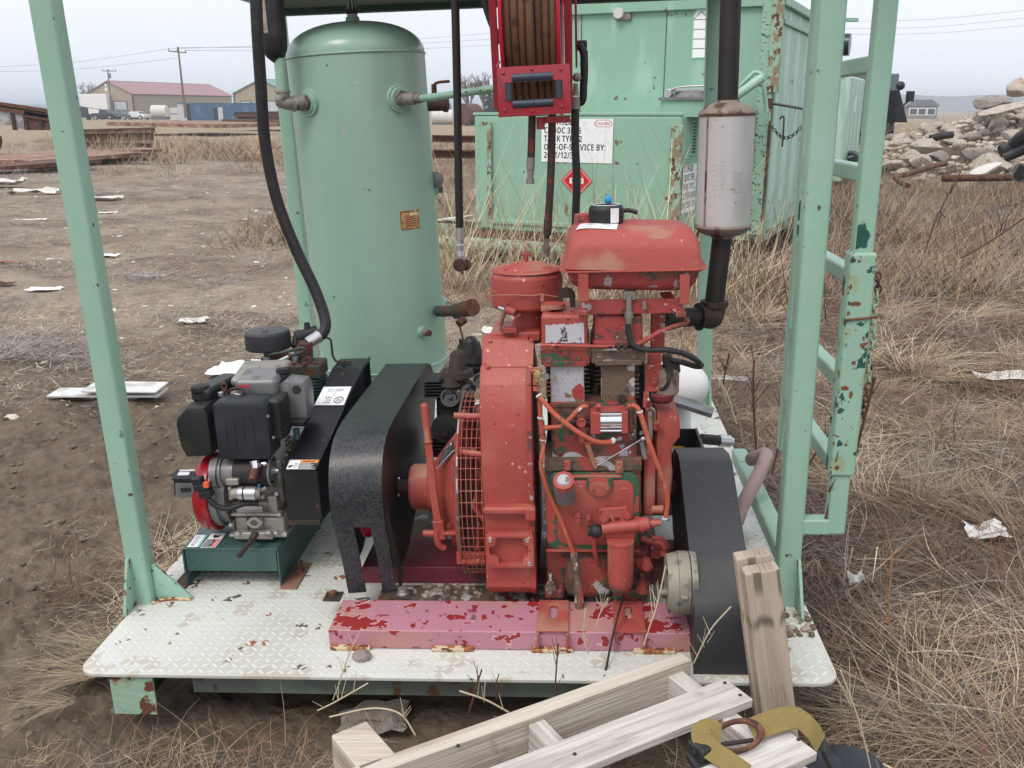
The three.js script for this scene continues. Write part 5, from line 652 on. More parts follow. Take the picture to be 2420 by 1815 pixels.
  obj('cylinder_base', [fb([0.221, 0.631, -0.335], [0.454, 0.474, -0.335], 0.36, 0.008), fb([0.22, 0.636, -0.332], [0.451, 0.622, -0.332], 0.1, 0.003)], M.redChip, t);
  obj('paint_patch', ext([[0, 0], [0.012, 0.014], [0.03, 0.018], [0.048, 0.012], [0.06, 0.004], [0.075, 0.001]].map((q) => [q[0], q[1]]), 0.0012, add([0.248, 0.477, -0.334], [0, 0.001, 0]), null), M.silverChip, t);
  for (const [a, b, m] of [[[0.197, 0.786, -0.335], [0.329, 0.741, -0.335], M.redChip], [[0.332, 0.781, -0.338], [0.476, 0.742, -0.338], M.castDirt]]) { const g = sub('cylinder_head', t); obj('casting', [fb(a, b, 0.26, 0.006), fb([a[0] + 0.01, b[1] + 0.012, a[2] + 0.006], [b[0] - 0.01, b[1] - 0.003, a[2] + 0.006], 0.2, 0.003)], m, g); obj('nut', [bolt([a[0] + 0.022, b[1] + 0.016, a[2] + 0.004], 0.0075), C(0.013, 0.013, 0.006, [a[0] + 0.022, b[1] + 0.016, a[2]], 'z', 16)], M.castDirt, g); obj('nut', [bolt([b[0] - 0.03, b[1] + 0.02, a[2] + 0.004], 0.0065)], M.castDirt, g); }
  const rc = (a, b, m) => { const g = sub('rocker_cover', t); obj('cover', [fb(a, b, 0.20, 0.012), fb([a[0] - 0.003, b[1] + 0.012, a[2] + 0.004], [b[0] + 0.003, b[1] - 0.002, a[2] + 0.004], 0.208, 0.003)], m, g); return g; };
  const rA = [0.2, 0.877, -0.345], rB = [0.324, 0.785, -0.345], r1 = rc(rA, rB, M.red);
  rc([0.34, 0.873, -0.35], [0.469, 0.791, -0.35], M.redDirty);
  const emblem = print(256, 128, (x, w, h) => { x.fillStyle = '#b9b9bf'; x.fillRect(0, 0, w, h); const r = rng(8); x.fillStyle = '#9e2f30'; for (let i = 0; i < 24; i++) { x.fillRect(r() * w, r() < 0.5 ? 0 : h - 7, 10, 7); } x.fillStyle = '#22242a'; for (let i = 0; i < 70; i++) { const yy = 30 + r() * 74; x.fillRect(96 + r() * 44, yy, 3 + r() * 9, 3 + r() * 5); } x.fillRect(86, 108, 62, 9); x.fillRect(228, 90, 6, 22); x.fillRect(216, 96, 10, 4); x.fillRect(120, 20, 9, 12); }, 0.45);
  sheet('emblem_plate', [[0.212, 0.851, -0.343], [0.314, 0.855, -0.343], [0.314, 0.799, -0.343], [0.211, 0.801, -0.343]], emblem, r1);
  obj('decompressor', [C(0.030, 0.030, 0.012, [0.233, 0.891, -0.4], 'y', 20), fb([0.199, 0.893, -0.38], [0.226, 0.877, -0.38], 0.05, 0.004)], M.redDusty, t);
  obj('lifting_eye', [side(arcPts(0, 0, 0.024, 0, 180, 12).concat([[-0.024, -0.03], [-0.012, -0.03], [-0.010, -0.004], [0.010, -0.004], [0.012, -0.03], [0.024, -0.03]]), -0.004, 0.004).rotateY(rad(75)).translate(...[0.267, 0.912, -0.42])], M.rustBlack, t);
  obj('rail_pipe', T([[0.2, 0.799, -0.325], [0.273, 0.797, -0.325], [0.358, 0.794, -0.325], [0.394, 0.793, -0.325]], 0.0045, 24, 8), M.red, t);
  obj('pipe_clip', [hex(0.006, [0.241, 0.795, -0.322], 'y'), hex(0.006, [0.382, 0.792, -0.322], 'y'), hex(0.0085, [0.404, 0.793, -0.322], 'x'), hex(0.0075, [0.421, 0.793, -0.322], 'x')], M.rustBlack, t);
  // fan shroud
  const fs = sub('fan_shroud', t), x0 = 0.030, x1 = 0.163;
  const prof = [[0.30, 0.10], ...arcPts(0.36, 0.118, 0.06, 180, 250, 5), [0.50, 0.05], [0.74, 0.10], [0.84, 0.30], [0.80, 0.52], [0.66, 0.68], [0.55, 0.735], [0.372, 0.733], [0.330, 0.69], [0.303, 0.60], [0.296, 0.50], [0.297, 0.40], [0.305, 0.34]];
  obj('housing', [side(prof, x0, x1, 0.008)], M.red, fs);
  obj('rim', [side(prof.map(([a, b]) => [0.55 + (a - 0.55) * 1.012, 0.36 + (b - 0.36) * 1.008]), x1 - 0.006, x1 + 0.008, 0.002)], M.redDirty, fs);
  obj('ledge', [fb([0.031, 0.355, -0.275], [0.174, 0.331, -0.275], 0.05, 0.010), fb([0.148, 0.352, -0.27], [0.176, 0.318, -0.27], 0.03, 0.004)], M.red, fs);
  // starter port: rectangular flange with four bolt holes around a dished recess
  const sp = sub('starter_port', t), s0 = [0.035, 0.277, -0.272], s1 = [0.169, 0.174, -0.272];
  const rx = (u) => s0[0] + (s1[0] - s0[0]) * u, ry = (v) => s0[1] + (s1[1] - s0[1]) * v;
  obj('flange', ext(roundRect(s0[0], s1[1], s1[0], s0[1], 0.012), 0.03, [0, 0, s0[2] - 0.03], null, 0.0025, [[[rx(0.25), ry(0.12)], [rx(0.78), ry(0.12)], [rx(0.78), ry(0.28)], [rx(0.88), ry(0.36)], [rx(0.88), ry(0.66)], [rx(0.78), ry(0.72)], [rx(0.74), ry(0.90)], [rx(0.28), ry(0.90)], [rx(0.26), ry(0.72)], [rx(0.08), ry(0.62)], [rx(0.08), ry(0.40)], [rx(0.2), ry(0.34)]]]), M.red, sp);
  obj('recess', fb([rx(0.03), ry(0.05), s0[2] - 0.026], [rx(0.95), ry(0.95), s0[2] - 0.026], 0.02, 0.002), M.redDusty, sp);
  for (const [u, v] of [[0.1, 0.18], [0.87, 0.18], [0.9, 0.87], [0.12, 0.87]]) obj('bolt_hole', [tor(0.0045, 0.0016, [rx(u), ry(v), s0[2] + 0.0006], 'z', 18, 8), C(0.0035, 0.0035, 0.001, [rx(u), ry(v), s0[2] + 0.0004], 'z', 14)], v > 0.8 && u < 0.5 ? M.redDusty : M.zinc, sp);
  // sloping duct cover with four bolts, and the duct behind it
  const dc = sub('duct_cover', t), c0 = [0.044, 0.729, -0.368], c1 = [0.178, 0.728, -0.368], c2 = [0.179, 0.787, -0.42], c3 = [0.044, 0.789, -0.42];
  obj('plate', bar(lerp(c0, c1, 0.5), lerp(c3, c2, 0.5), 0.128, 0.006), M.red, dc);
  for (const p of [lerp(c0, c1, 0.05), lerp(c0, c1, 0.93), lerp(c3, c2, 0.08), lerp(c3, c2, 0.92)]) obj('cover_bolt', hex(0.006, add(p, [0, 0.004, 0.004]), [70, 0, 0]), M.redDusty, dc);
  obj('duct', [side([[0.375, 0.70], [0.428, 0.792], [0.46, 0.80], [0.80, 0.70], [0.80, 0.5], [0.5, 0.5]], 0.032, 0.160, 0.004), fb([0.053, 0.806, -0.45], [0.193, 0.778, -0.45], 0.16, 0.006)], M.red, dc);
  obj('throttle_bracket', [T([[0.103, 0.89, -0.44], [0.094, 0.86, -0.44], [0.085, 0.828, -0.44], [0.091, 0.81, -0.44]], 0.0055, 20, 8), fb([0.091, 0.822, -0.43], [0.13, 0.807, -0.43], 0.03, 0.003), cy([0.103, 0.873, -0.44], [0.128, 0.866, -0.43], 0.012, 0.010, 14), T([[0.116, 0.829, -0.43], [0.125, 0.849, -0.43], [0.141, 0.861, -0.43]], 0.003, 14, 6)], M.redDirty, t);
  obj('spark_connector', cy([0.08, 0.877, -0.45], [0.098, 0.873, -0.44], 0.005, 0.006, 12), M.zinc, t);
  // mesh guard around the fan intake: bent wire cage, wires along and around
  const mg = sub('mesh_guard', t), ax = [0.56, 0.325], RR = 0.262;
  const wp = (k, x) => { const a = rad(k), sq = 0.9; return [x, ax[1] + RR * 1.06 * Math.sign(Math.sin(a)) * Math.pow(Math.abs(Math.sin(a)), sq), -(ax[0] - RR * Math.sign(Math.cos(a)) * Math.pow(Math.abs(Math.cos(a)), sq))]; };
  const ring = (x, r) => T(Array.from({ length: 33 }, (_, i) => wp(-90 + i * 180 / 32, x)), r, 66, 6);
  for (const x of [0.028, 0.012, -0.002, -0.016, -0.030]) obj('wire', ring(x, 0.0013), M.redDusty, mg);
  for (let k = -84; k <= 88; k += 6.4) obj('wire', cy(wp(k, -0.040), wp(k, 0.032), 0.0013, 0.0013, 6), M.redDusty, mg);
  obj('hoop', [ring(-0.041, 0.0042)], M.castDirt, mg);
  obj('band', [fb([-0.057, 0.191, -0.335], [0.024, 0.153, -0.335], 0.006, 0.001)], M.red, mg);
  for (const p of [[-0.036, 0.168, -0.33], [0.005, 0.169, -0.33]]) obj('band_bolt', bolt(p, 0.005), M.redDusty, mg);
  for (const [y, w] of [[690, 0.36], [1000, 0.33]]) obj('stand_off', cy([-0.047, 0.594, -0.36].map((c, i) => i === 1 ? (y === 690 ? c : [-0.056, 0.489, -0.34][1]) : c), [0.03, y === 690 ? [0.029, 0.59, -0.36][1] : [0.027, 0.49, -0.34][1], -w], 0.0085, 0.0085, 14), M.redDusty, mg);
  // fan blades behind the mesh
  for (let i = 0; i < 9; i++) { const a = i * 40 + 12; obj('fan_blade', B(0.010, 0.20, 0.055, [0, 0.14, 0], 0.003, [0, 35, 0]).rotateX(rad(a)).translate(0.012, ax[1], -ax[0]), M.redDirty, mg); }
  obj('fan_hub', C(0.07, 0.07, 0.05, [0.01, ax[1], -ax[0]], 'x', 28), M.redDirty, mg);
  // clutch housing: cone and hub
  const cl = sub('clutch_housing', t);
  obj('cone', [lathe([[0.0001, 0.015], [0.235, 0.012], [0.235, 0.0], [0.215, -0.004], [0.088, 0.095], [0.080, 0.098], [0.079, 0.115], [0.072, 0.117], [0.0001, 0.118]], [-0.045, 0.30, -0.56], 'x', 56)], M.red, cl);
  obj('hub', [C(0.070, 0.070, 0.05, [-0.185, 0.30, -0.56], 'x', 40), C(0.064, 0.070, 0.012, [-0.212, 0.30, -0.56], 'x', 40)], M.redDusty, cl);
  obj('shaft', C(0.023, 0.023, 0.16, [-0.275, 0.30, -0.56], 'x', 24), M.rustBlack, cl);
  const dataPlate = print(192, 384, (x, w, h) => { x.fillStyle = '#1d1f22'; x.fillRect(0, 0, w, h); x.fillStyle = '#c9c9c6'; x.fillRect(0, h - 60, w, 26); x.fillRect(120, 20, 34, 60); x.fillRect(20, 30, 80, 14); x.fillStyle = '#7d7f82'; for (let i = 0; i < 14; i++) x.fillRect(20, 90 + i * 16, 60 + (i * 53) % 90, 5); });
  sheet('data_plate', [[-0.097, 0.456, -0.47], [-0.067, 0.484, -0.47], [-0.066, 0.454, -0.45], [-0.123, 0.392, -0.45]], dataPlate, cl);
  // hand lever
  const hl = sub('clutch_lever', t), hp = [[-0.135, 0.607, -0.4], [-0.129, 0.507, -0.39], [-0.126, 0.439, -0.385], [-0.121, 0.353, -0.38], [-0.112, 0.273, -0.375]];
  obj('handle', [cy(hp[0], hp[1], 0.0115, 0.010, 16), new THREE.SphereGeometry(0.0115, 14, 10).translate(...hp[0]), cy(lerp(hp[0], hp[1], 0.97), hp[1], 0.013, 0.013, 16)], M.redDusty, hl);
  obj('blade', [bar(hp[1], hp[3], 0.021, 0.010, 0.002), bar(hp[3], hp[4], 0.022, 0.012, 0.002)], M.red, hl);
  obj('yoke', [bar(hp[4], [-0.108, 0.208, -0.385], 0.032, 0.016, 0.004), T([[-0.104, 0.269, -0.38], [-0.118, 0.229, -0.38], [-0.114, 0.19, -0.385], [-0.099, 0.176, -0.39]], 0.010, 20, 10), fb([-0.101, 0.235, -0.37], [-0.053, 0.225, -0.37], 0.02, 0.003), C(0.010, 0.010, 0.06, [-0.128, 0.226, -0.385], 'x', 12)], M.red, hl);
  obj('torn_mesh', [0, 1, 2, 3, 4, 5].flatMap((i) => [cy([-0.088, 0.25, -0.39], lerp([-0.054, 0.281, -0.4], [-0.069, 0.183, -0.4], i / 5), 0.0011, 0.0011, 5), cy(lerp([-0.088, 0.25, -0.39], [-0.054, 0.281, -0.4], i / 5), lerp([-0.086, 0.22, -0.39], [-0.071, 0.179, -0.4], i / 5), 0.0011, 0.0011, 5)]), M.redDusty, mg);
  obj('bird_nest', Array.from({ length: 26 }, (_, i) => { const r = rng(i + 40), p = lerp([-0.053, 0.419, -0.36], [-0.051, 0.24, -0.38], i / 25); return T([add(p, [(r() - 0.5) * 0.012, -0.02, 0]), add(p, [(r() - 0.5) * 0.016, 0, 0.004]), add(p, [(r() - 0.5) * 0.02, 0.025, 0])], 0.0016, 8, 5); }), M.twig, mg);
  // fuel tank: pressed upper and lower halves with a seam lip
  const ft = sub('fuel_tank', t), L0 = [0.251, 1.004, -0.29], L1 = [0.632, 0.99, -0.29];
  const mid = [(L0[0] + L1[0]) / 2, (L0[1] + L1[1]) / 2, -0.29 - 0.18], hw = (L1[0] - L0[0]) / 2, hd = 0.18;
  const pillow = (h, sgn, ex, inset, ry) => { const N = 28, P = [], I = []; for (let j = 0; j <= N; j++) for (let i = 0; i <= N; i++) { const q = (k) => { const z = k / N * 2 - 1; return Math.sign(z) * Math.pow(Math.abs(z), 0.72); }; const a = q(i), b = q(j), f = Math.pow(Math.max(0, 1 - Math.pow(Math.abs(a), ex)), 0.5) * Math.pow(Math.max(0, 1 - Math.pow(Math.abs(b), ry)), 0.5); const pull = 1 - 0.05 * a * a * b * b; P.push(a * (hw - inset) * pull, sgn * h * f, b * (hd - inset) * pull); } for (let j = 0; j < N; j++) for (let i = 0; i < N; i++) { const k = j * (N + 1) + i; sgn > 0 ? I.push(k, k + N + 1, k + 1, k + 1, k + N + 1, k + N + 2) : I.push(k, k + 1, k + N + 1, k + 1, k + N + 2, k + N + 1); } const g = new THREE.BufferGeometry(); g.setAttribute('position', new THREE.Float32BufferAttribute(P, 3)); g.setIndex(I); g.computeVertexNormals(); g.rotateZ(Math.atan2(L1[1] - L0[1], L1[0] - L0[0])); g.translate(...mid); return g; };
  obj('upper_half', pillow(0.104, 1, 9, 0.008, 5), M.redDusty, ft); obj('lower_half', pillow(0.062, -1, 9, 0.014, 7), M.redDirty, ft);
  obj('seam', put(ext(roundRect(-hw, -hd, hw, hd, 0.05), 0.003, null, [-90, 0, 0], 0.001), add(mid, [0, -0.0015, 0]), null).rotateZ(0), M.red, ft);
  const sup = (xa, ya, xb, yb) => obj('tank_strap', fb([xa, ya, -0.292], [xb, yb, -0.292], 0.006, 0.001), M.red, ft);
  const sA = [0.3, 0.994, -0.292], sB = [0.326, 0.922, -0.292], sC = [0.557, 0.986, -0.292], sD = [0.582, 0.91, -0.292]; sup(sA[0], sA[1], sB[0], sB[1]); sup(sC[0], sC[1], sD[0], sD[1]);
  obj('tank_carrier', [fb([0.305, 0.915, -0.34], [0.573, 0.876, -0.34], 0.012, 0.002), fb([0.297, 0.895, -0.31], [0.323, 0.878, -0.31], 0.05, 0.004), fb([0.552, 0.888, -0.31], [0.576, 0.871, -0.31], 0.05, 0.004), bar([0.53, 0.92, -0.4], [0.56, 0.882, -0.33], 0.03, 0.006), fb([0.496, 0.895, -0.42], [0.533, 0.748, -0.42], 0.03, 0.003)], M.redDirty, ft);
  obj('filler_neck', [C(0.034, 0.036, 0.028, [0.325, 1.108, -0.5], 'y', 24)], M.redDirty, ft);
  obj('drain_cock', [fb([0.416, 0.939, -0.33], [0.45, 0.914, -0.33], 0.02, 0.004), hex(0.0125, [0.431, 0.876, -0.33], 'y'), C(0.008, 0.008, 0.05, [0.431, 0.902, -0.33]), C(0.010, 0.009, 0.03, [0.43, 0.859, -0.33]), C(0.006, 0.006, 0.022, [0.471, 0.902, -0.33], 'y', 8)], M.steelDull, ft);
  const stick = print(320, 128, (x, w, h) => { x.fillStyle = '#eceef2'; x.fillRect(0, 0, w, h); x.strokeStyle = '#23252c'; x.lineWidth = 6; x.beginPath(); x.ellipse(92, 40, 38, 24, 0, 0, 7); x.stroke(); x.fillStyle = '#23252c'; x.font = 'bold 34px sans-serif'; x.fillText('Pd', 70, 53); x.font = 'bold 19px sans-serif'; x.fillText('Power Drive', 180, 32); x.fillText('Supply', 200, 54); x.font = 'italic 36px sans-serif'; x.fillText('4886-133', 40, 112); x.fillText('3', 236, 88); });
  const topAt = (x, z) => { const a = (x - mid[0]) / (hw - 0.008), b = (z - mid[2]) / (hd - 0.008); return mid[1] + 0.104 * Math.pow(Math.max(0, 1 - Math.pow(Math.abs(a), 9)), 0.5) * Math.pow(Math.max(0, 1 - Math.pow(Math.abs(b), 5)), 0.5) + 0.002; };
  const on = (x, z) => [x, topAt(x, z) + (x - mid[0]) * (L1[1] - L0[1]) / (L1[0] - L0[0]), z];
  sheet('sticker', [[0.308, 1, -0.420], [0.406, 1, -0.410], [0.400, 1, -0.352], [0.296, 1, -0.362]], stick, ft, 0.0012, (p) => on(p[0], p[2]));
  globalThis.fuelTop = on;
  // air cleaner
  const ac = sub('air_cleaner', t), ap = [0.153, 0.859, -0.55]; const AR = 0.102;
  obj('body', [lathe([[0.0001, 0], [AR - 0.012, 0], [AR - 0.002, 0.006], [AR, 0.014], [AR, 0.088], [AR - 0.004, 0.096], [AR - 0.010, 0.104], [AR - 0.010, 0.108]], ap, 'y', 56)], M.red, ac);
  obj('lid', [lathe([[AR - 0.003, 0.106], [AR - 0.006, 0.111], [0.075, 0.113], [0.072, 0.112], [0.068, 0.118], [0.03, 0.128], [0.0001, 0.130]], ap, 'y', 56)], M.redDusty, ac);
  for (const a of [20, 140, 260]) obj('lid_rib', cy([ap[0] + 0.03 * Math.cos(rad(a)), ap[1] + 0.128, ap[2] + 0.03 * Math.sin(rad(a))], [ap[0] + 0.075 * Math.cos(rad(a)), ap[1] + 0.114, ap[2] + 0.075 * Math.sin(rad(a))], 0.005, 0.003, 8), M.redDusty, ac);
  obj('wing_nut', [C(0.006, 0.006, 0.02, add(ap, [0, 0.138, 0])), B(0.030, 0.008, 0.005, add(ap, [0, 0.148, 0]), 0.002), B(0.014, 0.005, 0.004, add(ap, [0.004, 0.156, 0]), 0.001)], M.redDirty, ac);
  obj('stem', [C(0.046, 0.046, 0.10, add(ap, [0.008, -0.05, 0]), 'y', 32), tor(0.0465, 0.004, add(ap, [0.008, -0.055, 0]), 'y', 32, 6)], M.red, ac);
  obj('clip_wire', [T([[0.075, 0.921, -0.44], [0.057, 0.929, -0.44], [0.045, 0.92, -0.44], [0.053, 0.908, -0.44], [0.069, 0.912, -0.445], [0.116, 0.913, -0.442], [0.179, 0.911, -0.44], [0.195, 0.914, -0.44], [0.208, 0.912, -0.44], [0.248, 0.903, -0.45]], 0.0024, 70, 6), fb([0.197, 0.916, -0.43], [0.207, 0.902, -0.43], 0.012, 0.002), bolt([0.201, 0.902, -0.425], 0.006)], M.redDusty, ac);
  // end housing on the right
  const eh = sub('end_housing', t);
  obj('flange_plate', [fb([0.475, 0.485, -0.36], [0.508, 0.288, -0.36], 0.38, 0.012)], M.redDusty, eh);
  const ph = [[0.509, 0.593, -0.4], [0.549, 0.594, -0.4], [0.57, 0.582, -0.4], [0.578, 0.56, -0.4], [0.578, 0.507, -0.4], [0.567, 0.493, -0.4], [0.557, 0.473, -0.4], [0.556, 0.436, -0.4], [0.56, 0.401, -0.4], [0.559, 0.343, -0.4], [0.551, 0.302, -0.4], [0.512, 0.296, -0.4]];
  obj('casting', ext(ph, 0.26, [0, 0, -0.66], null, 0.018), M.redDusty, eh);
  obj('bolt_head', [fb([0.501, 0.561, -0.385], [0.52, 0.536, -0.385], 0.03, 0.004), bolt([0.522, 0.551, -0.38], 0.006), C(0.012, 0.012, 0.03, [0.512, 0.318, -0.345], 'x', 12), hex(0.010, [0.523, 0.322, -0.345], 'x'), bolt([0.497, 0.313, -0.345], 0.008)], M.redDusty, eh);
  obj('speed_plate', [bar([0.467, 0.521, -0.34], [0.477, 0.47, -0.34], 0.012, 0.004), bar([0.488, 0.608, -0.34], [0.493, 0.526, -0.34], 0.010, 0.004), bolt([0.491, 0.539, -0.335], 0.007), bolt([0.489, 0.602, -0.335], 0.006), bolt([0.466, 0.547, -0.34], 0.006), T([[0.491, 0.612, -0.36], [0.502, 0.604, -0.36], [0.504, 0.571, -0.37]], 0.0035, 14, 6)], M.steelDull, eh);
  obj('output_shaft', C(0.021, 0.021, 0.14, [0.592, 0.294, -0.56], 'x', 24), M.maroon, eh);
  // linkage rods
  const lk = sub('governor_link', t);
  obj('link_rod', cy([0.342, 0.461, -0.312], [0.468, 0.536, -0.322], 0.0019, 0.0019, 8), M.zinc, lk);
  obj('link_arm', [bar([0.318, 0.529, -0.312], [0.341, 0.46, -0.312], 0.013, 0.004, 0.001), bolt([0.341, 0.462, -0.307], 0.005), bolt([0.329, 0.494, -0.308], 0.004)], M.redDusty, lk); obj('ball_joint', new THREE.SphereGeometry(0.007, 12, 8).translate(...[0.469, 0.536, -0.322]), M.zinc, lk);
  // air starter ram
  const ra = sub('throttle_ram', t);
  const e0 = [0.328, 0.622, -0.29], e1 = [0.355, 0.56, -0.29], e2 = [0.411, 0.624, -0.29], e3 = [0.428, 0.562, -0.29];
  obj('end_cap', fb(e0, e1, 0.058, 0.003), M.red, ra); obj('end_cap', fb(e2, e3, 0.058, 0.003), M.red, ra);
  const rcx = (e0[1] + e1[1]) / 2; obj('barrel', cy([e1[0], rcx, e0[2] - 0.029], [e2[0], rcx, e0[2] - 0.029], 0.0255, 0.0255, 36), M.chrome, ra);
  for (const s of [-1, 1]) obj('tie_rod', cy([e1[0], rcx + s * 0.0235, e0[2] - 0.008], [e2[0], rcx + s * 0.0235, e0[2] - 0.008], 0.0035, 0.0035, 12), M.chrome, ra);
  obj('mount_plate', fb([0.337, 0.628, -0.325], [0.419, 0.608, -0.325], 0.006, 0.001), M.red, ra);
  obj('piston_rod', [cy([0.271, 0.587, -0.315], [0.328, 0.584, -0.315], 0.0095, 0.0095, 16), cy([0.275, 0.587, -0.315], [0.295, 0.586, -0.315], 0.012, 0.012, 16)], M.rubber, ra);
  obj('clevis', [C(0.013, 0.013, 0.008, [0.304, 0.594, -0.29], 'z', 20), tor(0.010, 0.003, [0.304, 0.595, -0.286], 'z', 18, 8), bar([0.304, 0.581, -0.295], [0.312, 0.561, -0.3], 0.014, 0.006), C(0.010, 0.010, 0.014, [0.304, 0.599, -0.31], 'y', 14)], M.redDusty, ra);
  obj('bracket', [fb([0.297, 0.549, -0.31], [0.311, 0.527, -0.31], 0.006, 0.001), cy([0.31, 0.53, -0.31], [0.35, 0.527, -0.31], 0.002, 0.002, 6)], M.castDirt, ra);
  obj('adjuster', [bar([0.435, 0.619, -0.3], [0.436, 0.543, -0.3], 0.005, 0.004), hex(0.004, [0.444, 0.605, -0.3], 'x'), hex(0.005, [0.439, 0.579, -0.3], 'x'), hex(0.006, [0.44, 0.566, -0.3], 'x')], M.rust, ra);
  for (const p of [[0.338, 0.628, -0.3], [0.419, 0.627, -0.3]]) obj('port_elbow', [cy(p, add(p, [0, -0.014, 0]), 0.009, 0.010, 8), hex(0.009, add(p, [p[0] < 0.33 ? -0.012 : 0.012, 0.008, 0]), 'x')], M.red, ra);
  // oil filter
  const fl = sub('oil_filter', t);
  const f0 = [0.407, 0.27, -0.255], f1 = [0.407, 0.116, -0.255], fR = 0.0355;
  obj('bowl', lathe([[0.0001, f1[1] - 0.008], [0.012, f1[1] - 0.005], [fR * 0.75, f1[1] + 0.004], [fR * 0.97, f1[1] + 0.022], [fR, f1[1] + 0.04], [fR, f0[1] - 0.012], [fR * 1.04, f0[1] - 0.010], [fR * 1.06, f0[1] - 0.002], [fR * 1.04, f0[1] + 0.001], [0.0001, f0[1] + 0.001]], [f0[0], 0, f0[2]], 'y', 36), M.redDusty, fl);
  obj('bowl_dirt', lathe([[0.0001, f1[1] - 0.009], [0.0125, f1[1] - 0.006], [fR * 0.77, f1[1] + 0.003], [fR * 0.99, f1[1] + 0.021], [fR * 1.01, f1[1] + 0.03]], [f0[0], 0, f0[2]], 'y', 36), M.castDirt, fl);
  obj('head', [cy([0.357, 0.3, -0.262], [0.464, 0.31, -0.262], 0.017, 0.017, 20), cy([0.459, 0.31, -0.262], [0.485, 0.315, -0.262], 0.022, 0.018, 20), fb([0.363, 0.296, -0.262], [0.449, 0.269, -0.262], 0.05, 0.006), fb([0.446, 0.321, -0.258], [0.461, 0.287, -0.258], 0.04, 0.004)], M.red, fl);
  obj('union', [cy([0.485, 0.315, -0.262], [0.515, 0.317, -0.262], 0.009, 0.009, 12), hex(0.011, [0.495, 0.315, -0.262], 'x'), hex(0.010, [0.509, 0.317, -0.262], 'x')], M.redDusty, fl);
  obj('head_bracket', [bar([0.359, 0.341, -0.27], [0.426, 0.346, -0.27], 0.012, 0.03, 0.003), bar([0.382, 0.339, -0.268], [0.392, 0.313, -0.262], 0.006, 0.012), bar([0.406, 0.341, -0.268], [0.416, 0.319, -0.262], 0.006, 0.012), fb([0.349, 0.345, -0.285], [0.369, 0.331, -0.285], 0.03, 0.004), bolt([0.362, 0.334, -0.255], 0.0105), C(0.014, 0.014, 0.006, [0.362, 0.33, -0.262], 'z', 18), bolt([0.425, 0.338, -0.262], 0.0095)], M.redDusty, fl);
  obj('oil_union', [new THREE.SphereGeometry(0.0195, 18, 12).translate(...[0.341, 0.293, -0.26]), hex(0.015, [0.327, 0.291, -0.265], 'x')], M.rubberWorn, fl);
  obj('oil_line', T([[0.339, 0.275, -0.265], [0.336, 0.247, -0.275], [0.339, 0.213, -0.285], [0.347, 0.179, -0.3]], 0.0075, 24, 10), M.redDirty, fl);
  // lower right oil connections
  obj('banjo', [cy([0.45, 0.172, -0.315], [0.467, 0.174, -0.3], 0.012, 0.014, 14), C(0.0155, 0.0155, 0.035, [0.481, 0.174, -0.3], 'z', 24), hex(0.010, [0.48, 0.177, -0.278], 'z'), T([[0.466, 0.243, -0.32], [0.494, 0.236, -0.315], [0.52, 0.233, -0.31], [0.532, 0.216, -0.31]], 0.0085, 24, 10), hex(0.0115, [0.529, 0.204, -0.31], 'y'), T([[0.495, 0.237, -0.33], [0.525, 0.231, -0.33], [0.54, 0.209, -0.33]], 0.010, 20, 10), fb([0.497, 0.193, -0.35], [0.525, 0.163, -0.35], 0.03, 0.004)], M.redDirty, t);
  obj('mount_bolt', [hex(0.011, [0.212, 0.105, -0.315], 'y'), C(0.016, 0.018, 0.012, [0.212, 0.094, -0.315]), C(0.006, 0.006, 0.05, [0.212, 0.112, -0.315], 'y', 10)], M.castDirt, t);
  obj('mount_bolt', [hex(0.011, [0.472, 0.109, -0.315], 'y'), C(0.019, 0.021, 0.026, [0.472, 0.094, -0.315]), C(0.006, 0.006, 0.05, [0.472, 0.114, -0.315], 'y', 10)], M.castDirt, t);
  // drain pipe caked in grime, with a red drain valve
  const dp = sub('drain_pipe', t);
  obj('riser', T([[0.194, 0.487, -0.285], [0.195, 0.462, -0.285], [0.204, 0.426, -0.285], [0.219, 0.378, -0.285], [0.242, 0.319, -0.285], [0.256, 0.282, -0.285], [0.271, 0.236, -0.285], [0.279, 0.213, -0.285]], 0.0062, 60, 12), M.hoseOrange, dp);
  obj('dirty_pipe', [cy([0.279, 0.216, -0.285], [0.29, 0.127, -0.275], 0.009, 0.0105, 16), cy([0.29, 0.133, -0.275], [0.292, 0.1, -0.27], 0.0125, 0.0125, 14), hex(0.015, [0.292, 0.095, -0.268], 'y'), cy([0.292, 0.098, -0.268], [0.293, 0.056, -0.262], 0.0135, 0.0115, 14)], M.castDirt, dp);
  obj('drain_valve', [cy([0.293, 0.05, -0.258], [0.291, 0.027, -0.245], 0.008, 0.009, 10), hex(0.0105, [0.291, 0.028, -0.248], 'y'), cy([0.292, 0.022, -0.244], [0.291, -0.012, -0.23], 0.0065, 0.0065, 10), hex(0.008, [0.294, 0.044, -0.252], 'x')], M.red, dp);
  obj('valve_tip', cy([0.291, -0.009, -0.23], [0.291, -0.025, -0.222], 0.009, 0.007, 10), M.rubberWorn, dp);
  // control lines: orange hoses with white ferrules
  const hz = (name, pts, r, mat = M.hoseOrange) => obj(name, T(pts, r, pts.length * 10, 12), mat, t);
  hz('control_hose', [[0.189, 0.672, -0.29], [0.208, 0.654, -0.28], [0.232, 0.628, -0.268], [0.262, 0.604, -0.26], [0.297, 0.578, -0.255], [0.334, 0.555, -0.258], [0.362, 0.545, -0.268], [0.384, 0.543, -0.28]], 0.0068);
  hz('control_hose', [[0.21, 0.58, -0.29], [0.23, 0.584, -0.285], [0.251, 0.589, -0.28], [0.274, 0.609, -0.28], [0.297, 0.633, -0.285], [0.31, 0.639, -0.29], [0.321, 0.638, -0.295]], 0.0062);
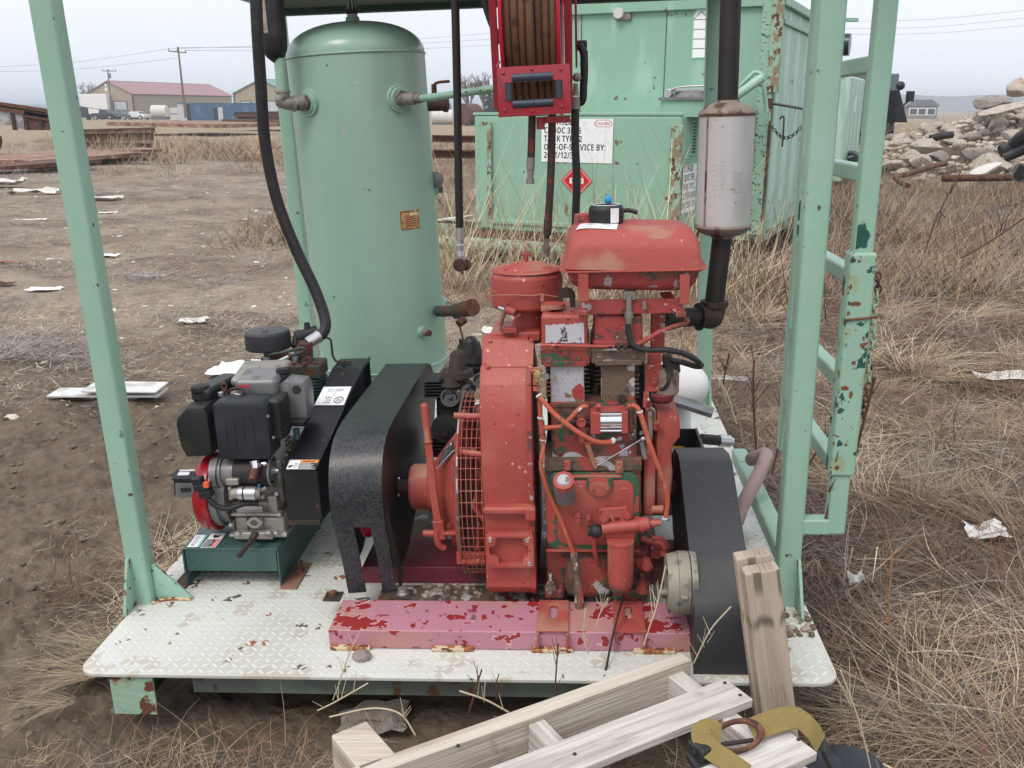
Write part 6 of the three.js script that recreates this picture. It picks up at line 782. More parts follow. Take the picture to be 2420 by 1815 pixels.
  hz('control_hose', [[0.438, 0.642, -0.29], [0.45, 0.638, -0.285], [0.459, 0.623, -0.28], [0.469, 0.59, -0.275], [0.482, 0.546, -0.27], [0.498, 0.498, -0.268], [0.517, 0.449, -0.268], [0.529, 0.407, -0.27], [0.533, 0.371, -0.27], [0.529, 0.331, -0.27]], 0.0068);
  hz('control_pipe', [[0.195, 0.653, -0.3], [0.195, 0.618, -0.3], [0.196, 0.58, -0.3], [0.199, 0.545, -0.3], [0.201, 0.52, -0.3], [0.196, 0.499, -0.29], [0.195, 0.478, -0.288]], 0.0062);
  obj('tee', [cy([0.197, 0.597, -0.298], [0.199, 0.562, -0.298], 0.0088, 0.0088, 10), cy([0.2, 0.578, -0.298], [0.217, 0.58, -0.292], 0.008, 0.008, 10), hex(0.009, [0.201, 0.554, -0.298], 'y')], M.redDusty, t);
  for (const [a, b] of [[[0.192, 0.672, -0.288], [0.194, 0.669, -0.286]], [[0.195, 0.608, -0.3], [0.195, 0.604, -0.3]], [[0.2, 0.545, -0.3], [0.2, 0.542, -0.3]], [[0.457, 0.629, -0.28], [0.458, 0.625, -0.28]], [[0.385, 0.548, -0.278], [0.389, 0.545, -0.28]], [[0.298, 0.635, -0.285], [0.301, 0.632, -0.285]], [[0.527, 0.328, -0.27], [0.527, 0.325, -0.27]]]) obj('ferrule', cy(a, b, 0.0088, 0.0088, 14), M.whiteWire, t);
  obj('sensor_fitting', [hex(0.0125, [0.19, 0.732, -0.285], 'y'), C(0.0105, 0.0125, 0.012, [0.19, 0.739, -0.285]), C(0.008, 0.008, 0.02, [0.189, 0.722, -0.285])], M.brass, t);
  obj('sensor_elbow', [fb([0.178, 0.72, -0.284], [0.193, 0.7, -0.284], 0.014, 0.003), hex(0.009, [0.186, 0.691, -0.288], 'y'), tor(0.014, 0.004, [0.185, 0.741, -0.292], 'y', 18, 8)], M.red, t);
  obj('side_bolt', [bolt([0.211, 0.713, -0.325], 0.009), bolt([0.229, 0.711, -0.335], 0.0085), bolt([0.407, 0.541, -0.315], 0.007), cy([0.393, 0.54, -0.3], [0.405, 0.541, -0.31], 0.004, 0.004, 8)], M.zinc, t);
  obj('lube_boss', [C(0.0115, 0.0115, 0.016, [0.414, 0.643, -0.34], 'z', 18), bolt([0.414, 0.643, -0.33], 0.006)], M.rustBlack, t);
  // fuel lines
  obj('fuel_hose', T([[0.428, 0.854, -0.325], [0.43, 0.824, -0.322], [0.441, 0.798, -0.32], [0.472, 0.784, -0.325], [0.526, 0.781, -0.33], [0.575, 0.768, -0.34], [0.611, 0.744, -0.36], [0.628, 0.725, -0.37]], 0.0078, 60, 12), M.rubberWorn, t);
  obj('fuel_hose', T([[0.546, 0.74, -0.38], [0.58, 0.732, -0.38], [0.611, 0.722, -0.38], [0.628, 0.724, -0.37]], 0.0078, 30, 12), M.rubber, t);
  obj('leak_pipe', T([[0.448, 0.794, -0.33], [0.472, 0.805, -0.335], [0.514, 0.828, -0.34], [0.559, 0.843, -0.345], [0.584, 0.849, -0.35], [0.579, 0.862, -0.35]], 0.0068, 40, 12), M.redDirty, t);
  // fuel filter with bowl
  const ff = sub('fuel_filter', t);
  obj('head', [C(0.022, 0.026, 0.03, [0.549, 0.718, -0.4], 'y', 20), fb([0.527, 0.747, -0.4], [0.552, 0.721, -0.4], 0.03, 0.006), hex(0.012, [0.541, 0.716, -0.37], 'z')], M.rustBlack, ff);
  obj('bowl', lathe([[0.0001, 0], [0.030, 0], [0.0345, 0.006], [0.0345, 0.07], [0.026, 0.076], [0.0001, 0.076]], [0.537, 0.64, -0.4], 'y', 30), M.aluRust, ff);
  obj('base', lathe([[0.0001, -0.022], [0.028, -0.022], [0.034, -0.012], [0.036, 0.0], [0.036, 0.006], [0.0001, 0.006]], [0.525, 0.64, -0.4], 'y', 30), M.maroon, ff);
  obj('carrier', [fb([0.478, 0.73, -0.375], [0.52, 0.652, -0.375], 0.006, 0.002), bolt([0.501, 0.687, -0.37], 0.0095), bolt([0.5, 0.717, -0.37], 0.004), fb([0.485, 0.756, -0.385], [0.521, 0.717, -0.385], 0.02, 0.003)], M.redDirty, ff);
  obj('pipe', T([[0.542, 0.709, -0.37], [0.539, 0.685, -0.36], [0.529, 0.665, -0.365], [0.517, 0.661, -0.37]], 0.005, 20, 8), M.rubberWorn, ff);
  obj('stand_pipe', [cy([0.479, 0.656, -0.37], [0.476, 0.613, -0.36], 0.006, 0.006, 10), cy([0.489, 0.616, -0.4], [0.492, 0.544, -0.4], 0.012, 0.012, 10)], M.redDirty, t);
}
{ // black cap with blue knob standing on the fuel tank
  const t = onSkid('fuel_cap_lock', 'round black cap with blue knob and white label on the red fuel tank', 'cap');
  const c = fuelTop(0.376, -0.452); c[1] -= 0.003;
  obj('body', lathe([[0.0001, 0], [0.044, 0], [0.047, 0.005], [0.048, 0.034], [0.045, 0.044], [0.039, 0.047], [0.0001, 0.048]], c, 'y', 14), M.plasticGrey, t);
  obj('top_ring', tor(0.035, 0.001, add(c, [0, 0.0482, 0]), 'y', 36, 6), M.white, t);
  obj('knob', [lathe([[0.0001, 0.022], [0.006, 0.021], [0.0095, 0.014], [0.0095, 0.006], [0.006, 0], [0.0001, 0]], add(c, [0.006, 0.048, -0.024]), 'y', 20)], M.bluePlastic, t);
  obj('grip', T([add(c, [0.02, 0.022, -0.045]), add(c, [0.06, 0.026, -0.055]), add(c, [0.086, 0.02, -0.05])], 0.006, 16, 8), M.plasticGrey, t);
  obj('label', [B(0.024, 0.038, 0.0015, [c[0] + 0.021, c[1] + 0.023, c[2] + 0.0435], 0.0005, [0, 27, 0])], M.white, t);
  const mk = print(64, 64, (x) => { x.fillStyle = '#15171b'; x.fillRect(0, 0, 64, 64); x.fillStyle = '#dcdde0'; x.fillRect(14, 24, 36, 5); x.fillRect(20, 34, 30, 5); }); sheet('marking', [add(c, [-0.012, 0.0488, -0.016]), add(c, [0.014, 0.0488, -0.016]), add(c, [0.014, 0.0488, 0.008]), add(c, [-0.012, 0.0488, 0.008])], mk, t, 0.0003);
}
{ // exhaust
  const t = onSkid('exhaust_stack', 'dark exhaust pipe with large grey silencer rising behind the red engine', 'silencer');
  const W = 0.60, top = [0.708, 1.682, -0.6], up = [0.708, 1.393, -0.6], lo = [0.706, 1.05, -0.6], el = [0.688, 0.843, -0.6];
  obj('tail_pipe', cy(up, top, 0.0275, 0.0275, 28), M.exhaust, t);
  const cU = [0.708, 1.371, -0.6], cD = [0.706, 1.067, -0.6];
  const mb = sub('silencer_body', t), R = 0.0755;
  const ax = v3(cU).sub(v3(cD)).normalize(), H = v3(cU).distanceTo(v3(cD)), qq = new THREE.Quaternion().setFromUnitVectors(new THREE.Vector3(0, 1, 0), ax);
  const along = (g) => { g.applyQuaternion(qq); g.translate(...cD); return g; };
  obj('shell', along(lathe([[R * 0.985, 0.008], [R * 0.985, H - 0.006]], [0, 0, 0], 'y', 48)), M.alu, mb);
  obj('shell_end', along(lathe([[0.03, H + 0.036], [0.034, H + 0.030], [0.05, H + 0.026], [0.066, H + 0.016], [R * 1.03, H + 0.003], [R * 1.03, H - 0.003], [R * 0.98, H - 0.006]], [0, 0, 0], 'y', 48)), M.aluRust, mb);
  obj('shell_end', along(lathe([[R * 0.98, 0.008], [R * 1.04, 0.004], [R * 1.04, -0.002], [0.066, -0.014], [0.05, -0.022], [0.032, -0.026]], [0, 0, 0], 'y', 48)), M.aluRust, mb);
  obj('seam', along(B(0.006, H, 0.003, [-0.058, H / 2, 0.048], 0.001, [0, -50, 0])), M.aluRust, mb);
  const rise = (str, phi, y0, len, hgt) => { const g = new TextGeometry(str, { font: sans, size: 1, depth: 0.08, curveSegments: 3 }); g.computeBoundingBox(); const bb = g.boundingBox, P = g.attributes.position; for (let i = 0; i < P.count; i++) { const x = (P.getX(i) - bb.min.x) / (bb.max.x - bb.min.x), y = P.getY(i), f = rad(phi) - (y - 0.36) * hgt / R, q = R * 0.985 + P.getZ(i) / 0.08 * 0.0011 - 0.0002; P.setXYZ(i, q * Math.sin(f), y0 + x * len, q * Math.cos(f)); } g.deleteAttribute('uv'); g.computeVertexNormals(); return along(g); };
  obj('embossing', [rise('ALUMINIZED', -13, 0.085, 0.105, 0.013), rise('STANDARD', 13, 0.10, 0.060, 0.012), rise('MUFFLER', 24, 0.10, 0.056, 0.011), rise('IIIIII', -28, 0.105, 0.075, 0.012), rise('<', -28, 0.088, 0.012, 0.016)], M.alu, mb);
  obj('clamp_ring', along(tor(0.0285, 0.004, [0, -0.028, 0], 'y', 28, 8)), M.aluRust, mb);
  obj('riser', cy(el, lo, 0.0275, 0.0275, 28), M.exhaust, t);
  const e2 = [0.645, 0.814, -0.58], e3 = [0.544, 0.82, -0.54], e0 = [0.684, 0.816, -0.6];
  obj('elbow', [T([el, lerp(el, e0, 0.5), add(lerp(e0, e2, 0.25), [0.006, -0.006, 0]), lerp(e0, e2, 0.6), e2], 0.034, 30, 20), cy(lerp(el, e0, 0.1), add(el, [0, 0.012, 0]), 0.040, 0.040, 24), cy(e2, lerp(e2, e3, 0.04), 0.040, 0.040, 24)], M.rustBlack, t);
  obj('manifold_pipe', cy(e2, e3, 0.0275, 0.0275, 24), M.exhaust, t);
}
{ // alternator
  const t = onSkid('alternator', 'dusty beige alternator beside the right black guard', 'alternator');
  const a = [0.522, 0.196, -0.155], b = [0.549, 0.196, -0.155], c = [0.597, 0.196, -0.155], R = 0.082;
  obj('rear_frame', cy(a, b, R * 0.90, R * 0.97, 40), M.alt, t); obj('front_frame', cy(lerp(b, c, 0.02), lerp(b, c, 0.62), R, R, 12), M.alt, t); obj('drive_frame', cy(lerp(b, c, 0.68), c, R * 1.0, R * 0.98, 40), M.alt, t); obj('stator', cy(lerp(b, c, 0.5), lerp(b, c, 0.75), R * 0.95, R * 0.95, 40), M.blackSide, t);
  obj('terminal', [cy(add(a, [0.002, -0.01, 0.035]), add(a, [-0.018, -0.01, 0.035]), 0.010, 0.009, 12), cy(add(a, [0.002, -0.03, 0.02]), add(a, [-0.012, -0.03, 0.02]), 0.006, 0.005, 10), hex(0.006, add(a, [-0.022, -0.01, 0.035]), 'x')], M.aluRust, t);
  obj('vent', [B(0.004, 0.016, 0.018, add(a, [0.004, -0.052, 0.045]), 0.001), B(0.004, 0.012, 0.012, add(a, [0.0, 0.048, 0.038]), 0.001)], M.blackSide, t);
  obj('lug', [cy(add(b, [0.004, 0, 0.08]), add(b, [0.02, 0, 0.08]), 0.007, 0.007, 10)], M.alt, t);
}
{ // right belt guard
  const t = onSkid('belt_guard', 'black sheet metal belt guard with sloping front at the right of the red engine', 'belt guard');
  const X0 = 0.583, X1 = 0.730, pf = [[0.034, 0.0], [0.034, 0.15], [0.042, 0.185], [0.07, 0.215], [0.44, 0.418], [0.50, 0.425], [0.62, 0.40], [0.70, 0.32], [0.70, 0.22]];
  obj('cover', side([...pf, ...pf.slice().reverse().map(([a, b], i) => [a + (i < 5 ? -0.002 : 0.004), b - 0.004])].filter((q, i, l) => 1), X0, X1, 0), M.blackMatt, t);
  obj('side_plate', side([[0.036, 0.0], [0.036, 0.15], [0.046, 0.185], [0.072, 0.21], [0.44, 0.412], [0.50, 0.42], [0.61, 0.395], [0.69, 0.32], [0.69, 0.20], [0.62, 0.12], [0.5, 0.10], [0.40, 0.16], [0.16, 0.02], [0.10, 0.0]], X0 + 0.002, X0 + 0.006), M.blackSide, t);
  obj('side_plate', side([[0.036, 0.0], [0.036, 0.15], [0.046, 0.185], [0.072, 0.21], [0.44, 0.412], [0.50, 0.42], [0.61, 0.395], [0.69, 0.32], [0.69, 0.20], [0.62, 0.12], [0.5, 0.10], [0.40, 0.16], [0.16, 0.02], [0.10, 0.0]], X1 - 0.006, X1 - 0.002), M.blackSide, t);
  obj('leg', [B(0.03, 0.26, 0.006, [X0 + 0.02, 0.13, -0.62], 0.001), B(0.03, 0.26, 0.006, [X1 - 0.02, 0.13, -0.62], 0.001)], M.rustBlack, t);
}
{ // left belt guard
  const t = onSkid('belt_guard', 'worn black steel belt guard with long flat top between the small and red engines', 'belt guard');
  const X0 = -0.408, X1 = -0.256, top = [[0.33, 0.27], [0.321, 0.31], [0.318, 0.345], [0.320, 0.38], [0.328, 0.415], [0.342, 0.446], [0.362, 0.473], [0.390, 0.495], [0.425, 0.511], [0.47, 0.521], [0.55, 0.526], [1.18, 0.526], [1.26, 0.50], [1.32, 0.44], [1.34, 0.36]];
  const inn = top.map(([a, b]) => [0.8 + (a - 0.8) * 0.991, 0.3 + (b - 0.3) * 0.984]);
  obj('cover', side([...top, ...inn.reverse()], X0, X1, 0), M.black, t);
  const sp = [[0.332, 0.27], [0.322, 0.31], [0.320, 0.345], [0.322, 0.38], [0.330, 0.414], [0.344, 0.444], [0.364, 0.471], [0.392, 0.492], [0.426, 0.508], [0.47, 0.518], [0.55, 0.523], [1.18, 0.523], [1.26, 0.497], [1.318, 0.44], [1.337, 0.36], [1.25, 0.24], [0.75, 0.10], [0.62, 0.055], [0.45, 0.055], [0.42, 0.16]];
  obj('side_plate', side(sp, X1 - 0.004, X1 - 0.001, 0, [arcPts(0.56, 0.30, 0.032, 0, 340, 18)]), M.blackSide, t); obj('side_plate', side(sp, X0 + 0.001, X0 + 0.004), M.blackSide, t);
  const leg = (x, w, lean) => obj('leg', [bar([x, 0.285, -0.327], [x + lean * 0.5, 0.20, -0.332], w, 0.005), bar([x + lean * 0.5, 0.20, -0.332], [x + lean, 0.058, -0.34], w * 0.95, 0.005)], M.black, t);
  leg(X0 + 0.030, 0.056, 0.022); leg(X1 - 0.022, 0.042, 0.018);
  obj('leg', [bar([X1 - 0.004, 0.30, -0.36], [X1 + 0.02, 0.058, -0.40], 0.006, 0.045)], M.rustBlack, t);
  obj('foot', [B(0.06, 0.006, 0.05, [X1 + 0.035, 0.0605, -0.325], 0.001), B(0.05, 0.006, 0.05, [X0 - 0.012, 0.0605, -0.31], 0.001)], M.rustBlack, t);
  obj('foot_bolt', [hex(0.014, [X1 + 0.038, 0.073, -0.325], 'y'), C(0.018, 0.018, 0.003, [X1 + 0.038, 0.065, -0.325])], M.zinc, t); obj('foot_bolt', hex(0.012, [X0 - 0.012, 0.07, -0.31], 'y'), M.rust, t);
  obj('pulley', [lathe([[0.0001, -0.03], [0.15, -0.03], [0.155, -0.022], [0.13, -0.006], [0.155, 0.012], [0.155, 0.022], [0.0001, 0.03]], [-0.335, 0.30, -0.56], 'x', 48)], M.reelBright, t);
}
{ // black compressor behind the guard
  const t = onSkid('black_compressor', 'grimy black reciprocating compressor behind the left belt guard and fan shroud', 'compressor');
  const cx = -0.02, cz = -1.0;
  obj('crankcase', [B(0.20, 0.20, 0.24, [cx - 0.06, 0.19, cz], 0.03), B(0.24, 0.03, 0.3, [cx - 0.06, 0.07, cz], 0.005)], M.blackSide, t);
  const cylinder = (x, y, z, h, r) => { const g = sub('cylinder', t); obj('barrel', C(r * 0.8, r * 0.8, h, [x, y + h / 2, z]), M.blackSide, g); for (let i = 0; i < 8; i++) obj('fin', C(r, r, 0.005, [x, y + h * (i + 0.5) / 8, z], 'y', 28), M.blackSide, g); obj('head', [C(r * 1.02, r * 1.02, 0.035, [x, y + h + 0.018, z], 'y', 28)], M.blackSide, g); for (let i = 0; i < 6; i++) obj('head_bolt', hex(0.007, [x + r * 0.8 * Math.cos(i * 1.05), y + h + 0.039, z + r * 0.8 * Math.sin(i * 1.05)], 'y'), M.plasticGrey, g); return g; };
  cylinder(-0.13, 0.29, -0.98, 0.13, 0.065); cylinder(0.02, 0.30, -1.08, 0.15, 0.075); cylinder(-0.01, 0.30, -0.92, 0.1, 0.06);
  // valve caps and ports seen at the front
  for (const [x, y, w, r] of [[1155, 500, 0.92, 0.033], [1300, 430, 0.94, 0.030], [1415, 375, 0.95, 0.026], [1160, 400, 0.95, 0.030]]) { const p = at0(x, y, w); obj('valve_cap', [C(r, r, 0.014, p, [62, 0, 0], 28), hex(0.008, add(p, [0, 0.006, 0.011]), [62, 0, 0]), tor(r * 0.72, 0.0025, add(p, [0, 0.004, 0.008]), 'z', 24, 6)], M.blackSide, t); }
  function at0(x, y, w) { const A = [-0.199, 0.556, -0.94], Bq = [-0.004, 0.554, -0.94], Cq = [-0.211, 0.35, -0.94]; return [A[0] + (Bq[0] - A[0]) * (x - 1000) / 500, A[1] + (Cq[1] - A[1]) * (y - 300) / 500, -w]; }
  obj('unloader', [cy([-0.121, 0.544, -0.98], [-0.117, 0.599, -1], 0.030, 0.027, 20), new THREE.SphereGeometry(0.027, 16, 12).translate(...[-0.117, 0.595, -1]), C(0.055, 0.06, 0.02, [-0.121, 0.544, -0.98], 'y', 24), C(0.028, 0.04, 0.03, [-0.135, 0.526, -0.95], 'y', 20)], M.rustBlack, t);
  obj('head_stack', [C(0.045, 0.05, 0.03, [-0.078, 0.563, -1.12], 'y', 24), C(0.03, 0.04, 0.05, [-0.083, 0.593, -1.12], 'y', 20), new THREE.SphereGeometry(0.026, 16, 12).translate(...[-0.086, 0.614, -1.12]), C(0.06, 0.06, 0.012, [-0.069, 0.535, -1.1], 'y', 24), C(0.055, 0.055, 0.012, [-0.067, 0.518, -1.1], 'y', 24)], M.blackSide, t);
  for (let i = 0; i < 5; i++) obj('bolt', hex(0.008, at0(1080 + i * 90, 355 + (i % 2) * 60, 0.93), 'y'), M.plasticGrey, t);
  obj('crank_cover', [C(0.05, 0.05, 0.03, at0(1115, 745, 0.90), [80, 0, 0], 28), C(0.026, 0.026, 0.02, at0(1115, 750, 0.88), [85, 0, 0], 20), hex(0.012, at0(1113, 752, 0.865), 'z'), fb(at0(1010, 700, 0.93), at0(1230, 820, 0.93), 0.1, 0.02)], M.blackSide, t);
  obj('intake', [C(0.045, 0.045, 0.03, at0(1130, 650, 0.95)), C(0.03, 0.03, 0.05, at0(1130, 600, 0.95))], M.blackSide, t);
  for (let i = 0; i < 6; i++) obj('fin_plate', B(0.10, 0.004, 0.11, at0(1045, 375 + i * 26, 0.99), 0.001), M.plasticGrey, t);
  for (let i = 0; i < 6; i++) obj('fin_plate', B(0.13, 0.004, 0.12, at0(1080, 830 + i * 32, 0.95), 0.001), M.blackSide, t);
  obj('petcock', [C(0.014, 0.014, 0.025, [-0.124, 0.588, -1.15], 'y', 10), C(0.007, 0.007, 0.03, [-0.125, 0.607, -1.15])], M.rustBlack, t);
}
{ // open battery box and its battery
  const t = onSkid('battery_box', 'open black steel battery box with lid ajar behind the red engine', 'box');
  const a = [0.597, 0.315, -0.8], b = [0.704, 0.314, -0.8], H = 0.17, Z = -0.80, D = 0.24;
  const x0 = a[0] - 0.16, x1 = b[0], y1 = a[1];
  obj('box', [B(x1 - x0, H, 0.004, [(x0 + x1) / 2, y1 - H / 2, Z]), B(x1 - x0, H, 0.004, [(x0 + x1) / 2, y1 - H / 2, Z - D]), B(0.004, H, D - 0.006, [x1 - 0.002, y1 - H / 2, Z - D / 2]), B(0.004, H, D - 0.006, [x0 + 0.002, y1 - H / 2, Z - D / 2]), B(x1 - x0 - 0.01, 0.004, D - 0.01, [(x0 + x1) / 2, y1 - H, Z - D / 2])], M.blackMatt, t);
  obj('rim', [B(x1 - x0, 0.003, 0.008, [(x0 + x1) / 2, y1 + 0.002, Z]), B(0.008, 0.003, D, [x1 - 0.003, y1 + 0.002, Z - D / 2])], M.zinc, t);
  obj('lid', [quad([0.583, 0.438, -0.95], [0.729, 0.407, -0.88], [0.771, 0.351, -1.12], [0.645, 0.39, -1.18], 0.014)], M.castGrey, t);
  obj('stand', [B(0.02, 0.14, 0.02, [x1 - 0.02, y1 - H - 0.07, Z + 0.02]), B(0.02, 0.14, 0.02, [x0 + 0.05, y1 - H - 0.07, Z + 0.02]), B(x1 - x0, 0.05, 0.004, [(x0 + x1) / 2, y1 - H - 0.02, Z + 0.01])], M.beamGrey, t);
  const t2 = onSkid('battery', 'black battery with yellow label inside the open box', 'battery');
  const lab = print(128, 256, (x, w, h) => { x.fillStyle = '#c9b23a'; x.fillRect(0, 0, w, h); x.fillStyle = '#e9e9e4'; x.fillRect(8, 60, w - 16, h - 70); x.fillStyle = '#444'; for (let i = 0; i < 9; i++) for (let j = 0; j < 3; j++) x.fillRect(16 + j * 34, 72 + i * 19, 26, 10); });
  obj('case', B(0.18, 0.11, 0.17, [x1 - 0.13, y1 - H + 0.06, Z - D / 2 - 0.01], 0.005), M.blackGuard, t2);
  sheet('label', [[x1 - 0.10, y1 - H + 0.118, Z - D / 2 - 0.085], [x1 - 0.05, y1 - H + 0.118, Z - D / 2 - 0.085], [x1 - 0.05, y1 - H + 0.118, Z - D / 2 + 0.06], [x1 - 0.10, y1 - H + 0.118, Z - D / 2 + 0.06]], lab, t2, 0.001);
}
{
  const t = onSkid('plastic_float', 'round white plastic float standing behind the battery box', 'float');
  obj('shell', [new THREE.SphereGeometry(0.115, 36, 20).scale(1, 0.80, 1).translate(...[0.655, 0.413, -1.25]), C(0.05, 0.06, 0.35, add([0.655, 0.413, -1.25], [0, -0.2, 0]))], M.white, t);
}
{
  const t = onSkid('drain_hose', 'dark hose stub with grey end fitting at the right edge of the deck', 'hose');
  obj('hose', cy([0.728, 0.256, -1.1], [0.798, 0.242, -1.12], 0.019, 0.019, 18), M.rubberWorn, t); obj('fitting', [cy([0.794, 0.242, -1.12], [0.834, 0.235, -1.13], 0.0225, 0.0225, 8), cy([0.832, 0.235, -1.13], [0.848, 0.233, -1.13], 0.016, 0.014, 12)], M.zinc, t);
}
{ const t = onSkid('drip_rod', 'thin dark wire hanging from the oil filter to the deck', 'wire'); obj('wire', T([[0.415, 0.1, -0.25], [0.407, 0.113, -0.19], [0.395, 0.104, -0.14], [0.378, 0.057, -0.1], [0.361, 0, -0.05], [0.356, -0.002, -0.02]], 0.0032, 50, 8), M.rubber, t); }
// ---------- small engine, its base, its belt guard and the green compressor pump ----------
{
  const t = onSkid('engine_stand', 'dark green folded steel base plate under the small engine', 'stand');
  const x0 = -0.932, x1 = -0.632, z0 = -0.472, D = 0.78;
  obj('top_plate', B(x1 - x0, 0.005, D, [(x0 + x1) / 2, 0.129, z0 - D / 2], 0.002), M.teal, t);
  obj('front_apron', B(x1 - x0 - 0.012, 0.074, 0.005, [(x0 + x1) / 2, 0.091, z0 - 0.006], 0.001), M.teal, t);
  for (const x of [x0, x1]) obj('side_plate', B(0.005, 0.126, D, [x, 0.064, z0 - D / 2], 0.001), M.teal, t);
  obj('foot', [B(0.052, 0.006, 0.17, [x1 + 0.028, 0.0035, z0 - 0.07], 0.001)], M.rustPale, t); obj('foot', [B(0.046, 0.006, 0.17, [x0 - 0.022, 0.0035, z0 - 0.07], 0.001)], M.rust, t);
  obj('foot_bolt', [hex(0.012, [x1 + 0.032, 0.012, z0 - 0.095], 'y'), C(0.005, 0.005, 0.03, [x1 + 0.032, 0.02, z0 - 0.095])], M.rust, t);
  const s1 = print(160, 220, (x, w, h) => { x.fillStyle = '#eef0ef'; x.fillRect(0, 0, w, h); x.fillStyle = '#8cc5c3'; x.fillRect(w - 34, 0, 34, h); x.fillStyle = '#555'; for (let i = 0; i < 9; i++) x.fillRect(24, 20 + i * 18, 50 + (i * 31) % 40, 6); x.fillStyle = '#222'; x.fillRect(30, 180, 50, 14); });
  const s2 = print(200, 260, (x, w, h) => { x.fillStyle = '#f1f1f0'; x.fillRect(0, 0, w, h); x.fillStyle = '#222'; x.beginPath(); x.moveTo(60, 20); x.lineTo(110, 46); x.lineTo(150, 24); x.lineTo(140, 78); x.lineTo(90, 92); x.lineTo(50, 60); x.fill(); x.fillStyle = '#35383a'; x.fillRect(10, 110, 120, 140); x.fillStyle = '#e1e1e1'; for (let i = 0; i < 8; i++) x.fillRect(18, 120 + i * 16, 70 + (i * 41) % 34, 5); x.fillStyle = '#c9474d'; x.fillRect(134, 110, 56, 140); x.fillStyle = '#fff'; x.save(); x.translate(172, 240); x.rotate(-Math.PI / 2); x.font = 'bold 26px sans-serif'; x.fillText('DANGER', 8, 0); x.restore(); });
  sheet('sticker', [[-0.925, 0.133, -0.564], [-0.887, 0.133, -0.564], [-0.88, 0.133, -0.478], [-0.918, 0.133, -0.478]], s1, t, 0.0008);
  sheet('sticker', [[-0.877, 0.133, -0.576], [-0.83, 0.133, -0.577], [-0.828, 0.133, -0.476], [-0.875, 0.133, -0.475]], s2, t, 0.0008);
}
{
  const t = onSkid('small_engine', 'small diesel engine with navy airbox, black fuel tank and grey cast body', 'engine');
  const W = 0.52;
  const cc = sub('crankcase', t);
  obj('casting', [fb([-0.78, 0.211, -0.53], [-0.62, 0.146, -0.53], 0.20, 0.01), fb([-0.803, 0.252, -0.55], [-0.64, 0.198, -0.55], 0.20, 0.012), fb([-0.802, 0.382, -0.58], [-0.63, 0.235, -0.58], 0.18, 0.012)], M.cast, cc);
  obj('foot', [fb([-0.775, 0.172, -0.5], [-0.651, 0.147, -0.5], 0.06, 0.006), fb([-0.797, 0.159, -0.515], [-0.612, 0.148, -0.515], 0.2, 0.004)], M.cast, cc);
  obj('rib', [fb([-0.784, 0.226, -0.52], [-0.628, 0.218, -0.52], 0.03, 0.002), fb([-0.735, 0.225, -0.515], [-0.734, 0.163, -0.515], 0.03, 0.002), fb([-0.685, 0.225, -0.515], [-0.686, 0.163, -0.515], 0.03, 0.002), fb([-0.67, 0.278, -0.535], [-0.638, 0.222, -0.535], 0.03, 0.006), fb([-0.783, 0.201, -0.525], [-0.781, 0.158, -0.525], 0.03, 0.002)], M.cast, cc);
  const pp = [-0.707, 0.202, -0.508]; obj('oil_port', ext([...arcPts(0, 0, 0.022, 60, 120, 4, 0.018), [-0.026, 0.003], [-0.026, -0.003], ...arcPts(0, 0, 0.022, 240, 300, 4, 0.018), [0.026, -0.003], [0.026, 0.003]], 0.012, add(pp, [0, 0, -0.008]), null, 0.0015, [arcPts(0, 0, 0.0105, 0, 345, 20)]), M.cast, cc);
  for (const p of [[-0.634, 0.291, -0.53], [-0.629, 0.226, -0.52], [-0.614, 0.166, -0.51], [-0.641, 0.172, -0.505], [-0.757, 0.174, -0.495], [-0.659, 0.178, -0.495], [-0.807, 0.263, -0.53], [-0.782, 0.196, -0.51]]) obj('case_bolt', [C(0.0065, 0.0065, 0.012, p, 'z', 14), C(0.0038, 0.0038, 0.001, add(p, [0, 0, 0.0062]), 'z', 6)], M.zinc, cc);
  obj('side_cover', [bar([-0.7, 0.299, -0.6], [-0.63, 0.402, -0.72], 0.05, 0.05, 0.008)], M.cast, cc);
  for (let i = 0; i < 5; i++) obj('cover_bolt', hex(0.0065, lerp([-0.633, 0.353, -0.58], [-0.623, 0.391, -0.7], i / 4), 'x'), M.cast, cc);
  obj('data_plate', fb([-0.769, 0.245, -0.535], [-0.687, 0.221, -0.535], 0.003, 0.0005), M.zinc, cc);
  // red recoil housing behind, seen at its left edge
  const rcp = [-0.866, 0.268, -0.61];
  obj('recoil_cover', [lathe([[0.0001, 0.034], [0.085, 0.034], [0.112, 0.026], [0.124, 0.010], [0.126, -0.022], [0.118, -0.024], [0.0001, -0.024]], rcp, [0, 0, 90], 44)], M.hondaRed, t);
  obj('fan_ring', [C(0.116, 0.116, 0.022, add(rcp, [0.036, 0.004, 0]), 'x', 44), C(0.106, 0.110, 0.03, add(rcp, [0.060, 0.006, 0]), 'x', 44)], M.castGrey, t);
  // silencer cylinder across the front, and its outlet
  const sl = sub('exhaust', t);
  obj('silencer_ring', [cy([-0.828, 0.348, -0.55], [-0.794, 0.352, -0.55], 0.052, 0.050, 36), cy([-0.794, 0.352, -0.55], [-0.756, 0.354, -0.55], 0.044, 0.044, 36)], M.castGrey, sl);
  obj('groove', [cy([-0.809, 0.351, -0.55], [-0.805, 0.351, -0.55], 0.0522, 0.0522, 36)], M.blackSide, sl);
  obj('silencer', [cy([-0.758, 0.354, -0.55], [-0.652, 0.355, -0.55], 0.048, 0.048, 36)], M.exhaust, sl);
  obj('end_ring', [put(new THREE.TorusGeometry(0.044, 0.005, 10, 32), [-0.647, 0.356, -0.55], [0, 90, 0]), cy([-0.652, 0.356, -0.55], [-0.643, 0.356, -0.55], 0.030, 0.030, 24)], M.castGrey, sl);
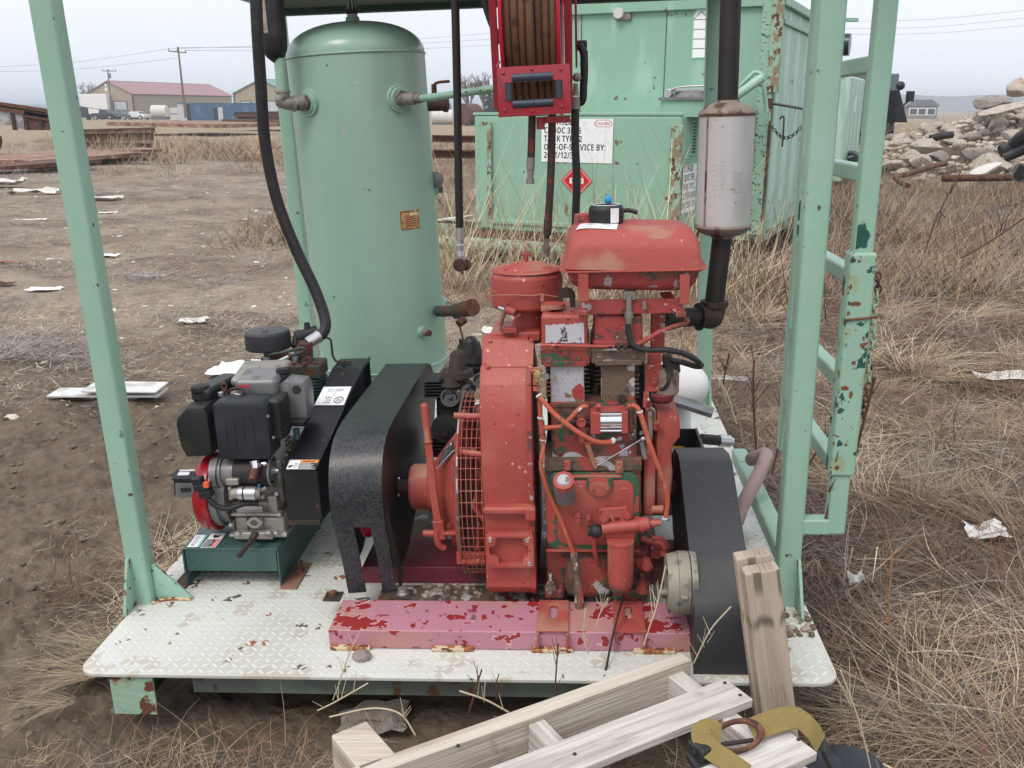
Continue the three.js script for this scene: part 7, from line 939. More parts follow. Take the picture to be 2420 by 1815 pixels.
  obj('stud', [cy([-0.65, 0.36, -0.545], [-0.625, 0.36, -0.545], 0.006, 0.006, 10), hex(0.012, [-0.641, 0.36, -0.545], 'x'), hex(0.009, [-0.63, 0.36, -0.545], 'x')], M.zinc, sl);
  obj('outlet_pipe', cy([-0.68, 0.388, -0.5], [-0.68, 0.362, -0.46], 0.0125, 0.0115, 20), M.rust, sl); obj('outlet_mouth', cy([-0.68, 0.363, -0.462], [-0.68, 0.361, -0.459], 0.0095, 0.0095, 18), M.blackSide, sl);
  obj('band_clamp', [cy([-0.682, 0.409, -0.505], [-0.679, 0.388, -0.5], 0.0165, 0.0165, 28), cy([-0.66, 0.4, -0.5], [-0.645, 0.399, -0.5], 0.004, 0.004, 10), hex(0.007, [-0.651, 0.4, -0.5], 'x')], M.chrome, sl);
  // starter solenoid
  const st = sub('starter', t);
  obj('solenoid', cy([-0.734, 0.308, -0.49], [-0.682, 0.308, -0.49], 0.0215, 0.0215, 32), M.zinc, st); obj('band', cy([-0.721, 0.308, -0.49], [-0.716, 0.308, -0.49], 0.0219, 0.0219, 32), M.rubber, st); obj('nose', [cy([-0.758, 0.307, -0.49], [-0.734, 0.308, -0.49], 0.015, 0.019, 24), fb([-0.775, 0.354, -0.49], [-0.735, 0.333, -0.49], 0.04, 0.004), fb([-0.777, 0.323, -0.5], [-0.763, 0.278, -0.5], 0.04, 0.006)], M.cast, st);
  obj('cap', [cy([-0.682, 0.308, -0.49], [-0.668, 0.308, -0.49], 0.018, 0.016, 20), hex(0.006, [-0.666, 0.326, -0.47], 'z'), hex(0.006, [-0.658, 0.302, -0.475], 'z'), cy([-0.665, 0.318, -0.485], [-0.65, 0.327, -0.49], 0.007, 0.006, 10)], M.steelDull, st);
  obj('wire_tag', cy([-0.668, 0.328, -0.475], [-0.666, 0.344, -0.475], 0.0025, 0.0025, 6), M.bluePlastic, st);
  // wiring harness and plugs
  obj('harness', T([[-0.833, 0.317, -0.47], [-0.818, 0.293, -0.465], [-0.8, 0.276, -0.465], [-0.771, 0.266, -0.47], [-0.742, 0.271, -0.48], [-0.716, 0.276, -0.49], [-0.684, 0.272, -0.5]], 0.0085, 40, 12), M.rubber, t);
  obj('plug', [bar([-0.865, 0.355, -0.47], [-0.835, 0.358, -0.47], 0.03, 0.025, 0.003), bar([-0.85, 0.314, -0.468], [-0.81, 0.322, -0.468], 0.03, 0.022, 0.003), bar([-0.862, 0.337, -0.468], [-0.815, 0.342, -0.468], 0.03, 0.02, 0.003)], M.plasticGrey, t);
  obj('orange_plug', B(0.016, 0.017, 0.014, [-0.82, 0.351, -0.455], 0.002, [0, 0, 4]), M.orangePlastic, t);
  // control box on the left
  const cb = sub('control_box', t), b0 = [-0.946, 0.358, -0.5], b1 = [-0.884, 0.289, -0.5];
  obj('box', [B(0.062, 0.056, 0.045, lerp(b0, b1, 0.5).map((c, i) => c + [0, 0, -0.022][i]), 0.004, [0, 10, -4]), B(0.068, 0.006, 0.06, add(lerp(b0, b1, 0.5), [0, 0.032, -0.025]), 0.002, [8, 10, -4])], M.plastic, cb);
  obj('face', B(0.056, 0.046, 0.004, add(lerp(b0, b1, 0.55), [0.004, -0.004, 0.003]), 0.001, [0, 10, -4]), M.castGrey, cb); obj('socket', B(0.030, 0.013, 0.004, add(lerp(b0, b1, 0.55), [0.008, -0.002, 0.0055]), 0.001, [0, 10, -4]), M.blackSide, cb);
  obj('label', [B(0.034, 0.0012, 0.020, add(lerp(b0, b1, 0.5), [-0.002, 0.0365, -0.022]), 0.0003, [8, 10, -4]), B(0.05, 0.0012, 0.010, add(lerp(b0, b1, 0.5), [0.002, 0.038, -0.045]), 0.0003, [8, 10, -4])], M.white, cb);
  // decompression shaft rod pointing out to the front
  obj('crank_rod', [cy([-0.696, 0.182, -0.48], [-0.702, 0.168, -0.46], 0.0125, 0.011, 16), cy([-0.702, 0.168, -0.46], [-0.722, 0.146, -0.4], 0.0075, 0.0075, 14), cy([-0.719, 0.149, -0.41], [-0.723, 0.145, -0.395], 0.0085, 0.0085, 14)], M.rustBlack, t);
  // navy airbox
  const nb = sub('air_box', t);
  const n0 = [-0.794, 0.595, -0.5], n1 = [-0.625, 0.411, -0.5];
  const wN = n1[0] - n0[0], hN = n0[1] - n1[1], cN = [(n0[0] + n1[0]) / 2, (n0[1] + n1[1]) / 2];
  obj('body', [ext(roundRect(-wN / 2, -hN / 2, wN / 2, hN / 2, 0.022), 0.10, [cN[0], cN[1], -0.60], null, 0.012)], M.plastic, nb);
  obj('side', [fb([-0.64, 0.59, -0.535], [-0.597, 0.46, -0.535], 0.10, 0.012)], M.plasticGrey, nb);
  for (const [x, y] of [[1040, 1045], [1075, 1292]]) obj('screw', [C(0.0042, 0.0042, 0.003, [-0.624, 0.551, -0.497].map((c, i) => i === 2 ? -0.499 : c), 'z', 14)].map((g) => y > 1100 ? g.translate(0.010, -0.067, 0) : g), M.zinc, nb);
  for (let i = 0; i < 4; i++) obj('rib', B(0.0022, hN * 0.55, 0.002, [cN[0] - wN * 0.28 + i * 0.028, cN[1] - 0.006, -0.4995], 0.0006), M.plastic, nb);
  obj('emblem', C(0.007, 0.007, 0.0012, [-0.682, 0.55, -0.499], 'z', 3), M.plasticGrey, nb);
  for (let i = 0; i < 5; i++) obj('louvre', B(0.004, 0.006, 0.05, add([-0.598, 0.495, -0.54], [0.002, -i * 0.014, -0.03]), 0.001), M.rubberWorn, nb);
  // black fuel tank on the left with its cap
  const tk = sub('fuel_tank', t);
  const k0 = [-0.926, 0.541, -0.52], k1 = [-0.819, 0.409, -0.52];
  obj('body', ext([[k0[0] + 0.022, k1[1]], [k1[0] - 0.01, k1[1] + 0.004], [k1[0], k1[1] + 0.02], [k1[0], k0[1] + 0.012], [k1[0] - 0.01, k0[1] + 0.030], [k0[0] + 0.040, k0[1] + 0.030], [k0[0] + 0.008, k0[1] - 0.004], [k0[0], k0[1] - 0.025], [k0[0] + 0.006, k1[1] + 0.035]], 0.21, [0, 0, -0.735], null, 0.014), M.plasticGrey, tk);
  obj('shoulder', [bar([-0.869, 0.585, -0.6], [-0.837, 0.582, -0.8], 0.07, 0.045, 0.015)], M.plasticGrey, tk);
  obj('cap', [lathe([[0.0001, 0], [0.027, 0], [0.028, 0.004], [0.028, 0.016], [0.025, 0.020], [0.0001, 0.021]], [-0.873, 0.594, -0.62], 'y', 18), C(0.024, 0.026, 0.024, [-0.875, 0.586, -0.62])], M.rubber, tk);
  // grey head with valve cover, filter canister and lifting eye
  const hd = sub('cylinder_head', t);
  obj('head', [B(0.135, 0.085, 0.13, add([-0.701, 0.597, -0.64], [0, -0.01, -0.05]), 0.018), B(0.125, 0.020, 0.12, add([-0.705, 0.618, -0.64], [0, 0.002, -0.05]), 0.010, [4, 0, 0])], M.castGrey, hd);
  obj('top_cover', [B(0.16, 0.03, 0.17, add([-0.725, 0.612, -0.72], [0.006, 0.004, -0.03]), 0.014, [6, 4, 0])], M.cast, hd);
  obj('emblem', B(0.034, 0.011, 0.002, [-0.727, 0.613, -0.605], 0.0008, [-18, 6, 0]), M.hondaRed, hd);
  obj('right_cover', [ext([[-0.035, -0.065], [0.036, -0.075], [0.043, -0.055], [0.045, 0.03], [0.036, 0.055], [-0.02, 0.062], [-0.042, 0.045], [-0.035, 0.0]], 0.09, add([-0.595, 0.554, -0.66], [0, 0, -0.08]), null, 0.010)], M.castGrey, hd);
  obj('filter_knob', [C(0.014, 0.015, 0.014, [-0.578, 0.588, -0.655], 'z', 24), C(0.003, 0.003, 0.004, [-0.574, 0.592, -0.645], 'z', 10)], M.blackMatt, hd);
  obj('oil_knob', [B(0.046, 0.024, 0.022, [-0.631, 0.635, -0.7], 0.008, [0, 0, 6]), C(0.02, 0.022, 0.012, [-0.643, 0.62, -0.7])], M.rubber, hd);
  obj('lower_boot', fb([-0.618, 0.496, -0.62], [-0.555, 0.475, -0.62], 0.07, 0.008), M.rubber, hd);
  obj('spring', Array.from({ length: 6 }, (_, i) => tor(0.009, 0.0022, add([-0.596, 0.454, -0.66], [0, -i * 0.0062, 0]), 'y', 18, 6)), M.teal, hd);
  obj('cooling_duct', fb([-0.653, 0.613, -0.66], [-0.627, 0.553, -0.66], 0.06, 0.006), M.blackSide, hd);
  obj('lifting_eye', [put(new THREE.TorusGeometry(0.0095, 0.0035, 8, 20).scale(0.75, 1.35, 1), [-0.788, 0.614, -0.6], [0, 20, 0]), B(0.010, 0.026, 0.004, [-0.789, 0.599, -0.6], 0.001, [0, 20, 0])], M.rust, hd);
  obj('injector', [cy([-0.749, 0.594, -0.585], [-0.73, 0.59, -0.58], 0.005, 0.006, 12), cy([-0.711, 0.589, -0.58], [-0.695, 0.584, -0.58], 0.005, 0.006, 12), hex(0.009, [-0.796, 0.594, -0.59], 'y')], M.zinc, hd);
  obj('fuel_line', T([[-0.776, 0.594, -0.59], [-0.764, 0.607, -0.59], [-0.742, 0.611, -0.59], [-0.726, 0.608, -0.585], [-0.72, 0.597, -0.58]], 0.0048, 24, 10), M.rubber, hd);
}
{ // the small guard: black sheet box with mesh on its right side
  const t = onSkid('mesh_belt_guard', 'black box belt guard with mesh side and white stickers behind the small engine', 'belt guard');
  const xa = -0.604, xb = -0.503, xc = -0.552, xd = -0.446, zf = -0.53, zb = -1.03;
  const bl = [-0.611, 0.203, -0.53], tl = [-0.605, 0.367, -0.53], tk = [-0.555, 0.567, -0.98];
  const yB = bl[1], yT = tl[1], yK = tk[1];
  const P = { a: [xa, yT, zf], b: [xb, yT, zf], c: [xd, yK, -0.98], d: [xc, yK, -0.98], e: [xc, yK + 0.004, zb - 0.06], f: [xd, yK + 0.004, zb - 0.06] };
  obj('sloping_cover', quad(P.a, P.d, P.c, P.b, 0.003), M.blackGuard, t);
  obj('top_cover', quad(P.d, P.e, P.f, P.c, 0.003), M.blackGuard, t);
  obj('front_cover', quad(P.a, P.b, [xb, yB, zf + 0.004], [xa, yB, zf + 0.004], 0.003), M.blackGuard, t);
  obj('left_side', quad(P.a, [xa, yB, zf], [xc, 0.2, zb], [xc, yK, -0.98], 0.003), M.blackSide, t);
  obj('back_cover', quad(P.e, [xc, 0.2, zb - 0.06], [xd, 0.2, zb - 0.06], P.f, 0.003), M.blackSide, t);
  obj('bottom_lip', B(0.10, 0.016, 0.012, [(xa + xb) / 2, yB - 0.006, zf + 0.004], 0.001), M.rustBlack, t);
  // mesh side: bars in two directions
  const pa = [xb, yT, zf], pb = [xd, yK, -0.98], pc = [xb, yB, zf], pd = [xd, 0.18, -0.98], g = [];
  const n = 46; for (let i = 0; i <= n; i++) g.push(bar(lerp(pa, pb, i / n), lerp(pc, pd, i / n), 0.0022, 0.0022)); const m = 26; for (let i = 0; i <= m; i++) g.push(bar(lerp(pa, pc, i / m), lerp(pb, pd, i / m), 0.0022, 0.0022));
  const ms = obj('mesh_side', g, M.screen, t); ms.userData.kind = 'stuff';
  obj('mesh_backing', quad(add(pa, [-0.012, 0, 0]), add(pb, [-0.012, 0, 0]), add(pd, [-0.012, 0, 0]), add(pc, [-0.012, 0, 0]), 0.001), M.blackSide, t);
  obj('side_edge', [bar(pa, pb, 0.005, 0.012), bar(pb, P.f, 0.005, 0.012), bar(pa, pc, 0.005, 0.010)], M.blackGuard, t);
  const on = (s, u) => { const l = lerp(P.a, P.d, s), r = lerp(P.b, P.c, s); return lerp(l, r, u); };
  const st = print(160, 256, (x, w, h) => { x.fillStyle = '#edf0f3'; x.fillRect(0, 0, w, h); x.save(); x.translate(0, h); x.rotate(-Math.PI / 2); x.strokeStyle = '#23252e'; x.lineWidth = 5; x.beginPath(); x.ellipse(64, 44, 40, 27, 0, 0, 7); x.stroke(); x.strokeStyle = '#7d2130'; x.lineWidth = 3; x.beginPath(); x.ellipse(64, 44, 34, 21, 0, 0, 7); x.stroke(); x.fillStyle = '#23252e'; x.font = 'bold 36px sans-serif'; x.fillText('Pd', 42, 57); x.font = 'bold 19px sans-serif'; x.fillText('Power', 132, 30); x.fillText('Drive', 132, 50); x.fillText('Supply', 132, 70); x.font = 'italic 34px sans-serif'; x.fillText('2', 112, 106); x.fillText('4886-133', 56, 142); x.restore(); });
  sheet('sticker', [on(0.60, 0.0), on(0.79, 0.02), on(0.79, 0.93), on(0.60, 0.95)].map((q) => add(q, [0, 0.001, 0.001])), st, t, 0.0014).geometry.computeVertexNormals();
  const wr = print(320, 96, (x, w, h) => { x.fillStyle = '#f0f0ee'; x.fillRect(0, 0, w, h); x.fillStyle = '#e98a2d'; x.fillRect(124, 2, w - 128, 28); x.fillStyle = '#16181b'; x.font = 'bold 25px sans-serif'; x.fillText('\u25B2 WARNING', 136, 26); x.fillStyle = '#23262c'; x.fillRect(124, 32, w - 128, h - 36); x.fillStyle = '#e4e5e6'; for (let i = 0; i < 5; i++) x.fillRect(132, 38 + i * 11, 110 + (i * 37) % 60, 5); x.strokeStyle = '#1b1d20'; x.lineWidth = 4; x.beginPath(); x.arc(88, 56, 22, 0, 7); x.stroke(); x.beginPath(); x.arc(88, 56, 8, 0, 7); x.stroke(); x.fillStyle = '#1b1d20'; x.beginPath(); x.moveTo(10, 66); x.lineTo(40, 50); x.lineTo(58, 58); x.lineTo(44, 76); x.lineTo(14, 82); x.fill(); });
  sheet('warning_sticker', [on(0.085, 0.05), on(0.085, 0.97), on(0.004, 0.99), on(0.004, 0.07)].map((q) => add(q, [0, 0.0012, 0.0012])), wr, t, 0.0014);
  // bracket rod bolted to the top
  obj('stay', [T([add(P.d, [0.055, 0.008, -0.05]), add(P.d, [0.0, 0.008, -0.055]), add(P.d, [-0.012, 0.03, -0.058]), add(P.d, [-0.014, 0.085, -0.06]), add(P.d, [-0.03, 0.094, -0.06]), add(P.d, [-0.085, 0.085, -0.06])], 0.0042, 40, 8, 0.1), hex(0.008, add(P.d, [0.032, 0.012, -0.03]), 'y')], M.rustBlack, t);
}
{
  const t = onSkid('compressor_pump', 'green two-cylinder compressor pump with round black intake filter behind the small engine', 'compressor');
  // intake filter
  const af = sub('intake_filter', t), c = [-0.776, 0.665, -1];
  obj('can', lathe([[0.0001, -0.030], [0.073, -0.030], [0.078, -0.026], [0.078, 0.024], [0.075, 0.031], [0.069, 0.034], [0.0001, 0.035]], c, 'y', 48), M.blackMatt, af);
  obj('wing_nut', [C(0.006, 0.007, 0.008, add(c, [-0.004, 0.036, 0.01])), B(0.022, 0.010, 0.003, add(c, [-0.004, 0.042, 0.01]), 0.001)], M.steelDull, af);
  obj('neck', [C(0.022, 0.025, 0.05, add(c, [0.004, -0.055, 0])), C(0.030, 0.030, 0.012, add(c, [0.004, -0.075, 0]))], M.greenBlock, af);
  // two finned cylinders
  const cyl = (p, r, h) => { const g = sub('cylinder', t); obj('barrel', C(r * 0.82, r * 0.82, h, [p[0], p[1] - h / 2, p[2]], 'y', 36), M.greenBlock, g); const n = Math.round(h / 0.0115); for (let i = 0; i < n; i++) obj('fin', C(r, r, 0.0042, [p[0], p[1] - (i + 0.5) * h / n, p[2]], 'y', 40), M.teal, g); };
  const p1 = [-0.623, 0.549, -0.95], p2 = [-0.754, 0.563, -0.98];
  cyl(p1, 0.058, 0.17); cyl([p2[0], p2[1] - 0.01, p2[2]], 0.05, 0.13);
  const hd = sub('pump_head', t);
  obj('head', [B(0.11, 0.05, 0.11, add(p1, [-0.005, 0.026, 0]), 0.008), B(0.10, 0.045, 0.10, add(p2, [0.0, 0.02, 0]), 0.008), B(0.05, 0.035, 0.05, [-0.651, 0.619, -0.98], 0.008)], M.greenBlock, hd);
  for (const [dx, dz] of [[-0.04, 0.045], [0.035, 0.045], [0, 0.052], [-0.04, -0.03]]) obj('head_bolt', [hex(0.009, add(p1, [dx, 0.054, dz]), 'y')], M.rust, hd);
  obj('manifold', [cy([-0.755, 0.629, -0.98], [-0.759, 0.588, -0.98], 0.026, 0.034, 18), cy([-0.74, 0.612, -0.98], [-0.697, 0.603, -0.98], 0.016, 0.016, 14), C(0.03, 0.034, 0.03, [-0.73, 0.574, -1], 'y', 18), C(0.022, 0.022, 0.05, [-0.634, 0.634, -0.97], 'y', 12), C(0.018, 0.018, 0.03, [-0.624, 0.604, -0.93], 'z', 16)], M.rust, hd);
  obj('fitting', [hex(0.0115, [-0.764, 0.613, -0.94], 'y'), C(0.009, 0.009, 0.03, [-0.769, 0.603, -0.94]), hex(0.011, [-0.661, 0.617, -0.92], 'y'), C(0.009, 0.009, 0.03, [-0.662, 0.611, -0.92]), cy([-0.824, 0.605, -0.95], [-0.788, 0.604, -0.95], 0.006, 0.007, 10)], M.zinc, hd);
  obj('green_hose', [T([[-0.767, 0.623, -0.94], [-0.743, 0.631, -0.93], [-0.699, 0.639, -0.92], [-0.658, 0.649, -0.92], [-0.63, 0.654, -0.92], [-0.626, 0.644, -0.92], [-0.648, 0.635, -0.92], [-0.681, 0.628, -0.91]], 0.0055, 60, 10), T([[-0.788, 0.606, -0.95], [-0.809, 0.601, -0.95], [-0.813, 0.584, -0.95], [-0.808, 0.568, -0.95]], 0.006, 20, 8)], M.greenBlock, hd);
  obj('grey_line', T([[-0.679, 0.628, -0.91], [-0.719, 0.611, -0.9], [-0.749, 0.594, -0.89], [-0.769, 0.581, -0.88]], 0.0052, 30, 10), M.whiteWire, hd);
  // discharge block up to the black hose
  const p3 = [-0.648, 0.672, -1.03];
  obj('check_valve', [cy([-0.685, 0.662, -1.04], [-0.618, 0.679, -1.07], 0.022, 0.022, 8), cy([-0.686, 0.663, -1.03], [-0.668, 0.668, -1.04], 0.025, 0.025, 14), C(0.010, 0.012, 0.03, [-0.652, 0.696, -1.06], 'y', 8), cy([-0.685, 0.639, -1], [-0.685, 0.665, -1.03], 0.012, 0.012, 10)], M.rubberWorn, t);
  obj('crankcase', [B(0.16, 0.16, 0.22, add(p1, [-0.10, -0.30, -0.06]), 0.02)], M.teal, t);
}
// ---------- dry vegetation ----------
function ribbon(pts, w, out) { for (let i = 0; i < pts.length - 1; i++) { const a = v3(pts[i]), b = v3(pts[i + 1]), d = b.clone().sub(a).normalize(), s = new THREE.Vector3(d.z, 0.25, -d.x).normalize(); const w0 = w * (1 - 0.8 * i / (pts.length - 1)), w1 = w * (1 - 0.8 * (i + 1) / (pts.length - 1)); const p = [a.clone().addScaledVector(s, -w0 / 2), a.clone().addScaledVector(s, w0 / 2), b.clone().addScaledVector(s, w1 / 2), b.clone().addScaledVector(s, -w1 / 2)]; for (const k of [0, 1, 2, 0, 2, 3]) out.push(p[k].x, p[k].y, p[k].z); } }
function clumpGeo(seed, n, len, up, w, rad0, bend, dir) {
  const r = rng(seed), out = [];
  for (let i = 0; i < n; i++) { const a = dir === undefined ? r() * 6.283 : dir + (r() - 0.5) * 1.3, l = len * (0.45 + 0.75 * r()), u = up * (0.35 + 0.9 * r()), x = (r() - 0.5) * rad0 * 2, z = (r() - 0.5) * rad0 * 2, k = bend * (0.4 + r()); const pts = []; const m = 4, tw = (r() - 0.5) * 1.0; for (let j = 0; j <= m; j++) { const s = j / m, ang = a + tw * s; pts.push([x + Math.cos(ang) * l * s * (1 - 0.3 * u), Math.max(0.004, l * u * s - k * l * s * s) + 0.005 * r(), z + Math.sin(ang) * l * s * (1 - 0.3 * u)]); } ribbon(pts, w * (0.7 + 0.6 * r()), out); }
  const g = new THREE.BufferGeometry(); g.setAttribute('position', new THREE.Float32BufferAttribute(out, 3)); g.computeVertexNormals(); return g;
}
const dryMat = new THREE.MeshStandardMaterial({ color: 0xffffff, roughness: 0.9, side: THREE.DoubleSide });
function scatter(name, label, geo, list, kindLabel = 'grass') { const m = new THREE.InstancedMesh(geo, dryMat, list.length), D = new THREE.Object3D(), c = new THREE.Color(); list.forEach((q, i) => { D.position.set(q.x, groundH(q.x, q.d) + (q.y || 0), -q.d); D.rotation.set(q.rx || 0, q.a, q.rz || 0); D.scale.set(q.s, q.s * (q.sy || 1), q.s); D.updateMatrix(); m.setMatrixAt(i, D.matrix); c.setRGB(...q.c); m.setColorAt(i, c); }); m.name = numbered(name); m.castShadow = m.receiveShadow = true; tag(m, label, kindLabel, null, 'stuff'); scene.add(m); return m; }
const STRAW = [0.38, 0.275, 0.175], PALE = [0.52, 0.42, 0.295], BRN = [0.20, 0.125, 0.08], RBR = [0.14, 0.065, 0.042], GRY = [0.34, 0.29, 0.245], SAGEC = [0.30, 0.27, 0.245];
const blocked = (x, d) => { const lx = x + 0.12 - (d - 2.08) * 0.07, lw = d - 2.06 + (x + 0.12) * 0.0; if (lx > -1.06 && lx < 0.975 && lw > -0.02 && lw < 2.5) return true; if (x > -0.6 && x < 4.6 && d > 9.3 - 0.0 && d < 15) { const rx = x + 0.41, rd = 10.4 - d; const u = rx * 0.9026 - (d - 10.4) * 0.4305, w = rx * 0.4305 + (d - 10.4) * 0.9026; if (u > -0.1 && u < 3.2 && w > -0.02) return true; } return false; };
{
  const r = rng(4242), jit = (c, k = 0.25) => { const m = 1 - k + 2 * k * r(); return c.map((v) => v * m); };
  const pick = (l) => l[Math.floor(r() * l.length)];
  const zone = (n, x0, x1, d0, d1, cols, s0, s1, extra = {}) => { const o = []; let t = 0; while (o.length < n && t++ < n * 6) { const d = extra.near ? d0 * Math.pow(d1 / d0, r()) : d0 + (d1 - d0) * r(), x = x0 + (x1 - x0) * r() * (extra.fan ? d / d1 : 1); if (blocked(x, d)) continue; if (extra.cond && !extra.cond(x, d)) continue; let cc = pick(cols); if (extra.patch) { const pn = fbm(x * 0.55 + 3, d * 0.55 + 1, 4, 4, 13); cc = pn < 0.47 ? pick(extra.patch) : cc; } o.push({ x, d, a: r() * 6.283, s: s0 + (s1 - s0) * r(), c: jit(cc, extra.k), rx: (r() - 0.5) * 0.3, rz: (r() - 0.5) * 0.3, sy: extra.sy, y: extra.y }); } return o; };
  const edge = (x, d) => x > 0.93 + 0.07 * (d - 2.08) * (d < 4.7 ? 1 : 0) - (d < 1.95 ? 0.25 : 0) - (d > 4.7 ? Math.min(0.6, (d - 4.7) * 0.5) : 0);
  const matG = clumpGeo(1, 46, 0.34, 0.16, 0.0036, 0.12, 0.12), matG2 = clumpGeo(2, 40, 0.42, 0.30, 0.0034, 0.10, 0.26), upG = clumpGeo(3, 26, 0.42, 0.95, 0.0030, 0.07, 0.35), leanG = clumpGeo(4, 44, 0.60, 0.32, 0.0036, 0.07, 0.26, 0.3), fineG = clumpGeo(5, 50, 0.15, 0.45, 0.0026, 0.10, 0.2), bigG = clumpGeo(6, 60, 0.55, 0.85, 0.008, 0.35, 0.35), farG = clumpGeo(7, 70, 0.5, 0.7, 0.02, 0.7, 0.3), stemG = clumpGeo(8, 5, 0.62, 1.1, 0.0040, 0.06, 0.1);
  const brownMix = [BRN, BRN, [0.13, 0.085, 0.06], [0.16, 0.115, 0.085], GRY, STRAW, [0.27, 0.2, 0.145]], strawMix = [STRAW, STRAW, PALE, [0.36, 0.26, 0.17]];
  // right field
  scatter('matted_grass', 'matted brown dead grass covering the ground right of the skid', matG, zone(3400, 0.4, 6.5, 1.15, 9, brownMix, 0.55, 1.15, { near: 1, cond: edge, patch: [[0.11, 0.072, 0.05], [0.15, 0.10, 0.072], [0.19, 0.135, 0.10], BRN] }));
  scatter('matted_grass', 'tangled dry straw lying over the brown grass right of the skid', matG2, zone(1900, 0.6, 6.5, 1.3, 9, [PALE, PALE, STRAW, [0.36, 0.26, 0.17], BRN, GRY], 0.55, 1.1, { near: 1, cond: edge, patch: [[0.16, 0.105, 0.075], [0.22, 0.155, 0.11], GRY, BRN] }));
  scatter('dry_grass', 'bent pale straw tufts right of the skid', leanG, zone(300, 1.1, 6.5, 1.7, 8, [STRAW, PALE, STRAW], 0.7, 1.15, { near: 1, cond: (x, d) => edge(x - 0.15, d) && fbm(x * 0.5, d * 0.5, 4, 3, 3) > 0.47 }));
  scatter('dry_grass', 'upright thin brown grass right of the skid', upG, zone(420, 1.1, 8, 3.0, 12, [BRN, STRAW, GRY, [0.32, 0.22, 0.15]], 0.6, 1.1, { near: 1, cond: (x, d) => edge(x - 0.1, d) }));
  scatter('weed_stems', 'thin reddish dead weed stems standing in the right field', stemG, zone(300, 1.0, 8, 1.7, 11, [RBR, RBR, [0.2, 0.1, 0.07], GRY], 0.5, 1.1, { near: 1, cond: (x, d) => edge(x - 0.06, d) }));
  scatter('dry_grass', 'brown grass field before the rubble pile', bigG, zone(1600, 1.5, 16, 8, 26, [BRN, STRAW, STRAW, [0.33, 0.24, 0.17], GRY], 0.5, 1.0, { near: 1, cond: (x, d) => x > 0.9 + 0.30 * d * 0 && groundH(x, d) < 0.7 && x > 2.2 }));
  scatter('dry_grass', 'tan grass field stretching to the right horizon', farG, zone(1500, -4, 90, 24, 130, [STRAW, [0.40, 0.30, 0.2], [0.36, 0.26, 0.18]], 0.6, 1.2, { near: 1, cond: (x, d) => x > 0.16 * d && groundH(x, d) < 0.5 }));
  scatter('rubble_stones', 'small stones and grit between the chunks of the rubble pile', new THREE.IcosahedronGeometry(1, 1).scale(1.1, 0.6, 0.8), zone(900, 7.8, 16.5, 19.5, 26, [[0.45, 0.39, 0.33], [0.38, 0.32, 0.26], [0.52, 0.47, 0.4]], 0.03, 0.12, { cond: (x, d) => groundH(x, d) > 0.12 }), 'rubble');
  scatter('dry_grass', 'long bent straws lying across the grass right of the skid', clumpGeo(41, 7, 0.62, 0.22, 0.0062, 0.25, 0.2), zone(420, 1.0, 6.5, 1.35, 8, [PALE, PALE, STRAW, [0.66, 0.57, 0.42]], 0.6, 1.15, { near: 1, cond: (x, d) => edge(x - 0.2, d) }));
  scatter('dry_grass', 'grass growing among the rubble', upG, zone(360, 7, 17, 18.5, 26, [STRAW, BRN, GRY], 0.8, 1.7));
  // around the green tanks
  scatter('weed_stems', 'pale dry weeds in front of the low green tank', clumpGeo(21, 7, 1.35, 1.25, 0.010, 0.14, 0.2), zone(150, -0.9, 2.3, 7.9, 10.0, [PALE, [0.62, 0.55, 0.36], STRAW], 0.45, 1.0, { cond: (x, d) => d < 10.2 - 0.477 * (x + 0.41) && d > 8.4 - 0.4 * (x + 0.4) }));
  scatter('dry_grass', 'dry straw under the low green tank', bigG, zone(130, -1.6, 2.4, 7.0, 10.2, [STRAW, BRN, PALE], 0.35, 0.62, { cond: (x, d) => d < 10.3 - 0.477 * (x + 0.41) }));
  scatter('weed_stems', 'brown weeds along the right side of the tall tank', clumpGeo(22, 9, 1.0, 1.1, 0.008, 0.2, 0.25), zone(240, 1.9, 6.5, 7.2, 15, [BRN, RBR, STRAW, GRY], 0.55, 1.25, { cond: (x, d) => x > 1.75 + 0.45 * (d - 9.2) && x < 3.6 + 0.5 * (d - 9.2) }));
  // ground between tank and reel, and behind the skid
  scatter('dry_grass', 'short straw behind the skid', fineG, zone(900, -1.0, 1.6, 4.6, 9.5, strawMix, 0.7, 1.4, { near: 1 }));
  // left yard
  scatter('dry_grass', 'short grey scrub patches on the left yard', clumpGeo(31, 60, 0.13, 0.55, 0.0030, 0.12, 0.25), zone(900, -9, 0.2, 4.6, 22, [SAGEC, SAGEC, GRY, [0.36, 0.31, 0.27]], 0.7, 1.7, { near: 1, cond: (x, d) => fbm(x * 0.35 + 5, d * 0.35, 4, 3, 9) > 0.53 }));
  scatter('straw_litter', 'bits of straw and thatch strewn over the left yard', clumpGeo(32, 60, 0.075, 0.10, 0.0030, 0.32, 0.06), zone(3200, -14, 0.4, 5.0, 34, [PALE, GRY, GRY, [0.42, 0.36, 0.30], [0.30, 0.25, 0.2]], 0.6, 1.7, { near: 1, cond: (x, d) => fbm(x * 0.3 + 2, d * 0.3 + 4, 4, 3, 4) > 0.42 }));
  scatter('dry_grass', 'tall tan grass in the middle distance behind the black hose', clumpGeo(33, 60, 0.85, 0.9, 0.022, 0.6, 0.3), zone(130, -17, -3.0, 30, 44, [[0.36, 0.27, 0.18], [0.42, 0.31, 0.18], [0.30, 0.22, 0.16]], 0.5, 1.1, { cond: (x, d) => Math.abs(x / d + 0.345) < 0.10 || Math.abs(x / d + 0.22) < 0.05 }));
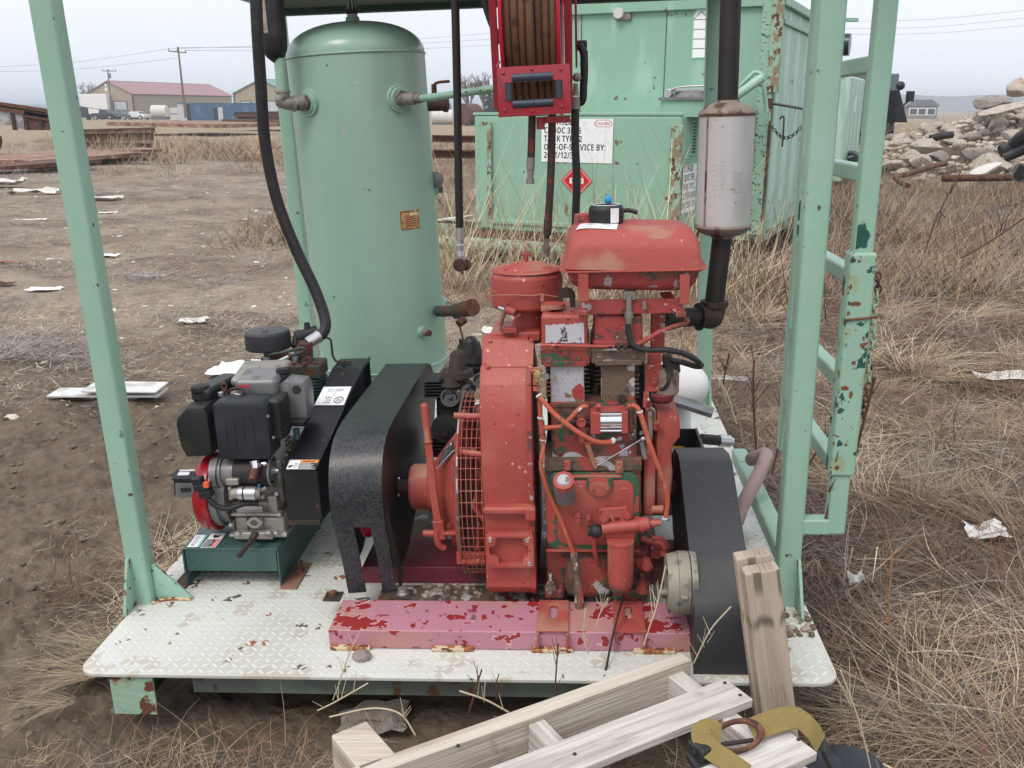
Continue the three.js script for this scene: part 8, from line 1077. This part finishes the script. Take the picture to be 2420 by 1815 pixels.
  scatter('dry_grass', 'brown grass among the rusty beams on the left', clumpGeo(34, 60, 0.7, 0.8, 0.02, 0.6, 0.3), zone(330, -30, -2.0, 24, 56, [BRN, [0.28, 0.21, 0.16], [0.34, 0.26, 0.18], GRY], 0.35, 0.8));
  scatter('dry_grass', 'tan field grass between the air tank and the low green tank', clumpGeo(35, 60, 0.75, 0.9, 0.015, 0.5, 0.3), zone(330, -3.5, 1, 11, 60, [[0.38, 0.29, 0.2], [0.34, 0.25, 0.17], BRN], 0.35, 0.75, { near: 1 }));
  scatter('weed_stems', 'brown weeds beside the left edge of the deck', stemG, zone(20, -1.6, -1.15, 2.6, 3.4, [RBR, RBR, BRN], 0.5, 0.85));
  scatter('dry_grass', 'pale straw spilling along the left edge of the deck', clumpGeo(36, 70, 0.30, 0.35, 0.0030, 0.06, 0.3), [[-1.30, 2.82], [-1.26, 2.95], [-1.22, 3.08], [-1.32, 3.05], [-1.18, 3.2], [-1.25, 2.7], [-1.2, 2.9], [-1.3, 3.2]].map(([x, d]) => ({ x, d, a: r() * 6.28, s: 1.0, c: jit(PALE, 0.2) })));
  scatter('dry_grass', 'fan of pale straw bent away from the left post', clumpGeo(37, 60, 0.44, 0.26, 0.0030, 0.05, 0.3, Math.PI - 0.2), [[-1.17, 2.42], [-1.19, 2.36], [-1.17, 2.46], [-1.2, 2.3], [-1.22, 2.2]].map(([x, d], i) => ({ x, d, a: -0.25 + 0.12 * i, s: 0.66 - 0.05 * i, c: jit([0.50, 0.40, 0.26], 0.15), y: 0.06 })));
  scatter('dry_grass', 'sparse dry sprigs in front of the deck', clumpGeo(38, 26, 0.15, 0.7, 0.0020, 0.08, 0.3), zone(190, -1.35, 1.3, 1.5, 2.05, [STRAW, BRN, GRY, RBR], 0.5, 1.2));
  scatter('straw_litter', 'straw bits on the mud in front of the deck', clumpGeo(39, 16, 0.07, 0.06, 0.0018, 0.12, 0.03), zone(160, -1.9, 1.2, 1.4, 3.6, [STRAW, GRY, BRN, PALE], 0.5, 1.3));
  // pale chips, stones and clods
  const chip = new THREE.IcosahedronGeometry(1, 0); chip.scale(1, 0.35, 0.7);
  scatter('debris_chips', 'small pale chips and stones strewn over the left yard', chip, zone(1500, -16, 0.5, 4.5, 34, [[0.6, 0.56, 0.5], [0.45, 0.4, 0.34], [0.7, 0.68, 0.64], [0.2, 0.14, 0.1]], 0.008, 0.05, { near: 1 }), 'debris');
  scatter('mud_clods', 'clods of dark mud at the left of the skid', new THREE.IcosahedronGeometry(1, 1).scale(1, 0.6, 0.85), zone(700, -3.4, 0.1, 1.4, 5.5, [[0.150, 0.120, 0.092], [0.13, 0.103, 0.08]], 0.005, 0.02, { cond: (x, d) => x < -1.1 || d < 2.05 }), 'mud');
}
// dead stalks in front of the deck, each one a bent stem with side twigs
{
  const stalk = (label, pts, r, mat, seed) => { const t = inWorld('weed_stalk', label, 'weed', 'dead weed stalks in front of the deck'); obj('stem', T(pts, r, 24, 6), mat, t); const q = rng(seed), tw = []; for (let i = 0; i < 5; i++) { const p = lerp(pts[Math.min(pts.length - 2, Math.floor(q() * (pts.length - 1)))], pts[pts.length - 1], q() * 0.6); tw.push(cy(p, add(p, [(q() - 0.5) * 0.05, 0.03 + 0.03 * q(), (q() - 0.5) * 0.04]), r * 0.6, r * 0.3, 5)); } obj('twig', tw, mat, t); };
  stalk('dead weed stalk by the right guard', [[0.442, 0.311, -1.98], [0.455, 0.372, -1.96], [0.473, 0.426, -1.95], [0.512, 0.489, -1.94]], 0.0018, M.twigPale, 1); stalk('dead weed stalk before the alternator', [[0.325, 0.336, -2.02], [0.339, 0.394, -2.02], [0.353, 0.449, -2.02], [0.369, 0.552, -2.02]], 0.0018, M.twigPale, 2); stalk('dead weed stalk beside the drain valve', [[0.189, 0.311, -2.02], [0.176, 0.362, -2.02], [0.179, 0.436, -2.02]], 0.0018, M.twigPale, 3); stalk('dead weed stalk between the base brackets', [[0.208, 0.372, -2.04], [0.216, 0.41, -2.04], [0.236, 0.456, -2.04]], 0.0013, M.twigPale, 4); stalk('dead weed stalk over the deck front, dark one', [[0.105, 0.225, -1.98], [0.108, 0.294, -1.98], [0.112, 0.366, -1.98]], 0.0022, M.twigRed, 5); stalk('dead weed stalk left of the pallet, dark one', [[-0.109, 0.156, -1.99], [-0.091, 0.227, -1.99], [-0.074, 0.287, -1.99]], 0.0022, M.twigRed, 6); stalk('dead weed stalk over the front beam, thin one', [[-0.038, 0.208, -1.98], [-0.039, 0.251, -1.98], [-0.032, 0.281, -1.98]], 0.0015, M.twigRed, 7); stalk('dead weed stalk by the mud lump', [[-0.437, 0.222, -1.96], [-0.42, 0.265, -1.96], [-0.394, 0.341, -1.96], [-0.358, 0.42, -1.96]], 0.0014, M.twigPale, 8); stalk('dead weed stalk arched over the ground before the deck', [[-0.434, 0.217, -1.9], [-0.331, 0.255, -1.88], [-0.261, 0.255, -1.86], [-0.224, 0.212, -1.84]], 0.0021, M.twigPale, 9); stalk('dead weed stalk low on the left of the front beam', [[-0.469, 0.213, -1.93], [-0.424, 0.238, -1.93], [-0.344, 0.289, -1.93]], 0.0018, M.twigPale, 10); stalk('dead weed stalk lying before the middle of the front beam', [[-0.008, 0.194, -1.95], [-0.064, 0.229, -1.95], [-0.127, 0.254, -1.95]], 0.0024, M.twigPale, 11);
  const st = (pts, r, m, s) => { const t = inWorld('weed_stalk', ['', 'tall red weed stem left of the right front post, beyond the deck', 'red weed stem just left of the right post', 'red weed stem between the right posts', 'dark weed stem in front of the ladder foot', 'red weed stem right of the ladder', 'orange brown broken stem in the right grass', 'pale fallen stem behind the deck edge', 'pale forked stem at the bottom right', 'tall thin stem in the upper right grass', 'forked grey stem in the upper right grass', 'leaning red stem at the right picture edge', 'short red stem behind the right rear post'][s], 'weed', 'tall weed stems right of the skid'); obj('stem', T(pts, r, 24, 6), m, t); const q = rng(s), tw = []; for (let i = 0; i < 7; i++) { const p = lerp(pts[0], pts[pts.length - 1], 0.3 + 0.65 * q()); tw.push(cy(p, add(p, [(q() - 0.5) * 0.10, 0.05 + 0.06 * q(), (q() - 0.5) * 0.08]), r * 0.55, r * 0.3, 5)); } obj('twig', tw, m, t); };
  st([[1.011, 0.224, -3.6], [0.973, 0.42, -3.55], [0.946, 0.579, -3.5], [0.942, 0.672, -3.5]], 0.0045, M.twigRed, 1); st([[0.989, 0.273, -3.3], [1.008, 0.412, -3.3], [1.022, 0.557, -3.3]], 0.0036, M.twigRed, 2); st([[1.023, 0.428, -3], [1.063, 0.508, -3], [1.126, 0.623, -3]], 0.0036, M.twigRed, 3); st([[0.871, 0.44, -2.4], [0.891, 0.566, -2.4], [0.897, 0.669, -2.4], [0.895, 0.756, -2.4]], 0.0045, M.twigRed, 4); st([[1.142, 0.499, -2.9], [1.152, 0.588, -2.9], [1.167, 0.695, -2.9], [1.177, 0.773, -2.9]], 0.0045, M.twigRed, 5); st([[1.051, 0.227, -2.3], [1.04, 0.341, -2.3], [1.035, 0.452, -2.3]], 0.0022, std([0.34, 0.18, 0.07], 0.8), 6); st([[1.069, 0.169, -4.2], [1.015, 0.318, -4.2], [0.926, 0.453, -4.2]], 0.004, M.twigPale, 7); st([[0.8, 0.194, -1.75], [0.761, 0.317, -1.75], [0.708, 0.444, -1.75]], 0.0016, M.twigPale, 8); st([[1.997, 0.946, -4.5], [2.047, 1.144, -4.5], [2.121, 1.327, -4.5]], 0.003, M.twigRed, 9); st([[2.146, 0.988, -4.8], [2.169, 1.103, -4.8], [2.217, 1.08, -4.8]], 0.004, M.twig, 10); st([[1.935, 0.992, -4], [2.057, 1.068, -4], [2.176, 1.16, -4]], 0.0036, M.twigRed, 11); st([[1.043, 0.304, -4.4], [1.047, 0.375, -4.4], [1.061, 0.462, -4.4]], 0.004, M.twigRed, 12);
}
// litter lying about the yard
{
  const litter = (label, c, w, l, seed, mat = M.litter, h = 0.03, rot = 0) => { const r = rng(seed), N = 6, P = [], I = []; for (let j = 0; j <= N; j++) for (let i = 0; i <= N; i++) { const u = i / N - 0.5, v = j / N - 0.5; const e = 1 + 0.35 * (vnoise(i * 1.7 + seed * 3, j * 1.3) - 0.5); P.push(u * w * e, 0.008 + h * vnoise(i * 0.8 + seed, j * 0.9 + seed * 2), v * l * e); } for (let j = 0; j < N; j++) for (let i = 0; i < N; i++) { const k = j * (N + 1) + i; I.push(k, k + N + 1, k + 1, k + 1, k + N + 1, k + N + 2); } const g = new THREE.BufferGeometry(); g.setAttribute('position', new THREE.Float32BufferAttribute(P, 3)); g.setIndex(I); g.rotateY(rot); const q = g.toNonIndexed(); q.computeVertexNormals(); const m = obj('litter_scrap', q, mat); m.position.set(c[0], groundH(c[0], -c[2]), c[2]); tag(m, label, 'litter'); };
  const SH = M.litter;
  const pnl = inWorld('sheet_panel', 'long white sheet panel lying on the mud left of the small engine', 'sheet'); const a = [-2.616, 0.06, -5.076], b = [-1.991, 0.06, -5.076]; obj('sheet', [bar(a, b, 0.16, 0.012, 0.003), bar(add(b, [-0.42, 0.035, 0]), add(b, [0.0, 0.03, 0]), 0.20, 0.010, 0.003)], std(paint(256, 0.5, [0.62, 0.63, 0.62], { seed: 70, layers: [{ p: 5, s: 3, a: 0.5, b: 0.7, c: [0.42, 0.40, 0.36] }] }), 0.5), pnl);
  litter('crumpled white scrap behind the small compressor', [-1.808, 0.02, -5.783], 0.22, 0.3, 3, M.litter, 0.05); litter('white crumpled paper in the grass at the right', [1.836, 0.06, -3.303], 0.15, 0.12, 4, M.litter, 0.06); litter('white sheet scrap at the far right edge in the grass', [3.067, 0.08, -5.478], 0.40, 0.18, 5, M.litter, 0.04); litter('flat white scrap left of the left post, nearer one', [-4.329, 0.02, -8.542], 0.30, 0.16, 6); litter('pale board fragment with rusty end at the left edge', [-9.612, 0.03, -19.085], 0.95, 0.5, 7, M.whiteTank, 0.16); litter('pale broken block at the left picture edge', [-10.839, 0.03, -20.319], 0.7, 0.6, 8, M.whiteTank, 0.22); litter('white strip just right of the left post, upper one', [-7.891, 0.03, -17.943], 1.0, 0.25, 9, M.whiteTank, 0.10); litter('white strip just right of the left post, lower one', [-4.749, 0.02, -10.845], 0.30, 0.14, 10); litter('small white strip far right of the left post', [-6.812, 0.02, -15.865], 0.3, 0.12, 11); litter('thin white stick-like scrap in the left yard', [-3.77, 0.02, -9.6], 0.32, 0.06, 12, M.litter, 0.02); litter('reddish scrap in the left yard', [-5.49, 0.02, -10.198], 0.28, 0.10, 13, std([0.35, 0.10, 0.06], 0.8)); litter('dark rusty scrap at the left edge of the yard', [-4.845, 0.02, -8.805], 0.16, 0.10, 14, M.rust); litter('white scrap beside a dark lump left of the left post', [-7.287, 0.02, -14.223], 0.5, 0.14, 15); litter('pale rag on the scrub left of the tank', [-2.479, 0.02, -7.09], 0.22, 0.14, 16); litter('white plastic scrap in the straw right of the tank', [-0.141, 0.03, -6.946], 0.18, 0.16, 17, M.litter, 0.06); litter('grey stone-like scrap on mud in front of the deck', [-0.381, 0.03, -2.184], 0.18, 0.12, 18, M.rockDark, 0.05); litter('pale scrap in the grass behind the right rear post', [1.256, 0.02, -5.516], 0.4, 0.1, 19, M.litter, 0.03); litter('yellow scrap in the grass between the right posts', [2.537, 0.03, -6.876], 0.10, 0.08, 20, std([0.55, 0.28, 0.06], 0.7), 0.05); litter('small white feathery scrap low in the right grass', [1.193, 0.05, -2.902], 0.055, 0.035, 21, M.litter, 0.05);
  // stones on the deck at the foot of the right post
  const st = onSkid('deck_gravel', 'small brown stones heaped on the deck at the right post', 'stones'); const r = rng(33); for (let i = 0; i < 34; i++) { const s = 0.004 + 0.009 * r(); const m = obj('stone', new THREE.IcosahedronGeometry(s, 1).scale(1.2, 0.7, 0.9), [M.rock, M.rockDark, M.castDirt][i % 3], st); m.position.set(0.852 + 0.085 * r(), s * 0.5, -0.21 - 0.15 * r()); m.rotation.y = r() * 6; }
  const st2 = onSkid('deck_gravel', 'gravel and soil lying between the red base channels, with a dark soil sheet behind that stands in for shade', 'stones'); obj('dirt_shade', B(0.62, 0.016, 0.16, [0.0, 0.006, -0.39], 0.006), M.castDirt, st2); obj('dirt_shade', B(0.86, 0.010, 0.75, [0.12, 0.004, -1.09], 0.004), M.castDirt, st2); for (let i = 0; i < 60; i++) { const s = 0.005 + 0.012 * r(); const m = obj('stone', new THREE.IcosahedronGeometry(s, 1).scale(1.2, 0.7, 0.9), [M.rock, M.rockDark, M.steelDull][i % 3], st2); m.position.set(-0.26 + 0.5 * r(), 0.014, -0.32 - 0.14 * r()); m.rotation.y = r() * 6; }  // wide rear sheet: debris, kept dark to stand in for shade under the engine
  const ld = onSkid('mud_lump', 'dark lump of mud on the deck in front of the pink base', 'mud'); obj('lump', new THREE.IcosahedronGeometry(0.022, 2).scale(1.2, 0.7, 1).translate(...[-0.289, 0.01, -0.085]), M.rockDark, ld);
}
// ---------- broken pallet in the foreground, upright block, strap ----------
{
  const t = inWorld('wood_pallet', 'weathered broken wooden pallet in the right foreground', 'pallet');
  const H = 0.30;
  const A0 = [-0.268, 0.3, -1.655], A1 = [0.423, 0.3, -2.047], A2 = [0.436, 0.3, -2.003];
  const u = v3(A1).sub(v3(A0)).setY(0).normalize(), n = new THREE.Vector3(-u.z, 0, u.x); if (n.z < 0) n.negate(); // u runs away to the right, n towards the viewer
  const turn = Math.atan2(-u.z, u.x);
  const plank = (name, from, len, w, h, top, mat, dir = 0) => { const g = metreUV(B(len, h, w, [len / 2, top - h / 2, w / 2], 0.003)); { const U = g.attributes.uv, k = (name.length * 7 + from[0] * 31) % 1; for (let i = 0; i < U.count; i++) U.setXY(i, U.getX(i) + k, U.getY(i) + k * 0.7); } g.userData.keep = true; g.rotateY(turn + dir); g.translate(from[0], 0, from[2]); return obj(name, g, mat, t); };
  const off = (a, b) => [A1[0] + u.x * a + n.x * b, 0, A1[2] + u.z * a + n.z * b];
  // long stringer on edge
  plank('stringer', off(-1.25, 0), 1.25, 0.042, 0.098, H, M.woodTan);
  const woodAt = (p) => { const q = v3(p).sub(v3(A1)); return [q.dot(u), q.dot(n)]; };
  // boards
  const bF = [0.509, 0.3, -1.936], bN = [0.548, 0.3, -1.848], [ba, bb] = woodAt(bF), [ba2, bb2] = woodAt(bN);
  plank('board', off(ba - 1.2, bb), 1.2 + 0.0, Math.max(0.085, bb2 - bb), 0.022, H, M.wood);
  const dF = [0.604, 0.3, -1.741], dN = [0.66, 0.3, -1.68], [da, db] = woodAt(dF), [da2, db2] = woodAt(dN);
  plank('board', off(da - 1.0, db), 1.0, Math.max(0.085, db2 - db), 0.022, H, M.wood);
  // cross stringer under the boards at the right end
  const cs = [0.431, 0.278, -2.024], [ca, cb] = woodAt(cs);
  plank('cross_stringer', off(ca - 0.02, cb - 0.02), 0.95, 0.046, 0.085, 0.277, M.wood, -Math.PI / 2).position.set(0, 0, 0);
  const c2 = [0.075, 0.29, -1.803], [ea, eb] = woodAt(c2); plank('cross_piece', off(ea - 0.005, 0.044), 0.17, 0.042, 0.075, 0.288, M.wood, -Math.PI / 2);
  const k = [-0.318, 0.3, -1.692]; obj('corner_block', B(0.085, 0.24, 0.14, null, 0.004).rotateY(turn + 0.1).translate(k[0] + 0.0, H - 0.12, k[2]), M.woodTan, t);
  for (const [p] of [[[0.504, 0.3, -1.914]], [[0.529, 0.3, -1.866]], [[0.617, 0.3, -1.707]], [[0.132, 0.3, -1.66]], [[-0.115, 0.3, -1.687]]]) obj('nail_head', C(0.0042, 0.0042, 0.003, [p[0], 0.3008, p[2]], 'y', 12), M.rustBlack, t);
  plank('lower_board', off(-0.75, 0.30), 0.62, 0.09, 0.02, 0.20, M.woodTan, 0.05); plank('lower_board', off(-0.62, 0.47), 0.5, 0.10, 0.02, 0.17, M.woodTan, 0.02);
  // strap and its ring lie on the pallet
  const s = inWorld('ratchet_strap', 'dirty yellow webbing strap draped over the pallet at bottom right', 'strap');
  const web = (name, pts, w, tilt) => { const c = new THREE.CatmullRomCurve3(pts.map(v3)), N = 40, P = [], I = []; for (let i = 0; i <= N; i++) { const p = c.getPoint(i / N), d = c.getTangent(i / N), sd = new THREE.Vector3().crossVectors(d, new THREE.Vector3(...tilt(i / N))).normalize().multiplyScalar(w / 2), up = new THREE.Vector3().crossVectors(sd, d).normalize().multiplyScalar(0.0016); for (const [a, b] of [[-1, 1], [1, 1], [1, -1], [-1, -1]]) { const q = p.clone().addScaledVector(sd, a).addScaledVector(up, b); P.push(q.x, q.y, q.z); } if (i) { const o = (i - 1) * 4; for (let e = 0; e < 4; e++) { const f = (e + 1) % 4; I.push(o + e, o + f, o + 4 + e, o + f, o + 4 + f, o + 4 + e); } } } const g = new THREE.BufferGeometry(); g.setAttribute('position', new THREE.Float32BufferAttribute(P, 3)); g.setIndex(I); const q = g.toNonIndexed(); q.computeVertexNormals(); return obj(name, q, M.strap, s); };
  web('webbing', [[0.676, 0.27, -1.734], [0.653, 0.305, -1.739], [0.624, 0.325, -1.749], [0.583, 0.33, -1.735], [0.544, 0.325, -1.723], [0.516, 0.315, -1.716]], 0.050, (k) => [0.2, 1, 0.55]);
  web('webbing', [[0.443, 0.33, -1.685], [0.412, 0.345, -1.686], [0.4, 0.34, -1.672], [0.412, 0.325, -1.647], [0.44, 0.315, -1.627], [0.473, 0.31, -1.591]], 0.045, (k) => [-0.5 + 0.5 * k, 0.9, 0.4]);
  const rp = [0.479, 0.325, -1.687]; obj('ring', put(new THREE.TorusGeometry(0.044, 0.0075, 12, 36).scale(1.15, 0.72, 1), rp, [-62, -12, 10]), M.rust, s); obj('ring_bar', cy(add(rp, [-0.035, -0.012, 0.012]), add(rp, [0.035, -0.010, 0.0]), 0.005, 0.005, 8), M.rustBlack, s);
  const r2 = inWorld('ratchet', 'black ratchet buckle beneath the yellow strap', 'ratchet'); const q = [0.404, 0.29, -1.658]; obj('body', [B(0.06, 0.03, 0.06, add(q, [0, 0, 0]), 0.008, [10, 20, 15]), B(0.03, 0.04, 0.05, add(q, [-0.01, 0.02, 0]), 0.008, [0, 30, 0]), C(0.012, 0.012, 0.07, add(q, [0.01, 0.02, 0.0]), 'x', 12)], M.rubberWorn, r2); obj('tail', bar([0.69, 0.25, -1.76], [0.714, 0.2, -1.752], 0.05, 0.01, 0.003), M.blackMatt, r2);
  const b2 = inWorld('dark_bundle', 'dark blue fabric bundle at the bottom right beside the pallet', 'fabric'); const p = [0.795, 0.1, -1.869]; obj('fold', [new THREE.SphereGeometry(0.07, 18, 12).scale(1.3, 0.5, 1).translate(p[0], p[1], p[2]), new THREE.SphereGeometry(0.05, 18, 12).scale(1.4, 0.6, 1).translate(p[0] - 0.08, p[1] + 0.02, p[2] + 0.02)], M.plastic, b2);
}
{ // upright block of two joined timbers
  const t = inWorld('timber_post', 'upright weathered timber block standing against the right deck corner', 'timber'); const d = 1.96;
  const a = [0.521, 0.613, -1.96], b = [0.554, 0.598, -1.96], c = [0.613, 0.598, -1.96], e = [0.628, 0.176, -1.96], f = [0.686, 0.2, -1.96], g = [0.598, 0.176, -1.96];
  const lean = Math.atan2(c[0] - f[0], c[1] - f[1]);
  const h = 0.50, top = Math.max(a[1], c[1]);
  const tm = (x0, x1, yt, z0, z1) => B(x1 - x0, h, z1 - z0, [(x0 + x1) / 2, yt - h / 2, (z0 + z1) / 2], 0.006);
  const piv = [f[0], f[1], -d]; const lx = (p) => p[0] + (piv[1] - p[1]) * Math.tan(lean);
  const build = (x0, x1, yt, z0, z1, name) => { const g2 = metreUV(tm(x0 - piv[0], x1 - piv[0], yt - piv[1], z0, z1)); { const U = g2.attributes.uv; for (let i = 0; i < U.count; i++) U.setXY(i, U.getY(i), U.getX(i) + 0.13); } g2.userData.keep = true; g2.rotateZ(-lean); g2.translate(piv[0], piv[1], -d); return obj(name, g2, M.woodPost, t); };
  const X1 = lx(c), X0 = X1 - 0.082, Xa = lx(a);
  build(X0, X1, c[1] + 0.004, -0.006, 0.036, 'front_timber'); build(Xa, Xa + 0.082, a[1] + 0.006, -0.048, -0.008, 'rear_timber');
}
for (const o of things) settle(o);
camera.far = 4000; camera.updateProjectionMatrix();
renderer.render(scene, camera);
